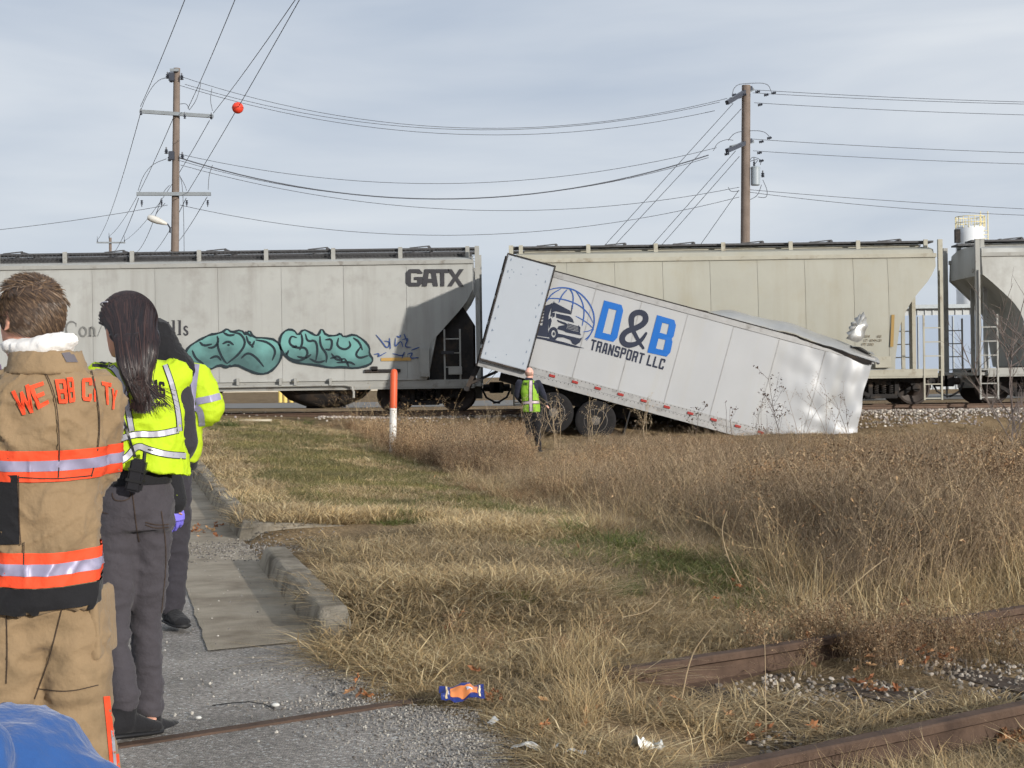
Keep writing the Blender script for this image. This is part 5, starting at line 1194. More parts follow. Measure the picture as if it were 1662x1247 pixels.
def pxstrip(root, bvh, name, mat, pts, wpx, off=0.004, n=40, vertical=True, smooth=2):
    """strip of tape following photo pixels down the cloth surface; wpx = width in pixels"""
    p = [Vector(q) for q in pts]
    for _ in range(smooth):
        z = [p[0]]
        for a, b_ in zip(p[:-1], p[1:]): z += [a * .75 + b_ * .25, a * .25 + b_ * .75]
        p = z + [p[-1]]
    # resample
    L_ = [0]
    for a, b_ in zip(p[:-1], p[1:]): L_.append(L_[-1] + (b_ - a).length)
    q = [Vector((np.interp(t_, L_, [v.x for v in p]), np.interp(t_, L_, [v.y for v in p]))) for t_ in np.linspace(0, L_[-1], n)]
    m_ = MB(); idx = {}; RW_ = max(1, int(wpx / 5))
    for i, c in enumerate(q):
        d = (q[min(i + 1, n - 1)] - q[max(i - 1, 0)]).normalized(); nn = Vector((-d.y, d.x))
        for j in range(RW_ + 1):
            w_ = c + nn * wpx * (j / RW_ - .5); dr_ = ray(w_.x, w_.y).normalized(); h = bvh.ray_cast(CAM, dr_)
            if h[0] is None: continue
            idx[(i, j)] = len(m_.v); m_.v.append(h[0] - dr_ * off)
    for i in range(n - 1):
        for j in range(RW_):
            k = [(i, j), (i + 1, j), (i + 1, j + 1), (i, j + 1)]
            if all(s in idx for s in k):
                vs = [m_.v[idx[s]] for s in k]
                if max((vs[0] - vs[2]).length, (vs[1] - vs[3]).length) < 0.12: m_.f.append(tuple(idx[s] for s in k)[::-1]); m_.mi.append(0)
    return m_.build(name, mat, root, smooth=180, recalc=False) if m_.f else None
def pxproj(bvh, off=.004):
    def f(x, y):
        d_ = ray(x, y).normalized(); h = bvh.ray_cast(CAM, d_); return None if h[0] is None else h[0] - d_ * off
    return f
def tubelimb(mb_, pts, rr):
    # joints rounded by balls
    n_ = len(pts); q = []; r = []
    for i in range(n_ - 1):
        for k in range(6): t_ = k / 6; q.append(pts[i].lerp(pts[i + 1], t_)); r.append(rr[i] + (rr[i + 1] - rr[i]) * t_)
    q.append(pts[-1]); r.append(rr[-1])
    for _ in range(2): q = [q[0]] + [(q[i - 1] + q[i] * 2 + q[i + 1]) / 4 for i in range(1, len(q) - 1)] + [q[-1]]
    mb_.tube(q, r, 18)
    mb_.ball(q[0], r[0] * .98, r[0] * .98, r[0] * .98); mb_.ball(q[-1], r[-1] * .97, r[-1] * .97, r[-1] * .97)
def hand(mb_, w_, d, side, k=1.0, curl=0.5):
    """palm and five fingers from wrist w_ along d; side = vector towards the thumb"""
    d = d.normalized(); sd = (side - d * side.dot(d)).normalized(); nn = d.cross(sd)
    c = w_ + d * .05 * k
    mb_.rings([(w_ + d * t_ * k, sd * a * k, nn * b_ * k) for t_, a, b_ in ((-.02, .026, .02), (0, .027, .019), (.03, .038, .017), (.07, .043, .015), (.09, .040, .012))], n=14)
    for i, (o_, l_) in enumerate(((.032, .070), (.011, .078), (-.011, .073), (-.032, .058))):
        b_ = w_ + d * .085 * k + sd * o_ * k; dd = (d + sd * o_ * 3.2).normalized(); p = [b_ - dd * .02 * k]; a = 0
        for s_ in (.45, .3, .25):
            a += curl * (.5 + .2 * i * .3); v = dd * math.cos(a) + nn * math.sin(a); p.append(p[-1] + v * l_ * k * s_ + (v * .02 * k if len(p) == 1 else Vector()))
        mb_.tube(p, [.0095 * k, .009 * k, .008 * k, .0065 * k], 8); mb_.ball(p[-1], .0065 * k, .0065 * k, .0065 * k, n=8, m=6)
    b_ = w_ + d * .025 * k + sd * .03 * k; p = [b_, b_ + (sd * .6 + d * .6 + nn * .2) * .035 * k, b_ + (sd * .75 + d * 1.35 + nn * .5) * .042 * k]; mb_.tube(p, [.013 * k, .0105 * k, .008 * k], 8); mb_.ball(p[-1], .008 * k, .008 * k, .008 * k, n=8, m=6)
def head(mb_, c, f, k=1.0, upv=UP):
    """c = centre of the skull; f = way the face looks"""
    f = (f - upv * f.dot(upv)).normalized(); r_ = f.cross(upv).normalized(); B = (r_, f, upv)
    mb_.ball(c + upv * .015 * k - f * .012 * k, .076 * k, .096 * k, .098 * k, B, 24, 16)
    mb_.rings([(c + upv * z * k + f * y_ * k, r_ * a * k, f * b_ * k) for z, y_, a, b_ in ((-.13, .042, .022, .028), (-.125, .036, .036, .042), (-.10, .025, .052, .062), (-.07, .018, .062, .072), (-.03, .016, .069, .078), (.02, .01, .073, .083), (.05, 0, .074, .088))], n=22)
    mb_.rings([(c + upv * z * k + f * y_ * k, r_ * a * k, f * b_ * k) for z, y_, a, b_ in ((.022, .088, .008, .008), (0, .094, .009, .014), (-.022, .098, .013, .018), (-.034, .094, .016, .014), (-.042, .088, .010, .008))], n=10)   # nose
    mb_.ball(c - upv * .066 * k + f * .084 * k, .024 * k, .010 * k, .008 * k, B, 12, 6); mb_.ball(c - upv * .080 * k + f * .082 * k, .021 * k, .010 * k, .008 * k, B, 12, 6)
    mb_.ball(c + upv * .026 * k + f * .078 * k, .052 * k, .014 * k, .009 * k, B, 12, 6)
    for s_ in (-1, 1):   # ears: rim and lobe
        e = c + r_ * s_ * .078 * k - f * .004 * k - upv * .01 * k
        mb_.tube([e + upv * a * k + f * b_ * k + r_ * s_ * .006 * k for a, b_ in ((-.030, .008), (-.022, -.006), (0, -.016), (.020, -.014), (.030, -.002), (.022, .012), (.010, .014))], [.007 * k] * 7, 8)
        mb_.ball(e - f * .0 * k, .006 * k, .015 * k, .026 * k, B, 10, 8)
    return B
def strands(name, mat, root, gen, n_, w_, cols, seg=4, parent=None):
    """gen(i) -> list of points; flat tapering strips"""
    vs, fs, cc = [], [], []
    for i in range(n_):
        pts = gen(i)
        if pts is None: continue
        m_ = len(pts); b = len(vs); col = random.choice(cols); s_ = random.uniform(.7, 1.2)
        tw = Vector((random.uniform(-1, 1), random.uniform(-1, 1), random.uniform(-1, 1)))
        for j, p in enumerate(pts):
            d = (pts[min(j + 1, m_ - 1)] - pts[max(j - 1, 0)]).normalized(); sd = d.cross(CAM - p + tw * .8).normalized()
            ww = w_ * (1 - .75 * (j / (m_ - 1)) ** 2) / 2; vs += [p - sd * ww, p + sd * ww]; cc += [tuple(q * s_ for q in col)] * 2
        for j in range(m_ - 1): fs.append((b + 2 * j, b + 2 * j + 1, b + 2 * j + 3, b + 2 * j + 2))
    W = WM[root.name].inverted(); me = bpy.data.meshes.new(name); me.from_pydata([tuple(W @ v) for v in vs], [], fs); me.update()
    ca = me.color_attributes.new('Col', 'FLOAT_COLOR', 'POINT'); ca.data.foreach_set('color', [x for c in cc for x in (*c, 1)]); me.materials.append(mat); me.shade_smooth()
    o = bpy.data.objects.new(name, me); COL.objects.link(o); o.parent = parent or root; o['kind'] = 'stuff'; return o
def solidcol(o, c):
    me = o.data; ca = me.color_attributes.new('Col', 'FLOAT_COLOR', 'POINT'); ca.data.foreach_set('color', [x for _ in range(len(me.vertices)) for x in (*c, 1)])
def person(label, J, fwd, hf, loc, k=1.0, skin='skin', vox=0.009, top=None, legs=None, shoe='blackcloth', headk=1.0, hands_k=1.0, group=None, foot=None, curl=.5, headup=UP):
    """J: joints in world space. top / legs: dict(mat, torso rings, arm radii ...). Returns dict of made objects"""
    T = thing('person', label, 'person', loc, group=group)
    fwd = Vector(fwd).normalized(); rt_ = fwd.cross(UP).normalized(); out_ = {'root': T, 'rt': rt_, 'fwd': fwd}
    b_ = MB()
    def tr(z_, p, rx, ry): return (p, rt_ * rx * k, fwd * ry * k)
    pel, wai, che, nek, hd = (J[q] for q in ('pelvis', 'waist', 'chest', 'neck', 'head'))
    b_.rings([tr(0, pel - UP * .06 * k, .10, .07), tr(0, pel, .125, .09), tr(0, wai, .13, .095), tr(0, (wai + che) / 2, .145, .105), tr(0, che, .165, .11), tr(0, che.lerp(nek, .55), .15, .09), tr(0, che.lerp(nek, .9), .075, .065), tr(0, nek, .058, .058), (nek.lerp(hd, .45), rt_ * .055 * k, fwd * .058 * k)], n=24)
    tubelimb(b_, [nek, hd - UP * .04 * k], [.056 * k, .056 * k])
    for s_ in 'RL':
        tubelimb(b_, [J['sh' + s_], J['el' + s_], J['wr' + s_]], [.055 * k, .042 * k, .027 * k])
        sd = (fwd + (rt_ * (-1 if s_ == 'R' else 1)) * .3); hand(b_, J['wr' + s_], J.get('hd' + s_, J['wr' + s_] - J['el' + s_]), sd, k * hands_k, curl)
        tubelimb(b_, [J['hip' + s_], J['kn' + s_], J['an' + s_]], [.068 * k, .040 * k, .028 * k])
        ff = (foot or {}).get(s_, fwd); ff = Vector(ff).normalized()
        b_.rings([(J['an' + s_] - UP * .03 * k + ff * (t_ - .05) * k - UP * .02 * k, ff.cross(UP) * a * k, UP * h_ * k) for t_, a, h_ in ((.01, .02, .02), (.05, .024, .026), (.12, .026, .018), (.17, .026, .012), (.20, .02, .008))], n=12)
    hb = head(b_, hd, Vector(hf), k * headk, headup)
    me = remesh(b_, vox, 2, 'body'); out_['body'] = body = finish(me, 'body', M[skin], T)
    f2 = Vector(hf).normalized(); r2 = f2.cross(headup).normalized()
    for s_ in (-1, 1):
        m_ = MB(); kk = k * headk; m_.ball(hd + r2 * s_ * .032 * kk + f2 * .081 * kk + headup * .008 * kk, .011 * kk, .011 * kk, .010 * kk, n=12, m=8); m_.build('eye', M['eye'], T, smooth=180)
    if legs:
        m_ = MB(); L_ = legs
        m_.rings([tr(0, pel - UP * .10 * k, *L_['r0']), tr(0, pel, *L_['r1']), tr(0, pel.lerp(wai, L_.get('up', .6)), *L_['r2'])], n=28)
        for s_ in 'RL':
            an = J['an' + s_] - UP * L_.get('drop', .03)
            tubelimb(m_, [J['hip' + s_] + UP * .03, J['hip' + s_].lerp(J['kn' + s_], .5), J['kn' + s_], J['kn' + s_].lerp(an, .5), an], L_['rr'])
        me = remesh(m_, L_.get('vox', .010), L_.get('sm', 6), 'trousers'); out_['legs'] = finish(me, 'trousers', M[L_['mat']], T, folds(L_.get('amp', .010), L_.get('fs', (6, 6, 9)), seed=len(label)))
    for s_ in 'RL':
        m_ = MB(); ff = Vector((foot or {}).get(s_, fwd)).normalized(); rr_ = ff.cross(UP).normalized(); a0 = J['an' + s_]
        tip = J.get('toe' + s_, 0)
        upx = UP
        if tip: upx = (UP + ff * tip).normalized(); ff = (ff - UP * tip).normalized()
        base = a0 - upx * .085 * k
        m_.rings([(base + ff * (t_ - .07) * k + upx * z_ * k, rr_ * a * k, upx * h_ * k) for t_, a, h_, z_ in ((-.005, .022, .028, .035), (.01, .034, .045, .045), (.07, .040, .052, .055), (.12, .044, .042, .045), (.18, .050, .030, .032), (.23, .044, .024, .026), (.255, .022, .014, .02))], n=18)
        tubelimb(m_, [base + upx * .05 * k, a0 + upx * .09 * k], [.047 * k, .046 * k])
        me = remesh(m_, .008, 3, 'shoe'); sh_ = finish(me, 'shoe', M[shoe], T)
        m_ = MB(); m_.rings([(base + ff * (t_ - .07) * k + upx * .008 * k, rr_ * a * k, upx * .012 * k) for t_, a in ((-.01, .02), (.01, .036), (.07, .042), (.18, .052), (.235, .044), (.262, .02))], n=16)
        me = m_.mesh('sole', WM[T.name].inverted()); me.materials.append(M['rubber']); me.shade_smooth(); o = bpy.data.objects.new('sole', me); COL.objects.link(o); o.parent = sh_
    if top:
        m_ = MB(); t_ = top
        m_.rings([tr(0, Vector(c), a, b2) for c, a, b2 in t_['torso']], n=32, pw=t_.get('pw', 2.3))
        for s_ in t_.get('arms', 'RL'):
            e_ = J['wr' + s_] if not t_.get('short') else J['sh' + s_].lerp(J['el' + s_], t_['short'])
            if t_.get('short'): tubelimb(m_, [J['sh' + s_], e_], t_['ar'][:2])
            else: tubelimb(m_, [J['sh' + s_], J['sh' + s_].lerp(J['el' + s_], .5), J['el' + s_], J['el' + s_].lerp(e_, .5), J['wr' + s_]], t_['ar'])
        me = remesh(m_, t_.get('vox', .010), t_.get('sm', 8), 'jacket'); out_['top'] = finish(me, t_.get('name', 'jacket'), M[t_['mat']], T, folds(t_.get('amp', .010), t_.get('fs', (5, 5, 7)), seed=len(label) * 2.3))
        out_['bvh'] = bvh_world(out_['top'], T)
    return out_
V3 = lambda px_, py_, Y, dy=0: P(px_, py_, Y + dy)

# ---- firefighter, back turned, left edge
Y = 4.31; f1 = (-.35, .94, 0)
J = dict(pelvis=V3(72, 985, Y, .02), waist=V3(72, 880, Y, .0), chest=V3(72, 700, Y), neck=V3(66, 580, Y, .02), head=V3(46, 516, Y, .05),
         shR=V3(158, 642, Y, .05), elR=V3(150, 770, Y, .10), wrR=V3(95, 800, Y, .42), shL=V3(-18, 642, Y, -.04), elL=V3(-48, 770, Y, .02), wrL=V3(-50, 800, Y, .36),
         hipR=V3(118, 1020, Y, .03), knR=V3(126, 1165, Y, .02), anR=V3(150, 1310, Y, .05), hipL=V3(25, 1020, Y, -.02), knL=V3(8, 1165, Y, -.02), anL=V3(-10, 1312, Y, -.05))
ff = person('firefighter in a tan turnout coat with orange lettering, seen from behind', J, f1, (-.80, .55, -.12), (float(J['pelvis'].x), Y, 0), vox=.008,
            top=dict(mat='tan', name='turnout_coat', vox=.0085, amp=.026, fs=(6, 6, 5), pw=2.4, sm=5,
                     torso=[(V3(74, 984, Y), .152, .135), (V3(74, 900, Y), .150, .133), (V3(72, 800, Y), .155, .135), (V3(72, 720, Y), .178, .140), (V3(72, 665, Y), .195, .138), (V3(72, 628, Y), .180, .120), (V3(74, 604, Y), .130, .100), (V3(76, 586, Y), .094, .088), (V3(77, 574, Y), .084, .082)],
                     ar=[.078, .080, .075, .066, .060]),
            legs=dict(mat='tan', r0=(.165, .12), r1=(.165, .13), r2=(.15, .12), rr=[.105, .108, .100, .096, .092], amp=.020, fs=(5, 5, 9), drop=.0, vox=.011), shoe='rubber', headk=.98)
T, bv = ff['root'], ff['bvh']; W0 = V3(74, 985, Y); W1 = W0 + UP
zof = lambda py_: P(74, py_, Y).z - W0.z
back = -Vector(f1).normalized()
for (y0_, y1_, tl_, a0, a1) in ((768, 719, -.0, -1.9, 1.9), (934, 880, -.0, -3.14, 3.14)):
    t0, t1 = zof(y0_) - .006, zof(y1_) - .006; h_ = (t1 - t0)
    band = ringband(T, bv, 'trim_tape', M['fl_orange'], W0, W1, t0, t1, a0, a1, back, off=.008, nseg=140, rows=6, tilt=-.012, rad=.38)
    ringband(T, bv, 'silver_stripe', M['silver_v'], W0, W1, t0 + h_ * .34, t1 - h_ * .32, a0, a1, back, off=.0105, nseg=140, rows=5, tilt=-.012, rad=.38, parent=band)
ringband(T, bv, 'black_hem', M['blackcloth'], W0, W1, zof(990), zof(938), -3.14, 3.14, back, off=.014, nseg=120, rows=6, tilt=-.012, rad=.38)
pxstrip(T, bv, 'black_side_panel', M['blackcloth'], [(10, 772), (12, 820), (14, 884)], 36, off=.008)
for pts in ([(60, 585), (78, 610), (92, 650), (97, 720), (95, 775)], [(146, 590), (158, 640), (163, 690), (158, 740), (148, 775)], [(30, 772), (31, 850), (34, 885)], [(30, 775), (90, 778), (150, 772)], [(38, 935), (39, 880)]):
    pxstrip(T, bv, 'seam', M['seam'], pts, 1.8, off=.011, n=50)
pxstrip(T, bv, 'seam', M['seam'], [(12, 730), (14, 770)], 1.5, off=.007, n=12)
pj = pxproj(bv, .008)
for ch, quad in (('W', ((33, 675), (58, 669), (47, 623), (18, 636))), ('E', ((62, 665), (80, 655), (70, 619), (46, 627))), ('B', ((96, 655), (111, 655), (107, 615), (89, 616))), ('B', ((113, 654), (123, 652), (119, 612), (108, 613))),
                 ('C', ((134, 650), (149, 652), (150, 613), (133, 614))), ('I', ((150, 652), (159, 652), (157, 615), (149, 615))), ('T', ((170, 656), (180, 658), (181, 622), (165, 619))), ('Y', ((179, 664), (189, 665), (191, 634), (182, 630)))):
    fq = quad_map(*quad); decal('lettering', [[[fq(*a) for a in lp] for lp in glyph(ch, t=.30, s=.17, c=.12)]], pj, M['fl_orange'], T, sub=2)
# collar flap and tag, hood of the sweater
m_ = MB(); C0 = V3(76, 581, Y)
m_.rings([(C0 + UP * z_ + back * o_, ff['rt'] * a, ff['fwd'] * b_) for z_, o_, a, b_ in ((-.05, .014, .122, .104), (-.025, .010, .114, .10), (.0, .004, .108, .094), (.020, -.002, .104, .09), (.018, -.002, .088, .078), (-.01, 0, .08, .072))], n=32)
me = remesh(m_, .008, 4, 'collar'); col_ = finish(me, 'collar', M['tan'], T, folds(.007, (8, 8, 8), 3))
bc = bvh_world(col_, T); pc = pxproj(bc, .004)
decal('collar_tag', [[[(100, 573), (118, 571), (127, 588), (108, 588)]]], pxproj(BVHTree.FromPolygons([WM[T.name] @ v.co for v in col_.data.vertices], [tuple(p.vertices) for p in col_.data.polygons]), .004), mk('grey tag', (96, 92, 98)), T, sub=2)
m_ = MB()
hc = V3(70, 600, Y)
for (dx_, y_, r_, rz_) in ((22, 606, .034, .02), (38, 607, .036, .024), (55, 608, .038, .028), (72, 606, .042, .032), (88, 602, .042, .030), (102, 598, .036, .026), (113, 596, .026, .018)):
    c = V3(dx_ + 0, y_ - 44, Y, -.055 + .0009 * abs(dx_ - 70)); m_.ball(c, r_, .045, rz_, n=14, m=10)
m_.rings([(V3(70, 562, Y) + UP * z_, ff['rt'] * a, ff['fwd'] * b_) for z_, a, b_ in ((-.03, .09, .085), (.0, .092, .09), (.015, .085, .08))], n=24)
me = remesh(m_, .007, 8, 'hood'); finish(me, 'hood', M['hood'], T, folds(.011, (14, 14, 16), 5))
# short brown hair
hd = J['head']; hfv = Vector((-.80, .55, 0)).normalized(); hr = hfv.cross(UP).normalized(); K = .98
def scalp(u, v, k=K, o=0):      # u azimuth from the back, v elevation
    return hd + UP * .015 * k - hfv * .012 * k + (-hfv * math.cos(u) * math.cos(v) * (.096 * k + o) + hr * math.sin(u) * math.cos(v) * (.076 * k + o) + UP * math.sin(v) * (.098 * k + o))
m_ = MB(); m_.grid(30, 16, lambda u, v: scalp(-1.9 + 3.8 * u, -.62 + .35 * abs(2 * u - 1) ** 2 + (1.57 + .62 - .35 * abs(2 * u - 1) ** 2) * v, o=.010 + .004 * noise.noise(Vector((u * 20, v * 6, 2))))); 
hcap = m_.build('hair', M['hair'], T, smooth=180); solidcol(hcap, lin((70, 54, 42)))
m_ = MB(); m_.ball(hd + UP * .045 * K - hfv * .004, .082 * K, .100 * K, .082 * K, (hr, hfv, UP), 24, 14)
def gen(i):
    u = random.uniform(-2.15, 2.15); v = random.uniform(-.68 + .30 * (abs(u) / 2) ** 2, 1.5); p = scalp(u, v, o=.008)
    ctr = hd + UP * .01; n_ = (p - ctr).normalized(); swirl = UP.cross(n_) * (.55 + .35 * noise.noise(p * 9)) - UP * (.9 - .4 * math.sin(v)) - hfv * .2
    if v > .7: swirl = hfv * random.uniform(-.2, .9) + hr * random.uniform(-.2, .9)
    t_ = (swirl - n_ * swirl.dot(n_)).normalized(); L_ = random.uniform(.022, .05) * (1.3 if v > .6 else .8)
    return [p, p + t_ * L_ * .35 + n_ * .003, p + t_ * L_ * .7 + n_ * .004, p + t_ * L_ + n_ * (.001 + .004 * random.random())]
strands('hair_strands', M['hair'], T, gen, 9000, .0023, [lin(c) for c in ((96, 76, 58), (74, 58, 46), (126, 102, 78), (62, 48, 40), (86, 68, 54))])
# trouser pocket flap and orange leg trim
bl = bvh_world(ff['legs'], T)
m_ = MB(); pk = [V3(158, 950, Y, .05), V3(172, 958, Y, .06), V3(178, 1060, Y, .06), V3(160, 1066, Y, .05)]
m_.prism([(0, 0)] * 0 or [(q.x, q.z) for q in pk], Y - .04, Y + .16); me = remesh(m_, .008, 5, 'pocket'); finish(me, 'pocket', M['tan'], T, folds(.003, (8, 8, 10), 2))
o = pxstrip(T, bl, 'trim_tape', M['fl_orange'], [(176, 1130), (181, 1180), (187, 1245), (190, 1290)], 16, off=.005)
pxstrip(T, bl, 'silver_stripe', M['silver'], [(182, 1180), (186, 1225), (190, 1290)], 5, off=.008)
for pts in ([(10, 985), (12, 1060), (10, 1110)], [(100, 990), (80, 1070), (56, 1135)], [(60, 1118), (110, 1124), (160, 1112)], [(118, 990), (150, 980), (176, 965)]): pxstrip(T, bl, 'seam', M['seam'], pts, 1.8, off=.005)

# ---- woman with long dark hair in a yellow vest
Y = 5.40; f2_ = (-.28, .96, 0)
J = dict(pelvis=V3(216, 815, Y, .0), waist=V3(220, 745, Y), chest=V3(226, 655, Y), neck=V3(222, 585, Y, .02), head=V3(207, 528, Y, .04),
         shR=V3(283, 612, Y, .03), elR=V3(300, 725, Y, .06), wrR=V3(262, 760, Y, .30), shL=V3(166, 612, Y, -.03), elL=V3(150, 722, Y, .05), wrL=V3(150, 775, Y, .28),
         hipR=V3(244, 845, Y, .02), knR=V3(237, 1010, Y, .05), anR=V3(242, 1168, Y, .05), hipL=V3(188, 845, Y, -.02), knL=V3(184, 1008, Y, -.06), anL=V3(201, 1158, Y, -.10), toeL=.12)
wo = person('woman with long dark hair in a yellow safety vest and charcoal trousers, seen from behind', J, f2_, (-.85, .5, 0), (float(J['pelvis'].x), Y, 0), vox=.007,
            top=dict(mat='darkgrey', name='shirt', torso=[(V3(217, 790, Y), .135, .105), (V3(218, 745, Y), .128, .10), (V3(224, 660, Y), .150, .108), (V3(225, 618, Y), .150, .095), (V3(224, 594, Y), .088, .075), (V3(222, 580, Y), .062, .062)], ar=[.060, .058, .052, .048, .042], amp=.007),
            legs=dict(mat='greycloth', r0=(.150, .122), r1=(.150, .125), r2=(.128, .100), rr=[.086, .080, .058, .053, .058], amp=.014, fs=(6, 6, 11), drop=-.05, vox=.009, up=.7), shoe='blackcloth', headk=.93, foot={'L': (.5, .8, 0), 'R': (.3, .9, 0)})
T = wo['root']
m_ = MB(); rt_, fw_ = wo['rt'], wo['fwd']
def vr(px_, py_, a, b_, tl_=0.0): return (V3(px_, py_, Y, -.0), rt_ * a - UP * tl_, fw_ * b_)
m_.rings([vr(232, 762, .176, .135, .03), vr(231, 758, .172, .13, .03), vr(228, 715, .158, .125, .01), vr(227, 660, .163, .122), vr(226, 625, .168, .112), vr(225, 603, .152, .095), vr(224, 590, .105, .082), vr(223, 583, .07, .068)], n=36, pw=2.5)
for s_ in 'RL': tubelimb(m_, [J['neck'].lerp(J['sh' + s_], .5) - UP * .01, J['sh' + s_] - UP * .0], [.045, .066])
me = remesh(m_, .008, 6, 'vest'); vest = finish(me, 'safety_vest', M['hivis'], T, folds(.018, (7, 7, 7), 4)); bv = bvh_world(vest, T)
S_ = 'silver'
def edged(pts, w_, mat='silver'):
    b2 = pxstrip(T, bv, 'dark_edging', M['blackcloth'], pts, w_ + 2.6, off=.004); pxstrip(T, bv, 'reflective_stripe', M[mat], pts, w_, off=.0065)
edged([(182, 718), (218, 704), (255, 706), (290, 698)], 9); edged([(176, 757), (205, 745), (222, 722), (240, 730), (270, 738), (302, 740)], 9)
edged([(150, 590), (180, 592), (196, 612), (205, 650), (214, 700)], 8, 'silver'); edged([(268, 592), (280, 625), (290, 670), (292, 700)], 7)
edged([(178, 735), (190, 715), (200, 690)], 7)
# letters of the vest back, partly under the hair
pj = pxproj(bv, .006)
for ch, quad in (('E', ((218, 647), (230, 646), (230, 617), (218, 618))), ('M', ((232, 647), (246, 646), (246, 617), (232, 617))), ('A', ((247, 645), (258, 644), (256, 616), (250, 617))), ('S', ((260, 645), (269, 645), (267, 620), (258, 619)))):
    fq = quad_map(*quad); decal('lettering', [[[fq(*a) for a in lp] for lp in glyph(ch, t=.32, s=.18, c=.12)]], pj, M['blackcloth'], T, sub=1)
text_decal('lettering', 'Joplin', lambda u, v: pj(238 + 32 * u, 663 - 12 * v) or P(238 + 32 * u, 663 - 12 * v, Y - .15), M['blackcloth'], T)
# radio on a strap
rd = V3(223, 765, Y, -.165)
m_ = MB(); Mx = Matrix.Translation(rd) @ Matrix.Rotation(.22, 4, 'Y'); m_.box(-.028, .028, -.02, .02, -.075, .045, Mx); ra = m_.build('radio', M['plastic_blk'], T, bevel=.008)
m_ = MB(); m_.box(-.03, .03, -.024, .024, -.04, -.03, Mx); m_.box(-.03, .03, -.024, .024, 0, .008, Mx); m_.tube([Mx @ Vector((.015, 0, .045)), Mx @ Vector((.012, 0, .075))], .007, 6)
me = m_.mesh('radio_knob', WM[T.name].inverted()); me.materials.append(M['rubber']); o = bpy.data.objects.new('radio_strap_loop', me); COL.objects.link(o); o.parent = ra
pxstrip(T, bv, 'radio_strap', M['plastic_blk'], [(196, 668), (205, 695), (214, 725), (220, 742)], 4, off=.009)
bw = bvh_world(wo['legs'], T)
for pts in ([(182, 800), (184, 812), (200, 814), (213, 808), (210, 796)], [(215, 800), (222, 860), (226, 880)], [(157, 830), (175, 834)], [(236, 852), (252, 858), (274, 856)], [(236, 848), (255, 853), (275, 851)], [(262, 830), (272, 900), (262, 1000)]): pxstrip(T, bw, 'seam', M['seam'], pts, 1.5, off=.004)
m_ = MB(); lt_ = V3(222, 778, Y)
ringband(T, bw, 'belt', M['blackcloth'], lt_, lt_ + UP, -.015, .022, -3.14, 3.14, -fw_, off=.006, rad=.4)
# long hair: solid fall with strands over it
hd = J['head']; hfv = Vector((-.85, .5, 0)).normalized(); hr = hfv.cross(UP).normalized(); K = .93
m_ = MB()
m_.ball(hd + UP * .018 - hfv * .006, .088, .103, .103, (hr, hfv, UP), 24, 14)
cc_ = ((540, 214, .090, .084), (570, 220, .078, .070), (598, 219, .056, .052), (622, 221, .042, .034), (643, 225, .030, .022), (660, 228, .016, .012))
m_.rings([(V3(x_, y_, Y, -.075 - .10 * sstep(540, 600, y_)), Vector((a, 0, 0)), Vector((0, b_, 0))) for y_, x_, a, b_ in cc_], n=24)
me = remesh(m_, .008, 6, 'hair'); hb_ = finish(me, 'hair', M['hair'], T, lambda p: .012 * noise.noise(Vector((p.x * 38, p.y * 20, p.z * 4))) - .004); solidcol(hb_, lin((34, 24, 24)))
hbv = bvh_world(hb_, T)
def gen(i):
    u = random.uniform(-2.0, 1.9); v = random.uniform(-.1, 1.5); k = K
    p = hd + UP * .018 - hfv * .006 + (-hfv * math.cos(u) * math.cos(v) * .103 + hr * math.sin(u) * math.cos(v) * .088 + UP * math.sin(v) * .103)
    side = (p - hd).dot(hr) / .09; ze_ = random.uniform(632, 672) - 22 * max(0, -side); xs_ = 227 + side * 12 + random.gauss(0, 5) + (50 * random.random() if side > .3 and random.random() < .05 else 0)
    pts = [p]; wsp = random.choice([0, 0, 0, 1]) * random.uniform(-8, 9)
    for t_, (y_, w_) in zip((.25, .5, .75, 1), ((548, .9), (590, 1.0), (622, 1.0), (ze_, 1))):
        xx = 214 + side * 48 if y_ == 548 else (217 + side * 33 if y_ == 590 else 220 + side * 21 + wsp * .6 if y_ == 622 else xs_ + wsp)
        xx += random.gauss(0, 2.5); q = V3(xx, y_, Y, -.30); h = hbv.ray_cast(q, Vector((0, 1, 0)), .5)
        pts.append((h[0] if h[0] is not None else V3(xx, y_, Y, -.17)) + Vector((0, -.004 - .008 * random.random(), 0)))
    if pts[0].z < pts[1].z: pts.pop(1)
    for _ in range(2):
        z = [pts[0]]
        for a, b_ in zip(pts[:-1], pts[1:]): z += [a * .75 + b_ * .25, a * .25 + b_ * .75]
        pts = z + [pts[-1]]
    out2 = []
    ctr = hd + UP * .018
    for q in pts:
        d_ = q - ctr
        if q.z > hd.z - .03 and d_.length < .112: q = ctr + d_.normalized() * .112
        out2.append(q)
    return out2[::2] + [out2[-1]]
strands('hair_strands', M['hair'], T, gen, 5200, .0030, [lin(c) for c in ((32, 22, 24), (46, 30, 30), (22, 16, 20), (62, 42, 38), (38, 26, 28))])
m_ = MB()   # glasses arm / hair band above the ear
m_.tube([hd + UP * (.03 + .02 * math.sin(a)) + hfv * math.cos(a) * .10 + -hr * math.sin(a) * .092 + UP * .035 for a in np.linspace(.4, 1.5, 8)], .003, 5); m_.build('hair_band', M['silver'], T)

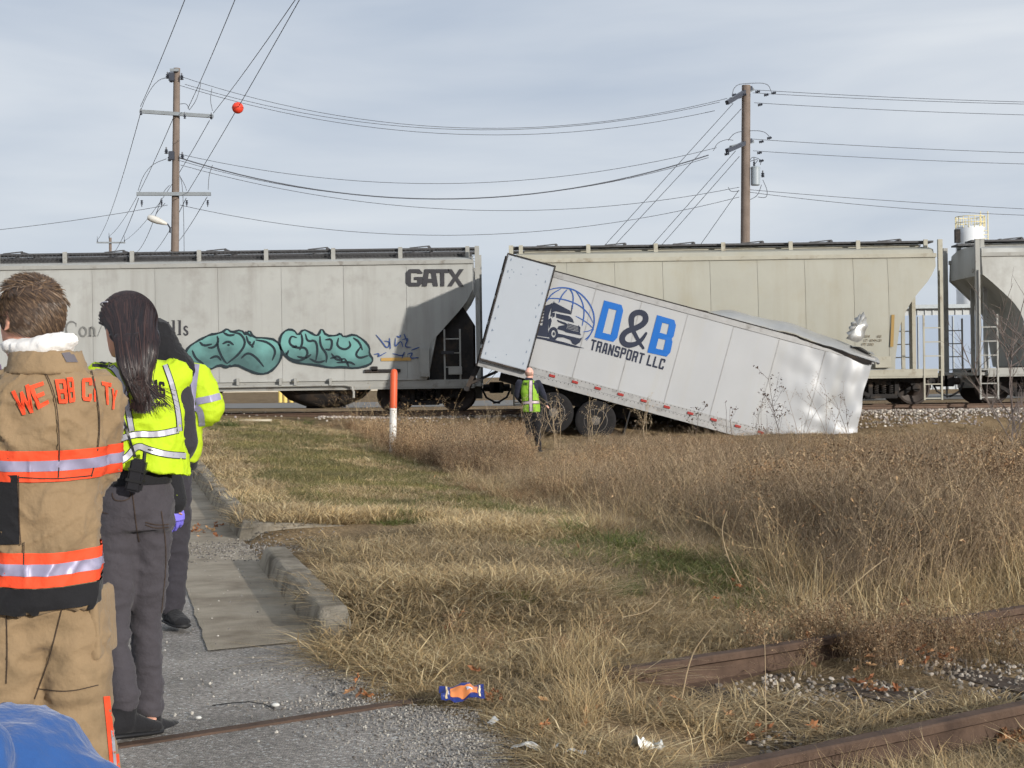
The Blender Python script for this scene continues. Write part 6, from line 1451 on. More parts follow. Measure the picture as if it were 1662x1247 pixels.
# ---- third: hi-vis jacket and dark hood behind her
Y = 7.70; f3 = (-.55, .83, 0)
J = dict(pelvis=V3(268, 772, Y), waist=V3(272, 720, Y), chest=V3(276, 650, Y), neck=V3(266, 588, Y, .02), head=V3(250, 552, Y, .03),
         shR=V3(318, 612, Y, .02), elR=V3(343, 664, Y, -.02), wrR=V3(303, 688, Y, .02), shL=V3(240, 612, Y, .0), elL=V3(258, 712, Y, -.12), wrL=V3(283, 812, Y, -.2),
         hipR=V3(282, 790, Y), knR=V3(284, 890, Y), anR=V3(278, 986, Y, .0), hipL=V3(252, 790, Y), knL=V3(222, 890, Y, .05), anL=V3(190, 985, Y, .12), hdL=Vector((.1, 0, -1)))
th = person('person in a fluorescent jacket with a dark hood, half hidden behind the long haired woman', J, f3, (-.9, .4, 0), (float(J['pelvis'].x), Y, 0), vox=.0075, skin='skin',
            top=dict(mat='hivis2', name='jacket', torso=[(V3(280, 750, Y), .135, .115), (V3(281, 735, Y), .150, .13), (V3(281, 690, Y), .155, .13), (V3(280, 645, Y), .165, .128), (V3(278, 612, Y), .160, .112), (V3(274, 592, Y), .11, .09), (V3(272, 580, Y), .08, .075)], ar=[.078, .080, .078, .066, .058], amp=.016, fs=(7, 7, 6)),
            legs=dict(mat='darkgrey', r0=(.135, .115), r1=(.14, .115), r2=(.13, .11), rr=[.092, .088, .072, .070, .068], amp=.014, fs=(6, 6, 10), drop=-.01, up=.4), shoe='blackcloth', headk=.95, foot={'R': (.35, -.5, 0), 'L': (-.6, -.4, 0)}, curl=.7, hands_k=.62)
T, bv = th['root'], th['bvh']
for pts, w_, mm in (([(318, 588), (312, 630), (308, 690)], 13, 'silver_v'), ([(318, 652), (340, 648), (358, 643)], 11, 'silver_v'), ([(316, 660), (326, 668), (328, 692)], 10, 'silver_v')): pxstrip(T, bv, 'reflective_stripe', M[mm], pts, w_, off=.006)
m_ = MB(); Wb = V3(279, 748, Y); rg = [(V3(279, y_, Y), th['rt'] * a, th['fwd'] * b_) for y_, a, b_ in ((764, .125, .11), (758, .135, .12), (747, .138, .12))]; m_.rings(rg, n=28); m_.build('jacket_waistband', M['blackcloth'], T, smooth=60)
m_ = MB(); m_.rings([(V3(x_, y_, Y, -.02), th['rt'] * a, th['fwd'] * b_) for x_, y_, a, b_ in ((287, 622, .10, .10), (284, 604, .125, .115), (278, 588, .120, .11), (268, 570, .105, .105), (260, 556, .095, .10), (254, 540, .090, .10), (251, 524, .07, .085), (250, 517, .03, .04))], n=28)
me = remesh(m_, .009, 6, 'hood'); finish(me, 'hood', M['blackcloth'], T, folds(.014, (7, 7, 7), 8))
m_ = MB(); tubelimb(m_, [J['wrR'].lerp(J['elR'], .05), J['wrR'] + (J['wrR'] - J['elR']) * .12], [.062, .055]); m_.build('cuff', M['blackcloth'], T, smooth=60)
m_ = MB(); tubelimb(m_, [J['elL'].lerp(J['wrL'], .40), J['wrL'] - UP * .01], [.076, .066]); m_.build('cuff', M['blackcloth'], T, smooth=60)
m_ = MB(); hand(m_, J['wrL'], J['hdL'], Vector((-.6, -.6, 0)), 1.22, .7); tubelimb(m_, [J['wrL'] + UP * .05, J['wrL']], [.038, .034]); me = remesh(m_, .004, 2, 'glove'); finish(me, 'glove', M['glove'], T)

# ---- man walking in a lime vest
fg_ = G(866, 737); Y = 29.6; f4 = (.32, .95, 0)
J = dict(pelvis=V3(864, 668, Y), waist=V3(862, 657, Y), chest=V3(860, 637, Y), neck=V3(858, 615, Y, .02), head=V3(859.5, 605.5, Y, .04),
         shR=V3(873, 622, Y, .02), elR=V3(882, 642, Y, -.06), wrR=V3(886, 655, Y, .12), shL=V3(843, 622, Y, .0), elL=V3(839, 642, Y, .05), wrL=V3(850, 655, Y, .22),
         hipR=V3(870, 676, Y), knR=V3(872, 703, Y, .05), anR=V3(874, 729, Y, -.0), hipL=V3(858, 676, Y), knL=V3(861, 702, Y, .1), anL=V3(848, 721, Y, -.28), toeL=.8)
mn = person('bald man in a lime green vest walking away through the weeds by the trailer wheels', J, f4, (.5, .85, 0), (float(J['pelvis'].x), Y, float(gz(J['pelvis'].x, Y))), vox=.010, skin='skin_pale', k=1.0,
            top=dict(mat='navycloth', name='shirt', torso=[(V3(863, 668, Y), .165, .13), (V3(862, 655, Y), .16, .13), (V3(860, 637, Y), .18, .135), (V3(859.5, 624, Y), .18, .12), (V3(858.5, 618, Y), .10, .09), (V3(858, 613, Y), .066, .066)], ar=[.075, .072, .064, .056, .046], amp=.010, vox=.012),
            legs=dict(mat='blackcloth', r0=(.16, .125), r1=(.165, .13), r2=(.155, .12), rr=[.10, .095, .075, .07, .07], amp=.012, fs=(6, 6, 10), drop=-.02, vox=.013), shoe='blackcloth', foot={'L': (.3, .8, 0)})
T, bv = mn['root'], mn['bvh']; rt_, fw_ = mn['rt'], mn['fwd']; Y = 29.6
m_ = MB(); m_.rings([(V3(x_, y_, Y), rt_ * a, fw_ * b_) for x_, y_, a, b_ in ((863, 669, .178, .148), (862, 655, .172, .145), (859.5, 637, .182, .15), (858.5, 625, .165, .135), (858, 617.5, .11, .10))], n=36, pw=2.4)
me = remesh(m_, .011, 4, 'vest'); vest = finish(me, 'safety_vest', M['lime'], T, folds(.008, (7, 7, 7), 4)); bv = bvh_world(vest, T)
M['pinkish'] = mk('faded reflective tape', (188, 172, 178), .5, .1)
for pts, w_ in (([(843, 619), (840, 640), (842, 668)], 3.6), ([(862, 612), (861, 640), (862, 668)], 4.6), ([(838, 657), (858, 653), (876, 653)], 3.8)):
    pxstrip(T, bv, 'dark_edging', M['blackcloth'], pts, w_ + 2.2, off=.006); pxstrip(T, bv, 'reflective_stripe', M['pinkish'], pts, w_, off=.012)
pj = pxproj(bv, .012)
for ch, q in zip('FIRE', ((844, 847.5), (848, 850), (850.2, 853.6), (854.2, 857))): decal('lettering', [[[(q[0] + (q[1] - q[0]) * a, 625.5 - 4.5 * b_) for a, b_ in lp] for lp in glyph(ch)]], pj, M['blackcloth'], T)
hd = J['head']; hfv = Vector((.5, .85, 0)).normalized(); hr = hfv.cross(UP).normalized()
m_ = MB(); m_.grid(16, 6, lambda u, v: hd - hfv * .012 + (-hfv * math.cos(-2 + 4 * u) * .101 + hr * math.sin(-2 + 4 * u) * .081) * math.cos(-.6 + .75 * v) + UP * math.sin(-.6 + .75 * v) * .1); o = m_.build('hair', M['hair'], T, smooth=180); solidcol(o, lin((150, 118, 104)))

# ---- person in blue, crouching at the bottom left corner
Y = 2.75
_bx = lambda x, y, d=0: V3(x - 62, y - 22, 2.75, d)
J = dict(pelvis=_bx(225, 1420), waist=_bx(165, 1365), chest=_bx(55, 1275), neck=_bx(-70, 1225), head=_bx(-150, 1215),
         shR=_bx(5, 1250, .20), elR=_bx(-40, 1420, .25), wrR=_bx(-160, 1450, .15), shL=_bx(5, 1262, -.20), elL=_bx(-40, 1440, -.22), wrL=_bx(-160, 1460, -.1),
         hipR=_bx(200, 1450, .1), knR=_bx(0, 1500, .16), anR=_bx(130, 1660, .12), hipL=_bx(200, 1450, -.1), knL=_bx(-10, 1520, -.16), anL=_bx(120, 1670, -.12))
bp2 = thing('person', 'person in a bright blue jacket crouching low in the bottom left corner', 'person', (float(J['pelvis'].x), Y, 0))
ax1 = (J['chest'] - J['pelvis']).normalized(); sd1 = Vector((0, 1, 0)); nn1 = sd1.cross(ax1).normalized()
if nn1.z < 0: nn1 = -nn1
def crouch(off, head_=True, arms=True, legs_=True):
    m_ = MB(); m_.rings([(J[a].lerp(J[b2], t_), sd1 * (rx + off), nn1 * (ry + off)) for a, b2, t_, rx, ry in (('pelvis', 'waist', -.3, .12, .10), ('pelvis', 'waist', .3, .15, .115), ('waist', 'chest', 0, .15, .11), ('waist', 'chest', .5, .17, .115), ('waist', 'chest', 1, .18, .115), ('chest', 'neck', .5, .14, .09), ('chest', 'neck', .85, .07 , .065))], n=26)
    if arms:
        for s_ in 'RL': tubelimb(m_, [J['sh' + s_], J['el' + s_], J['wr' + s_]], [.058 + off, .045 + off, .03 + off])
    if legs_:
        for s_ in 'RL': tubelimb(m_, [J['hip' + s_], J['kn' + s_], J['an' + s_]], [.09 + off, .06 + off, .045 + off])
    return m_
m_ = crouch(0)
head(m_, J['head'], Vector((-1, 0, 0))); tubelimb(m_, [J['chest'].lerp(J['neck'], .8), J['head']], [.06, .055])
for s_ in 'RL': hand(m_, J['wr' + s_], Vector((-1, 0, -.3)), Vector((0, -1 if s_ == 'R' else 1, .3)), 1, .6)
finish(remesh(m_, .009, 2), 'body', M['skin'], bp2)
jk = finish(remesh(crouch(.028, legs_=False), .010, 8), 'jacket', M['bluecloth'], bp2, folds(.020, (7, 7, 6), 3))
finish(remesh((lambda q: (tubelimb(q, [J['hipR'], J['knR'], J['anR']], [.115, .085, .07]), tubelimb(q, [J['hipL'], J['knL'], J['anL']], [.115, .085, .07]), q)[2])(MB()), .011, 6), 'trousers', M['navycloth'], bp2, folds(.01))
for s_ in 'RL':
    m_ = MB(); a0 = J['an' + s_].copy(); a0.z = .075; m_.rings([(a0 + Vector((.07 - t_, 0, z_ - .045)), Vector((0, a, 0)), UP * h_) for t_, a, h_, z_ in ((-.005, .022, .028, .035), (.01, .034, .045, .045), (.07, .040, .052, .055), (.12, .044, .042, .045), (.18, .050, .030, .032), (.23, .044, .024, .026), (.255, .022, .014, .02))], n=18); m_.build('shoe', M['blackcloth'], bp2, smooth=60)
m_ = MB(); m_.ball(J['head'] + Vector((.012, 0, .022)), .105, .088, .098, n=22, m=14); o = m_.build('hair', M['hair'], bp2, smooth=60); solidcol(o, lin((60, 44, 34)))

# ---- person at the far left edge, only a sleeve in view
Y = 6.2; S_ = 2350 / Y; f5 = (1, .15, 0); cx5 = -62
J = dict(pelvis=V3(cx5, 880, Y), waist=V3(cx5, 790, Y), chest=V3(cx5, 660, Y), neck=V3(cx5, 572, Y), head=V3(cx5 + 6, 520, Y),
         shR=V3(cx5, 600, Y, -.17), elR=V3(cx5 - 5, 705, Y, -.22), wrR=V3(cx5 + 60, 770, Y, -.2), shL=V3(cx5 + 38, 600, Y, .17), elL=V3(cx5 + 42, 705, Y, .2), wrL=V3(cx5 + 40, 770, Y, .1),
         hipR=V3(cx5, 900, Y, -.08), knR=V3(cx5 + 4, 1020, Y, -.09), anR=V3(cx5, 1088, Y, -.1), hipL=V3(cx5, 900, Y, .08), knL=V3(cx5 + 4, 1010, Y, .09), anL=V3(cx5, 1088, Y, .1))
pu = person('person in a plum coloured shirt at the far left edge beyond the firefighter', J, f5, f5, (float(J['pelvis'].x), Y, 0), vox=.010,
            top=dict(mat='purplecloth', name='shirt', torso=[(V3(cx5, 870, Y), .155, .125), (V3(cx5, 790, Y), .15, .12), (V3(cx5, 660, Y), .175, .125), (V3(cx5, 610, Y), .165, .11), (V3(cx5, 585, Y), .09, .085), (V3(cx5, 570, Y), .065, .065)], ar=[.07, .068, .062, .056, .046], vox=.012),
            legs=dict(mat='navycloth', r0=(.15, .125), r1=(.155, .13), r2=(.14, .12), rr=[.095, .09, .075, .07, .07], vox=.013))
m_ = MB(); m_.ball(J['head'] + Vector((-.012, 0, .025)), .105, .088, .096, n=22, m=14); o = m_.build('hair', M['hair'], pu['root'], smooth=60); solidcol(o, lin((40, 30, 28)))
# ------------------------------------------------------------------ vegetation, stones, litter
def pip(poly):
    P_ = np.array(poly)
    def f(x, y):
        c = False; j = len(P_) - 1
        for i in range(len(P_)):
            if (P_[i, 1] > y) != (P_[j, 1] > y) and x < (P_[j, 0] - P_[i, 0]) * (y - P_[i, 1]) / (P_[j, 1] - P_[i, 1]) + P_[i, 0]: c = not c
            j = i
        return c
    return f
def clumpmesh(name, n, rad, h, w, lean, bend, cols, flatp=0.0, seed=0, seg=4):
    r = np.random.default_rng(seed); V, F, C = [], [], []
    for i in range(n):
        a = r.uniform(0, 2 * np.pi); q = rad * math.sqrt(r.uniform()); bx, by = q * math.cos(a), q * math.sin(a)
        ph = r.uniform(0, 2 * np.pi); H_ = r.uniform(*h) ; ln = abs(r.normal(0, lean)) + (1.1 if r.uniform() < flatp else 0); bd = r.uniform(*bend)
        wd = w * r.uniform(.6, 1.3); sx, sy = -math.sin(ph + r.normal(0, .6)), math.cos(ph + r.normal(0, .6))
        c = np.array(lin(cols[r.integers(len(cols))])) * r.uniform(.65, 1.2) * np.array([.88, .90, .84]); b = len(V)
        kx, ky = r.normal(0, .06, 2) * H_
        for k in range(seg):
            t = k / seg; s = ln * t + bd * t * t; z = H_ * (t - .45 * bd * t * t) / (1 + .5 * ln); ww = wd * (1 - .7 * t) / 2
            x = bx + math.cos(ph) * s * H_ + kx * math.sin(t * 5); y = by + math.sin(ph) * s * H_ + ky * math.sin(t * 4)
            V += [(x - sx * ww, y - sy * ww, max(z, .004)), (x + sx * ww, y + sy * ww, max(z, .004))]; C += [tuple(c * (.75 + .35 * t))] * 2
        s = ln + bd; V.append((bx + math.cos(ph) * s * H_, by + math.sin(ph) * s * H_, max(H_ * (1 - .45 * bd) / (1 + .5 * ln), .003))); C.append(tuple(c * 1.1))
        for k in range(seg - 1): F.append((b + 2 * k, b + 2 * k + 1, b + 2 * k + 3, b + 2 * k + 2))
        F.append((b + 2 * seg - 2, b + 2 * seg - 1, b + 2 * seg))
    return V, F, C
def brushmesh(name, n, rad, h, cols, leafcols, seed=0, leaf=10, lw=.02, side=5, w=.004, arch=.35):
    """dry twiggy weeds: stems with side shoots and small curled leaves"""
    r = np.random.default_rng(seed); V, F, C = [], [], []
    def strip(pts, w0, w1, c):
        b = len(V); m_ = len(pts); a = r.uniform(0, np.pi); sx, sy = math.cos(a), math.sin(a)
        for k, p in enumerate(pts):
            ww = (w0 + (w1 - w0) * k / (m_ - 1)) / 2; V.append((p[0] - sx * ww, p[1] - sy * ww, p[2])); V.append((p[0] + sx * ww, p[1] + sy * ww, p[2])); C.append(tuple(c)); C.append(tuple(c))
        for k in range(m_ - 1): F.append((b + 2 * k, b + 2 * k + 1, b + 2 * k + 3, b + 2 * k + 2))
    for i in range(n):
        a = r.uniform(0, 2 * np.pi); q = rad * math.sqrt(r.uniform()); p = np.array([q * math.cos(a), q * math.sin(a), 0.]); ph = r.uniform(0, 2 * np.pi); H_ = r.uniform(*h)
        d = np.array([math.cos(ph) * r.uniform(0, .55), math.sin(ph) * r.uniform(0, .55), 1.]); c = np.array(lin(cols[r.integers(len(cols))])) * r.uniform(.6, 1.25) * np.array([.80, .80, .76]); pts = [p]
        for k in range(5):
            d = d / np.linalg.norm(d); pts.append(pts[-1] + d * H_ / 5); d = d + r.normal(0, .14, 3) + np.array([math.cos(ph), math.sin(ph), -.3]) * arch * k / 5
        strip(pts, w, w * .45, c)
        for k in range(side):
            t = r.uniform(.3, 1) * 4.9; i0 = int(t); b0 = pts[i0] + (pts[i0 + 1] - pts[i0]) * (t - i0); a2 = r.uniform(0, 2 * np.pi); dd = np.array([math.cos(a2) * .8, math.sin(a2) * .8, r.uniform(.2, 1)]); L_ = H_ * r.uniform(.12, .35)
            sp = [b0, b0 + dd * L_ * .5 + r.normal(0, .01, 3), b0 + dd * L_ + r.normal(0, .015, 3)]; strip(sp, w * .6, w * .35, c * 1.1)
            for q_ in range(max(1, leaf // side)):
                b1 = sp[r.integers(1, 3)] + r.normal(0, .02, 3); lc = np.array(lin(leafcols[r.integers(len(leafcols))])) * r.uniform(.5, 1.3) * np.array([.80, .80, .76]); u = r.normal(0, 1, 3); u /= np.linalg.norm(u); v = np.cross(u, r.normal(0, 1, 3)); v /= np.linalg.norm(v); s = lw * r.uniform(.5, 1.2)
                b = len(V); V.extend([tuple(b1), tuple(b1 + u * s * .6 + v * s * .22), tuple(b1 + u * s * 1.1 + np.cross(u, v) * s * .4), tuple(b1 + u * s * .55 - v * s * .22)]); C.extend([tuple(lc)] * 4); F.append((b, b + 1, b + 2, b + 3))
    return V, F, C
def mk_src(name, VFC, mat):
    V, F, C = VFC; me = bpy.data.meshes.new(name); me.from_pydata([tuple(map(float, v)) for v in V], [], F); me.update()
    ca = me.color_attributes.new('Col', 'FLOAT_COLOR', 'POINT'); ca.data.foreach_set('color', [float(x) for c in C for x in (*c, 1)]); me.materials.append(mat)
    return bpy.data.objects.new(name, me)
def scatter(name, srcs, pts, label=None):
    """pts: list of (x, y, z, rx, ry, rz, scale, variant) -> one stuff object that draws the variants with geometry nodes"""
    c = bpy.data.collections.new(name + '_kinds')
    for i, s_ in enumerate(srcs): s_.name = '%s_kind_%02d' % (name, i); c.objects.link(s_)
    A = np.array(pts, dtype=float); me = bpy.data.meshes.new(name); me.vertices.add(len(A)); me.vertices.foreach_set('co', A[:, :3].ravel())
    at = me.attributes.new('rot', 'FLOAT_VECTOR', 'POINT'); at.data.foreach_set('vector', A[:, 3:6].ravel())
    at = me.attributes.new('scl', 'FLOAT', 'POINT'); at.data.foreach_set('value', A[:, 6]); at = me.attributes.new('kin', 'INT', 'POINT'); at.data.foreach_set('value', A[:, 7].astype(int))
    me.update(); o = bpy.data.objects.new(name, me); COL.objects.link(o); o['kind'] = 'stuff'
    g = bpy.data.node_groups.new(name, 'GeometryNodeTree'); g.interface.new_socket('Geometry', in_out='INPUT', socket_type='NodeSocketGeometry'); g.interface.new_socket('Geometry', in_out='OUTPUT', socket_type='NodeSocketGeometry')
    n = g.nodes.new; l = g.links.new; gi = n('NodeGroupInput'); go = n('NodeGroupOutput'); ip = n('GeometryNodeInstanceOnPoints'); ci = n('GeometryNodeCollectionInfo')
    ci.inputs['Collection'].default_value = c; ci.inputs['Separate Children'].default_value = True; ci.inputs['Reset Children'].default_value = True
    def na(nm, ty): q = n('GeometryNodeInputNamedAttribute'); q.data_type = ty; q.inputs['Name'].default_value = nm; return q
    r_, s_, k_ = na('rot', 'FLOAT_VECTOR'), na('scl', 'FLOAT'), na('kin', 'INT'); m2p = n('GeometryNodeMeshToPoints')
    e2r = n('FunctionNodeEulerToRotation'); l(r_.outputs['Attribute'], e2r.inputs[0])
    l(gi.outputs[0], m2p.inputs['Mesh']); l(m2p.outputs[0], ip.inputs['Points']); l(ci.outputs[0], ip.inputs['Instance']); ip.inputs['Pick Instance'].default_value = True
    l(k_.outputs['Attribute'], ip.inputs['Instance Index']); l(e2r.outputs[0], ip.inputs['Rotation']); l(s_.outputs['Attribute'], ip.inputs['Scale']); l(ip.outputs[0], go.inputs[0])
    md = o.modifiers.new('scatter', 'NODES'); md.node_group = g; return o

M['blade'] = vcol_mat('dry grass blades', .8, .55, ((.78, .74, .70), (1.22, 1.16, 1.06)), transl=.25)
M['green'] = vcol_mat('green grass blades', .7, .8, ((.8, .8, .8), (1.2, 1.15, 1.0)), transl=.25)
M['twig'] = vcol_mat('dry weed stems', .85, .4, ((.72, .70, .70), (1.22, 1.14, 1.04)), transl=.1)
STRAW = [(216, 198, 166), (202, 180, 146), (186, 164, 132), (228, 212, 182), (172, 150, 120), (208, 182, 144), (154, 136, 112), (192, 172, 144)]
DULL = [(164, 146, 122), (144, 128, 106), (178, 160, 134), (130, 116, 98), (152, 138, 116), (188, 170, 142)]
LAWN = [(136, 130, 90), (122, 122, 80), (156, 144, 106), (172, 156, 122), (112, 114, 74), (182, 164, 130)]
GREEN = [(100, 112, 66), (116, 128, 76), (84, 98, 58), (136, 142, 94), (112, 120, 76)]
BRN = [(164, 144, 122), (144, 124, 106), (186, 166, 142), (122, 104, 88), (200, 182, 156), (154, 138, 120)]
BLEAF = [(158, 130, 104), (132, 106, 84), (186, 160, 130), (112, 92, 76), (206, 184, 154), (164, 134, 104)]
GREY = [(156, 140, 122), (172, 156, 136), (136, 120, 104), (190, 174, 150)]
noiz = lambda x, y, s, k=0: noise.noise(Vector((x * s, y * s, k)))

# regions in the real ground plane
lawn_edge = [(G(a, b)[0], G(a, b)[1]) for a, b in ((525, 688), (570, 705), (632, 742), (700, 765), (760, 800), (830, 826), (900, 842), (1000, 880), (1080, 915), (1150, 950), (1230, 990))]
def rightof(x, y):
    """>0 in the tall brush on the right; distance-like measure from the boundary polyline"""
    ys_ = [p[1] for p in lawn_edge][::-1]; xs_ = [p[0] for p in lawn_edge][::-1]
    return x - float(np.interp(y, ys_, xs_))
def inroad(x, y): return x < (kerbX(y) + (.17 if (7.3 < y < 10.5 or y > 11.9) else 0) if y > 7.4 else edgeX(y) + .03)
def railclear(x, y):
    p = Vector((x, y, 0)); a = abs((p - A0).dot(RN)); b_ = abs((p - B0).dot(RN)); return min(a, b_)
def visible_band(y, m=.35): return -.3556 * y - m - .03 * y, .3556 * y + m + .03 * y
def sample(n, y0, y1, dens_pow=1.0, far=None):
    """random ground points, denser near the camera (falls off as the plants get small)"""
    out_ = []
    while len(out_) < n:
        u = random.random(); y = (y0 ** (1 - dens_pow) + u * (y1 ** (1 - dens_pow) - y0 ** (1 - dens_pow))) ** (1 / (1 - dens_pow)) if dens_pow != 1 else y0 * (y1 / y0) ** u
        a, b_ = visible_band(y); out_.append((random.uniform(a, b_), y))
    return out_
def hcap(x, y, hm, k=None):
    """largest scale that keeps a plant of height hm as low as the growth really is out there (short near the line)"""
    px_ = 831 + 2350 * x / y
    if k is None: k = 74 if px_ < 760 else (74 + (px_ - 760) * .45 if px_ < 830 else 122 if px_ < 905 else 104 if px_ < 960 else 94)
    return max(.10, 1.32 - k * y / 2350 - gz(x, y)) / hm
def slope_rot(x, y, z): return (random.uniform(-.06, .06), random.uniform(-.06, .06), random.uniform(0, 6.283))

WRAP = G(750, 1150)
# 1 mown lawn: short, green and straw mixed
src = []
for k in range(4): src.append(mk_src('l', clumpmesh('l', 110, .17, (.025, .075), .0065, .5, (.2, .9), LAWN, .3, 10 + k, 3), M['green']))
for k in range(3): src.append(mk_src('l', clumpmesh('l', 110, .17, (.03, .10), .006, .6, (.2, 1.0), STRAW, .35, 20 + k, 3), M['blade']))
pts = []
for (x, y) in sample(26000, 11.6, 36.5, 1.25):
    if inroad(x, y) or y < 11.7: continue
    e_ = rightof(x, y)
    if e_ > .35 + .25 * noiz(x, y, 1.2): continue
    off = x - kerbX(y); near = sstep(1.1, .15, off) + sstep(14.2, 12.2, y); st = noiz(x, y, .55, 3) * .8 + noiz(x, y, 1.9, 4) * .7 + near * .95 - .05 + .15 * sstep(30, 36, y) * 3
    if y > 33 and noiz(x, y, .6, 9) > .1: continue
    if -2.35 < x < -.55 and y < 12.12 + (x + 2.2) * .33: continue
    s_ = random.uniform(.7, 1.25) * (1 + .5 * near * (st > .3)) * (1 if y < 20 else 1.25)
    if off < .30 + .08 * noiz(x, y, 4) and y < 24: continue
    pts.append((x, y, gz(x, y) - .006, *slope_rot(x, y, 0), s_, random.randrange(4, 7) if st + random.gauss(0, .22) > .28 else random.randrange(0, 4)))
scatter('lawn_grass', src, pts)

# 2 dry field grass (medium height, tangled)
src = []
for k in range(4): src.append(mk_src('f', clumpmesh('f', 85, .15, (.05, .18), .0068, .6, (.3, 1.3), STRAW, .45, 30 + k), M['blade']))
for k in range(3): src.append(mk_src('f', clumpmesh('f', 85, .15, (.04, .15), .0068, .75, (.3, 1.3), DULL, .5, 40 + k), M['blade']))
pts = []
for (x, y) in sample(17000, 4.1, 37.2, 1.35):
    if inroad(x, y): continue
    e_ = rightof(x, y)
    if y > 12.4 and e_ < -.1 + .25 * noiz(x, y, 1.5): continue
    if 10.5 < y < 11.95 and x < kerbX(y) + .55 + .25 * noiz(x, y, 3): continue
    if x < -.75 and 11.3 + .1 * noiz(x, y, 4) < y - (x + 2.2) * .33 < 12.1: continue
    if (x - WRAP.x) ** 2 + (y - WRAP.y + .12) ** 2 < .17 ** 2: continue
    if y < 6.3 and x < edgeX(y) + .10 + .3 * max(0, noiz(x, y, 2.2, 5)): continue
    rc = railclear(x, y); between = (Vector((x, y, 0)) - A0).dot(RN) < 0 and (Vector((x, y, 0)) - B0).dot(RN) > 0
    if rc < .06 and x > .55: continue
    if 7.3 < y < 10.5 and x < kerbX(y) + .30 and random.random() < .8: continue
    if x > .45 and between and y < 9 and random.random() < .8: continue
    if x > .45 and rc < .3 and y < 9 and random.random() < .55: continue
    if x > .2 and between and y < 9 and noiz(x, y, 1.6, 8) > (.05 - .22 * sstep(1.4, 2.6, x)): continue
    if y > 34.5 and noiz(x, y, .9, 2) > .15: continue
    s_ = random.uniform(.65, 1.2) * (.62 if rc < .22 and x > .5 else 1) * (.8 + .5 * (noiz(x, y, .8, 6) + .3)) * (1.15 if y > 14 else 1)
    dull = noiz(x, y, .9, 7) + random.gauss(0, .25) + (.25 if e_ > .3 else 0)
    if x < .2 and y < 6.2: s_ *= .7
    pts.append((x, y, gz(x, y) - .01, *slope_rot(x, y, 0), s_, random.randrange(4, 7) if dull > .12 else random.randrange(0, 4)))
scatter('dry_grass', src, pts)

# 3 tall pale tufts near the rails and through the brush
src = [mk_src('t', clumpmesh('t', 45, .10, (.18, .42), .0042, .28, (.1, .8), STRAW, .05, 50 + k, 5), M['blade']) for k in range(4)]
pts = []
for (x, y) in sample(8000, 4.1, 37, 1.2):
    if inroad(x, y) or (railclear(x, y) < .07 and x > .5): continue
    e_ = rightof(x, y); d_ = noiz(x, y, 1.1, 12); pa_ = (Vector((x, y, 0)) - A0).dot(RN)
    if x > .3 and -1.45 < pa_ < .12 and random.random() < .86: continue
    if y < 6.9 and x > .1:
        if d_ < -.05 and random.random() > .25: continue
        between = (Vector((x, y, 0)) - A0).dot(RN) < 0 and (Vector((x, y, 0)) - B0).dot(RN) > 0
        if between and x > .9 and random.random() < .88: continue
        if (between or railclear(x, y) < .35) and x > .3 and random.random() < .85: continue
    elif e_ < 0 or (d_ < .12 and random.random() > .2) or random.random() < .3: continue
    if y < 5.9 and x < edgeX(y) + .35: continue
    pts.append((x, y, gz(x, y) - .01, *slope_rot(x, y, 0), min(random.uniform(.55, 1.05) * (.75 if y < 6.9 else 1.15), hcap(x, y, .42)), random.randrange(4)))
scatter('tall_straw_grass', src, pts)

# 4 brown brush on the right
src = [mk_src('b', brushmesh('b', 15, .22, (.28, .62), BRN, BLEAF, 60 + k, 24, .030, 6), M['twig']) for k in range(4)]
src += [mk_src('b', brushmesh('b', 13, .22, (.40, .85), GREY, BRN, 70 + k, 12, .018, 5, .0045, .25), M['twig']) for k in range(3)]
pts = []
for (x, y) in sample(12500, 7.0, 36.6, 1.15):
    if inroad(x, y): continue
    e_ = rightof(x, y)
    if e_ < .05 + .3 * noiz(x, y, 1.0, 20): continue
    pa = (Vector((x, y, 0)) - A0).dot(RN)
    if x > 1.9 and pa < 1.0 and random.random() < .85: continue
    if pa < .5 or (pa < 1.3 and random.random() < .5): continue
    grow = sstep(.0, 1.4, e_) * (1 - .55 * sstep(30.5, 35, y)) * (.75 + .25 * sstep(-.3, .4, noiz(x, y, .5, 21)) * 2)
    if y > 33.5 and random.random() < .5: continue
    if abs(x - .6) < 1.3 and 26 < y < 30: grow *= .85
    grow *= .62 if y > 26 and x > 4 else 1
    gk = noiz(x, y, .35, 22) + .25 * noiz(x, y, 1.3, 23) + (.18 if x < 3 else -.12)
    pts.append((x, y, gz(x, y) - .01, *slope_rot(x, y, 0), min(max(.3, grow) * random.uniform(.5, 1.0), hcap(x, y, .72) * random.uniform(.7, 1.1)), random.randrange(4, 7) if gk > .05 else random.randrange(0, 4)))
for (cx_, cy_, n_, s0) in ((1.72, 7.0, 34, .45), (2.05, 7.2, 22, .5), (.3, 6.9, 6, .35)):   # weeds hanging over the far rail
    for _ in range(n_):
        x, y = random.gauss(cx_, .28), random.gauss(cy_, .16)
        if railclear(x, y) > .05: pts.append((x, y, gz(x, y), *slope_rot(x, y, 0), s0 * random.uniform(.6, 1.1), random.randrange(0, 4)))
for _ in range(2600):
    q = G(random.uniform(528, 850), random.uniform(676, 775)); e_ = rightof(q.x, q.y)
    if e_ < .1 + .4 * noiz(q.x, q.y, 1.0, 20) or q.y > 36: continue
    pts.append((q.x, q.y, gz(q.x, q.y) - .01, *slope_rot(q.x, q.y, 0), min(hcap(q.x, q.y, .62, 62), random.uniform(.55, .9)), random.choice([0, 1, 2, 3, 3, 4])))
scatter('dry_brush', src, pts)

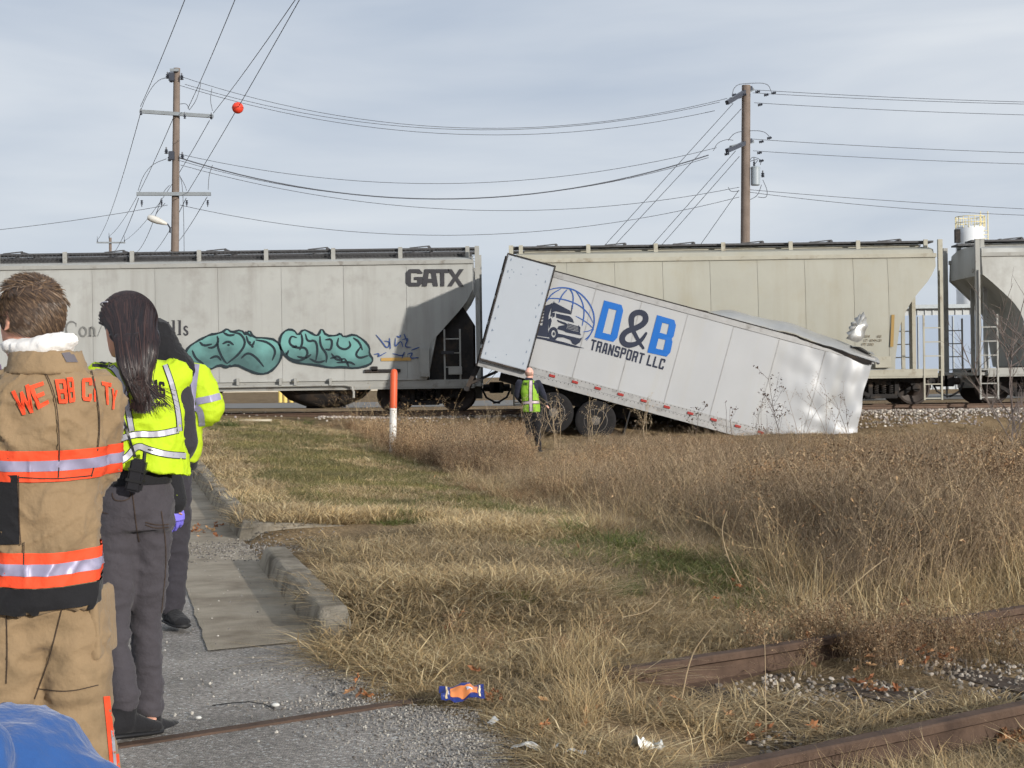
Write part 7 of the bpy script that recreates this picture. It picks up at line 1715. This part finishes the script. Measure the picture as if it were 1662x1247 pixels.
# 5 thin pale canes among the brush
src = [mk_src('c', brushmesh('c', 3, .12, (.7, 1.15), [(200, 180, 148), (176, 156, 128), (156, 138, 116)], BLEAF, 80 + k, 8, .03, 3, .0042, .5), M['twig']) for k in range(5)]
pts = []
for (x, y) in sample(1500, 7.8, 36, 1.2):
    if inroad(x, y) or rightof(x, y) < .15 or (Vector((x, y, 0)) - A0).dot(RN) < .4: continue
    pts.append((x, y, gz(x, y) - .01, random.gauss(0, .28), random.gauss(0, .28), random.uniform(0, 6.28), min(random.uniform(.45, .95), hcap(x, y, .95) * random.uniform(.8, 1.25)), random.randrange(5)))
for (px_, py_) in ((560, 690), (575, 688), (665, 745), (680, 740), (700, 742), (720, 745), (655, 748), (745, 735), (790, 728), (610, 735), (690, 750), (590, 720)):
    for _ in range(4):
        q = G(px_ + random.uniform(-9, 9), py_ + random.uniform(-6, 4)); pts.append((q.x, q.y, gz(q.x, q.y), random.gauss(0, .22), random.gauss(0, .22), random.uniform(0, 6.28), random.uniform(.9, 1.3), random.randrange(5)))
scatter('weed_canes', src, pts)

# 6 green tufts: countable things
gm = [mk_src('g', clumpmesh('g', 150, .15, (.12, .30), .007, .55, (.3, 1.0), GREEN, 0, 90 + k, 5), M['green']).data for k in range(3)]
for i, (px_, py_, s_, lb_) in enumerate(((1010, 893, 1.0, 'biggest green grass tuft, spreading in the middle of the dry field'), (935, 868, .85, 'green grass tuft up and left of the biggest one'), (870, 846, .75, 'dark green tuft at the edge of the brush, leftmost of the middle row'), (1098, 912, .85, 'green tuft right of the biggest one, in the shade of the brush'),
                                          (655, 842, .8, 'grey green tuft of long blades on the lawn above the low kerb stub'), (590, 832, .7, 'green tuft on the lawn left of the long bladed one'), (840, 978, .45, 'small bright green sprout in the straw below the field middle'), (1005, 962, .5, 'small yellow green sprout in the straw right of the middle'), (372, 693, 1.0, 'green tuft at the far left of the lawn beside the jacket'), (493, 690, 1.1, 'green patch at the far edge of the lawn near the tracks'))):
    q = G(px_, py_); me = gm[i % 3]; o = bpy.data.objects.new('grass_tuft', me); COL.objects.link(o); o.location = (q.x, q.y, gz(q.x, q.y) - .01); o.rotation_euler = (0, 0, i * 1.3); o.scale = (s_ * (1 if q.y < 20 else 1.7), s_ * (1 if q.y < 20 else 1.7), s_); tag(o, lb_, 'plant', 'green grass tufts in the dry grass')
for me in gm: me.name = 'grass_tuft'

gsrc = [mk_src('p', clumpmesh('p', 70, .14, (.05, .16), .006, .5, (.3, 1.0), GREEN + LAWN[:2], .1, 95 + k, 4), M['green']) for k in range(3)]
pts = []
for (px_, py_, rx_, ry_, n_, s0) in ((905, 848, 80, 22, 130, .8), (1010, 892, 90, 24, 130, .8), (1100, 918, 75, 28, 110, .8), (860, 832, 60, 14, 70, .7), (660, 842, 60, 9, 100, .6), (1090, 860, 90, 22, 160, .8), (1240, 960, 60, 20, 110, .8), (835, 978, 22, 8, 30, .6), (1000, 960, 26, 8, 40, .6), (720, 790, 80, 14, 120, .5), (1180, 945, 60, 25, 120, .9)):
    for _ in range(n_):
        q = G(px_ + random.gauss(0, rx_ * .6), py_ + random.gauss(0, ry_ * .6))
        if not inroad(q.x, q.y): pts.append((q.x, q.y, gz(q.x, q.y) - .005, *slope_rot(q.x, q.y, 0), s0 * random.uniform(.7, 1.2), random.randrange(3)))
scatter('green_grass', gsrc, pts)
# 7 individual weeds and the bare sapling at the right
def weed(px_, py_, h, lb_, seed=0, stems=1, twigs=10, spread=.22, col=(92, 80, 72), th=.012, Yd=None, leafy=.03, name='dead_weed', seeds=True):
    q = G(px_, py_) if Yd is None else P(px_, py_, Yd); q = Vector((q.x, q.y, gz(q.x, q.y))); r = random.Random(seed); m_ = MB(); lf_ = MB(); t_ = thing(name, lb_, 'plant', tuple(q))
    def grow(p, d, L_, r0, depth):
        pts = [p]; dd = d.copy()
        for k in range(5): dd = (dd + Vector((r.gauss(0, .12), r.gauss(0, .12), r.gauss(.02, .08)))).normalized(); pts.append(pts[-1] + dd * L_ / 5)
        m_.tube(pts, [r0 * (1 - .13 * k) for k in range(6)], 5)
        if depth > 0:
            for _ in range(twigs if depth == 2 else 3):
                k = r.randrange(1, 5); f_ = r.random(); b_ = pts[k].lerp(pts[k + 1], f_); a = r.uniform(0, 6.28); nd = (dd * .9 + Vector((math.cos(a), math.sin(a), .1)) * r.uniform(.5, 1.0)).normalized(); grow(b_, nd, L_ * r.uniform(.2, .42), r0 * .5, depth - 1)
        if seeds:
            for _ in range(3):
                b_ = pts[-1] + Vector((r.gauss(0, .02), r.gauss(0, .02), r.gauss(0, .02))); u = Vector((r.gauss(0, 1), r.gauss(0, 1), r.gauss(0, 1))).normalized() * leafy; v = u.cross(UP).normalized() * leafy * .45; lf_.add([b_, b_ + u * .6 + v, b_ + u * 1.2, b_ + u * .6 - v], [(0, 1, 2, 3)])
    for s_ in range(stems):
        a = r.uniform(0, 6.28); grow(q + Vector((r.gauss(0, .03), r.gauss(0, .03), -.02)), Vector((math.cos(a) * spread, math.sin(a) * spread, 1)).normalized(), h * r.uniform(.8, 1), th, 2)
    mt_ = M.setdefault('w%d%d%d' % col, mk('weed bark', col, .9, var=(20, .2)))
    m_.build('stem', mt_, t_); 
    if seeds: o = lf_.build('seed_heads', mt_, t_, recalc=False); o['kind'] = 'stuff'
    return t_
weed(1264, 735, 1.75, 'tall dark seedy weed standing before the crushed end of the trailer', 1, 1, 13, .08, (84, 72, 66), .009, Yd=31.5, leafy=.045)
weed(1300, 735, 1.3, 'thin branching weed just right of the tall dark one before the trailer', 2, 2, 4, .3, (134, 120, 104), .006, Yd=31, leafy=.018)
weed(1345, 735, 1.45, 'spreading weed with thin arching branches at the torn trailer corner', 3, 3, 4, .35, (128, 114, 100), .006, Yd=31, leafy=.02)
weed(1185, 730, 1.0, 'short dark weed with two heads before the lettered trailer side', 4, 2, 1, .15, (76, 62, 58), .007, Yd=31.5, leafy=.05)
weed(1238, 735, .9, 'low bushy weed left of the tall dark one before the trailer', 5, 3, 3, .4, (98, 82, 72), .006, Yd=31, leafy=.035)
weed(1123, 722, .95, 'slender dark weed stalk under the lower edge of the trailer', 6, 1, 4, .1, (82, 68, 60), .008, Yd=31.5, leafy=.05)
weed(1380, 730, 1.2, 'dark stalk at the foot of the torn trailer corner', 7, 2, 3, .15, (94, 82, 72), .007, Yd=31.5, leafy=.03)
weed(1640, 800, 2.35, 'bare branching sapling standing at the right edge', 8, 2, 16, .22, (104, 94, 90), .015, Yd=19, leafy=.02, name='bare_sapling', seeds=False)
weed(1662, 760, 2.4, 'second bare sapling cut by the right edge of the photo', 9, 2, 14, .3, (112, 102, 96), .013, Yd=21, leafy=.02, name='bare_sapling', seeds=False)
weed(870, 745, 1.25, 'thin brown stalks in front of the walking man', 11, 4, 4, .3, (150, 132, 108), .006, Yd=28.6, leafy=.022)
weed(905, 745, 1.2, 'pale stalks right of the walking man', 12, 4, 4, .3, (168, 148, 120), .006, Yd=28.8, leafy=.02)
weed(1050, 735, 1.0, 'pale stalks under the trailer floor behind the wheels', 13, 5, 3, .25, (166, 148, 122), .006, Yd=32, leafy=.025)
weed(960, 735, 1.0, 'pale stalks across the second trailer wheel', 14, 5, 3, .3, (162, 144, 118), .006, Yd=32.5, leafy=.022)
weed(790, 745, 1.0, 'grey stalks left of the walking man', 15, 4, 3, .25, (150, 134, 112), .006, Yd=29, leafy=.02)
def cane(pxs, Y0, label, r=.007, col='cane'):
    q = [P(a, b_, Y0 + d) for a, b_, d in pxs]; q[0].z = max(gz(q[0].x, q[0].y) - .02, min(q[0].z, gz(q[0].x, q[0].y) + .05))
    for _ in range(2):
        z = [q[0]]
        for a, b_ in zip(q[:-1], q[1:]): z += [a * .75 + b_ * .25, a * .25 + b_ * .75]
        q = z + [q[-1]]
    m_ = MB(); n_ = len(q); m_.tube(q, [r * .6 * (1 - .7 * i / n_) for i in range(n_)], 6); o = m_.build('dry_stalk', M[col], smooth=60); tag(o, label, 'plant', 'long pale stalks in the grass')
M['cane'] = mk('bleached stalk', (176, 156, 126), .8, var=(30, .15))
cane([(1104, 1100, 0), (1120, 1066, -.05), (1145, 1030, -.1), (1168, 1005, -.15)], 6.0, 'curved pale stalk arching in front of the far rusty rail', .006)
cane([(832, 1038, 0), (865, 1036, 0), (895, 1034, 0), (910, 1050, -.1)], 6.9, 'pale stalk lying flat in the straw left of the rail end', .005)
cane([(1010, 1002, 0), (1050, 994, 0), (1070, 975, 0), (1086, 955, 0)], 7.6, 'long straight pale stalk leaning in the straw above the rail end', .005)
cane([(1345, 985, 0), (1400, 935, -.1), (1440, 905, -.1)], 8.1, 'grey branch leaning over the brush near the middle right', .008)
cane([(1205, 945, 0), (1180, 905, 0), (1170, 860, 0), (1180, 830, 0)], 9.0, 'bent grey stalk at the left edge of the brown brush', .008)
cane([(1475, 845, 0), (1482, 800, 0), (1492, 755, 0)], 15, 'upright pale stalk standing out of the brush at right', .012)
cane([(1408, 950, 0), (1380, 850, 0), (1372, 800, 0)], 10, 'thin leaning stalk in the middle of the brown brush', .007)
cane([(1315, 850, 0), (1316, 790, 0), (1313, 735, 0)], 14, 'upright thin stalk below the crushed end of the trailer', .009)
cane([(1242, 1113, 0), (1242, 1060, 0), (1240, 1024, 0)], 5.6, 'thin upright stalk standing before the far rusty rail', .003)

# ---- stones: ballast of the main line, gravel of the tarmac edge and the siding
def stone(seed, s=1.0):
    r = np.random.default_rng(seed); bm = bmesh.new(); bmesh.ops.create_icosphere(bm, subdivisions=1, radius=1)
    for v in bm.verts: v.co = v.co * r.uniform(.72, 1.15); v.co.z *= .68
    V = [tuple(v.co * s) for v in bm.verts]; F = [tuple(v.index for v in f.verts) for f in bm.faces]; bm.free(); return V, F
def stonesrc(cols, mat, n0):
    o_ = []
    for k, c in enumerate(cols): V, F = stone(n0 + k); o_.append(mk_src('s', (V, F, [lin(c)] * len(V)), mat))
    return o_
M['stone'] = vcol_mat('broken stone', .85, 3, ((.8, .8, .8), (1.15, 1.15, 1.15)))
src = stonesrc([(150, 142, 134), (176, 168, 158), (122, 114, 108), (196, 188, 176), (138, 124, 112), (160, 150, 146)], M['stone'], 100)
pts = []
for _ in range(30000):
    x = random.uniform(-17, 17); y = random.uniform(36.6, 43.8)
    if x < -5.2 + .8 * noiz(x, y, .7): 
        if random.random() < .97: continue
    if y < 37.4 and noiz(x, y, 1.2, 31) + (y - 37.0) * .9 < .0: continue
    if x < 6.5 and y < 38.9 and random.random() < .85: continue
    if y > 38.9 and abs(y - TY) < .6 and random.random() < .5: continue
    pts.append((x, y, gz(x, y) + random.uniform(-.005, .02), random.uniform(0, 3), random.uniform(0, 3), random.uniform(0, 6), random.uniform(.022, .05), random.randrange(6)))
scatter('track_ballast', src, pts)
src = stonesrc([(124, 120, 116), (142, 138, 132), (104, 100, 96), (172, 168, 160), (92, 88, 84), (134, 128, 120)], M['stone'], 120)
pts = []
for _ in range(9000):
    y = random.uniform(4.2, 6.6); e_ = edgeX(y); x = e_ - abs(random.gauss(0, .30)) + .12
    if noiz(x, y, 1.3, 33) < -.12 or (y > 5.9 and random.random() < .6): continue
    if abs((Vector((x, y, 0)) - A0).dot(RN)) < .05: continue
    pts.append((x, y, gz(x, y) + .007, random.uniform(0, 3), random.uniform(0, 3), random.uniform(0, 6), random.uniform(.0025, .0065), random.choice([0, 0, 1, 1, 2, 4, 5, 3])))
for _ in range(1500):   # gravel drift in the gap between the kerbs
    y = random.gauss(11.15, .38); x = kerbX(y) + random.gauss(.05, .38)
    if 10.45 < y < 11.9: pts.append((x, y, gz(x, y) + .014, random.uniform(0, 3), random.uniform(0, 3), random.uniform(0, 6), random.uniform(.004, .010), random.choice([0, 1, 2, 4, 4, 5])))
for _ in range(420):    # odd stones on road and slab
    y = random.uniform(4.3, 14); x = kerbX(y) - random.uniform(.0, 2.2); pts.append((x, y, gz(x, y) + .013, random.uniform(0, 3), random.uniform(0, 3), random.uniform(0, 6), random.uniform(.003, .009), random.choice([1, 3, 3, 0, 2])))
scatter('loose_gravel', src, pts)
src = stonesrc([(122, 114, 104), (146, 138, 128), (100, 92, 84), (166, 158, 148), (86, 78, 72)], M['stone'], 140)
pts = []
for _ in range(5500):
    s_ = random.uniform(0.9, 6.5); o_ = random.uniform(-1.4, -.08); q = A0 + RD * s_ + RN * o_
    if q.x < .9: continue
    if noiz(q.x, q.y, 1.6, 8) < .02 - .15 * sstep(1.4, 2.6, q.x): continue
    pts.append((q.x, q.y, gz(q.x, q.y) + .004, random.uniform(0, 3), random.uniform(0, 3), random.uniform(0, 6), random.uniform(.004, .018), random.randrange(5)))
for _ in range(1200):
    q = G(1640, 1205); x, y = random.gauss(q.x + .1, .25), random.gauss(q.y - .05, .16); pts.append((x, y, gz(x, y) + .004, random.uniform(0, 3), random.uniform(0, 3), random.uniform(0, 6), random.uniform(.006, .02), random.randrange(5)))
scatter('siding_stones', src, pts)
# fallen leaves
def leafmesh(seed):
    r = np.random.default_rng(seed); n_ = 16; V = [(0, 0, .12)]; F = []
    for k in range(n_):
        a = 2 * np.pi * k / n_; rr_ = (1.0 if k % 2 == 0 else .55) * r.uniform(.8, 1.1) * (1.25 if k in (0, 8) else 1); V.append((rr_ * math.cos(a), rr_ * .7 * math.sin(a), .35 * abs(math.sin(a * 1.5 + seed)) + r.uniform(0, .3)))
    F = [(0, 1 + k, 1 + (k + 1) % n_) for k in range(n_)]; return V, F
src = []
for k, c in enumerate([(176, 124, 88), (150, 104, 76), (204, 168, 128), (126, 92, 70), (188, 146, 110)]): V, F = leafmesh(k); src.append(mk_src('v', (V, F, [lin(c)] * len(V)), M['blade']))
pts = []
for (px_, py_, n_, sp_) in ((1625, 1195, 26, 16), (1650, 1210, 16, 14), (1425, 1125, 9, 22), (1440, 1060, 6, 16), (1515, 1085, 5, 16), (1465, 1003, 3, 8), (1530, 1090, 5, 25), (1240, 1190, 6, 30), (1080, 1150, 3, 12), (900, 900, 3, 25), (1140, 800, 4, 60), (705, 776, 3, 8), (1160, 975, 4, 40), (740, 1000, 4, 40), (345, 862, 10, 14), (318, 866, 8, 10), (850, 1140, 5, 40), (1100, 890, 3, 15), (930, 1160, 4, 40), (1360, 1085, 6, 30), (600, 1130, 5, 25)):
    for _ in range(n_):
        q = G(px_ + random.gauss(0, sp_), py_ + random.gauss(0, sp_ * .4)); pts.append((q.x, q.y, gz(q.x, q.y) + random.uniform(.01, .05) + (.05 if 6.5 < q.y < 10 and q.x > .5 else 0), random.gauss(0, .5), random.gauss(0, .5), random.uniform(0, 6.28), random.uniform(.02, .04), random.randrange(5)))
scatter('fallen_leaves', src, pts)

# ---- litter
def crumple(name, px_, py_, Lx, Ly, label, mat, seed, hgt=.03, nu=22, nv=12, rot=0, cat='litter', amp=1.0, dz=.02, tilt=0):
    q = G(px_, py_); t_ = thing(name, label, cat, (q.x, q.y, gz(q.x, q.y) + dz), (tilt, 0, rot)); m_ = MB()
    def f(u, v):
        x, y = (u - .5) * Lx, (v - .5) * Ly; n1_ = noise.noise(Vector((x * 16 / amp, y * 16, seed))); n2_ = noise.noise(Vector((x * 40, y * 40, seed + 5)))
        return Vector((x + .007 * n2_, y + .006 * n1_, hgt * (.6 + n1_ * 1.2 + .5 * n2_) * (1 + .4 * math.sin(v * 3.14))))
    m_.grid(nu, nv, f); o = m_.build('sheet', mat, t_, world=False, smooth=50); return t_, f
tw, fw_ = crumple('snack_wrapper', 750, 1150, .175, .072, 'crushed blue snack wrapper with an orange panel lying at the tarmac edge', mk('blue foil', (26, 42, 112), .3, 0, .6), 3, .026, rot=.10, dz=.06, tilt=.6)
for (nm, u0, u1, v0, v1, c, off) in (('orange_panel', .24, .84, .18, .78, (204, 124, 70), .003), ('white_oval', .60, .74, .36, .58, (206, 212, 226), .005), ('cream_strip', .13, .17, .05, .95, (222, 200, 160), .004), ('cream_strip', .87, .92, .1, .9, (214, 196, 168), .004)):
    m_ = MB(); m_.grid(12, 6, lambda u, v: fw_(u0 + (u1 - u0) * u, v0 + (v1 - v0) * (v + .12 * math.sin(u * 9) * (nm == 'orange_panel'))) + Vector((0, 0, off))); m_.build(nm, mk(nm, c, .35, 0, .5), tw, world=False, smooth=60)
M['dirtyplastic'] = mk('dirty white plastic', (196, 196, 192), .5, 0, .4, var=(12, .15), dirt=((140, 136, 128), 14, .5, .7))
crumple('plastic_scrap', 870, 1222, .17, .05, 'flat grey plastic scrap at the bottom, left of the crumpled paper', M['dirtyplastic'], 9, .015, rot=-.35)
crumple('plastic_scrap', 945, 1237, .13, .03, 'narrow torn plastic strip trailing between the scrap and the crumpled paper', M['dirtyplastic'], 12, .02, rot=-.1)
crumple('crumpled_paper', 1048, 1232, .11, .10, 'crumpled white paper lying at the bottom edge in tall straw', mk('white paper', (222, 222, 216), .7), 15, .04, rot=.4, dz=.03)
crumple('plastic_scrap', 800, 1180, .05, .03, 'small pale plastic curl below the snack wrapper', M['dirtyplastic'], 19, .012, rot=1.0)
q = G(415, 686); b0 = thing('board', 'weathered white board lying flat on the far lawn', 'board', (q.x, q.y, q.z)); m_ = MB(); m_.box(-.35, .35, -.12, .12, .03, .07); m_.build('plank', mk('bleached board', (196, 186, 166), .8), b0, world=False)
for i, (px_, py_, s_) in enumerate(((1085, 1063, .011), (322, 1172, .009), (447, 1148, .012))):
    q = G(px_, py_); m_ = MB(); m_.ball(Vector((q.x, q.y, gz(q.x, q.y) + .02)), s_ * 1.5, s_, s_ * .7, n=10, m=7); o = m_.build('white_pebble', M['dirtyplastic'], smooth=60)
    tag(o, ['white pebble beside the end of the far rusty rail', 'white pebble on the rail strip crossing the tarmac', 'pale flat pebble on the tarmac above the rail strip'][i], 'pebble', 'white pebbles')
m_ = MB(); q = [P(a, b_, 1) for a, b_ in ()]; qs = [G(a, b_) + Vector((0, 0, .012)) for a, b_ in ((345, 1150), (375, 1146), (405, 1144), (430, 1148), (445, 1156))]
m_.tube(qs, .0022, 5); tag(m_.build('loose_wire', M['rubber']), 'thin black wire lying curved on the tarmac above the rail strip', 'wire')
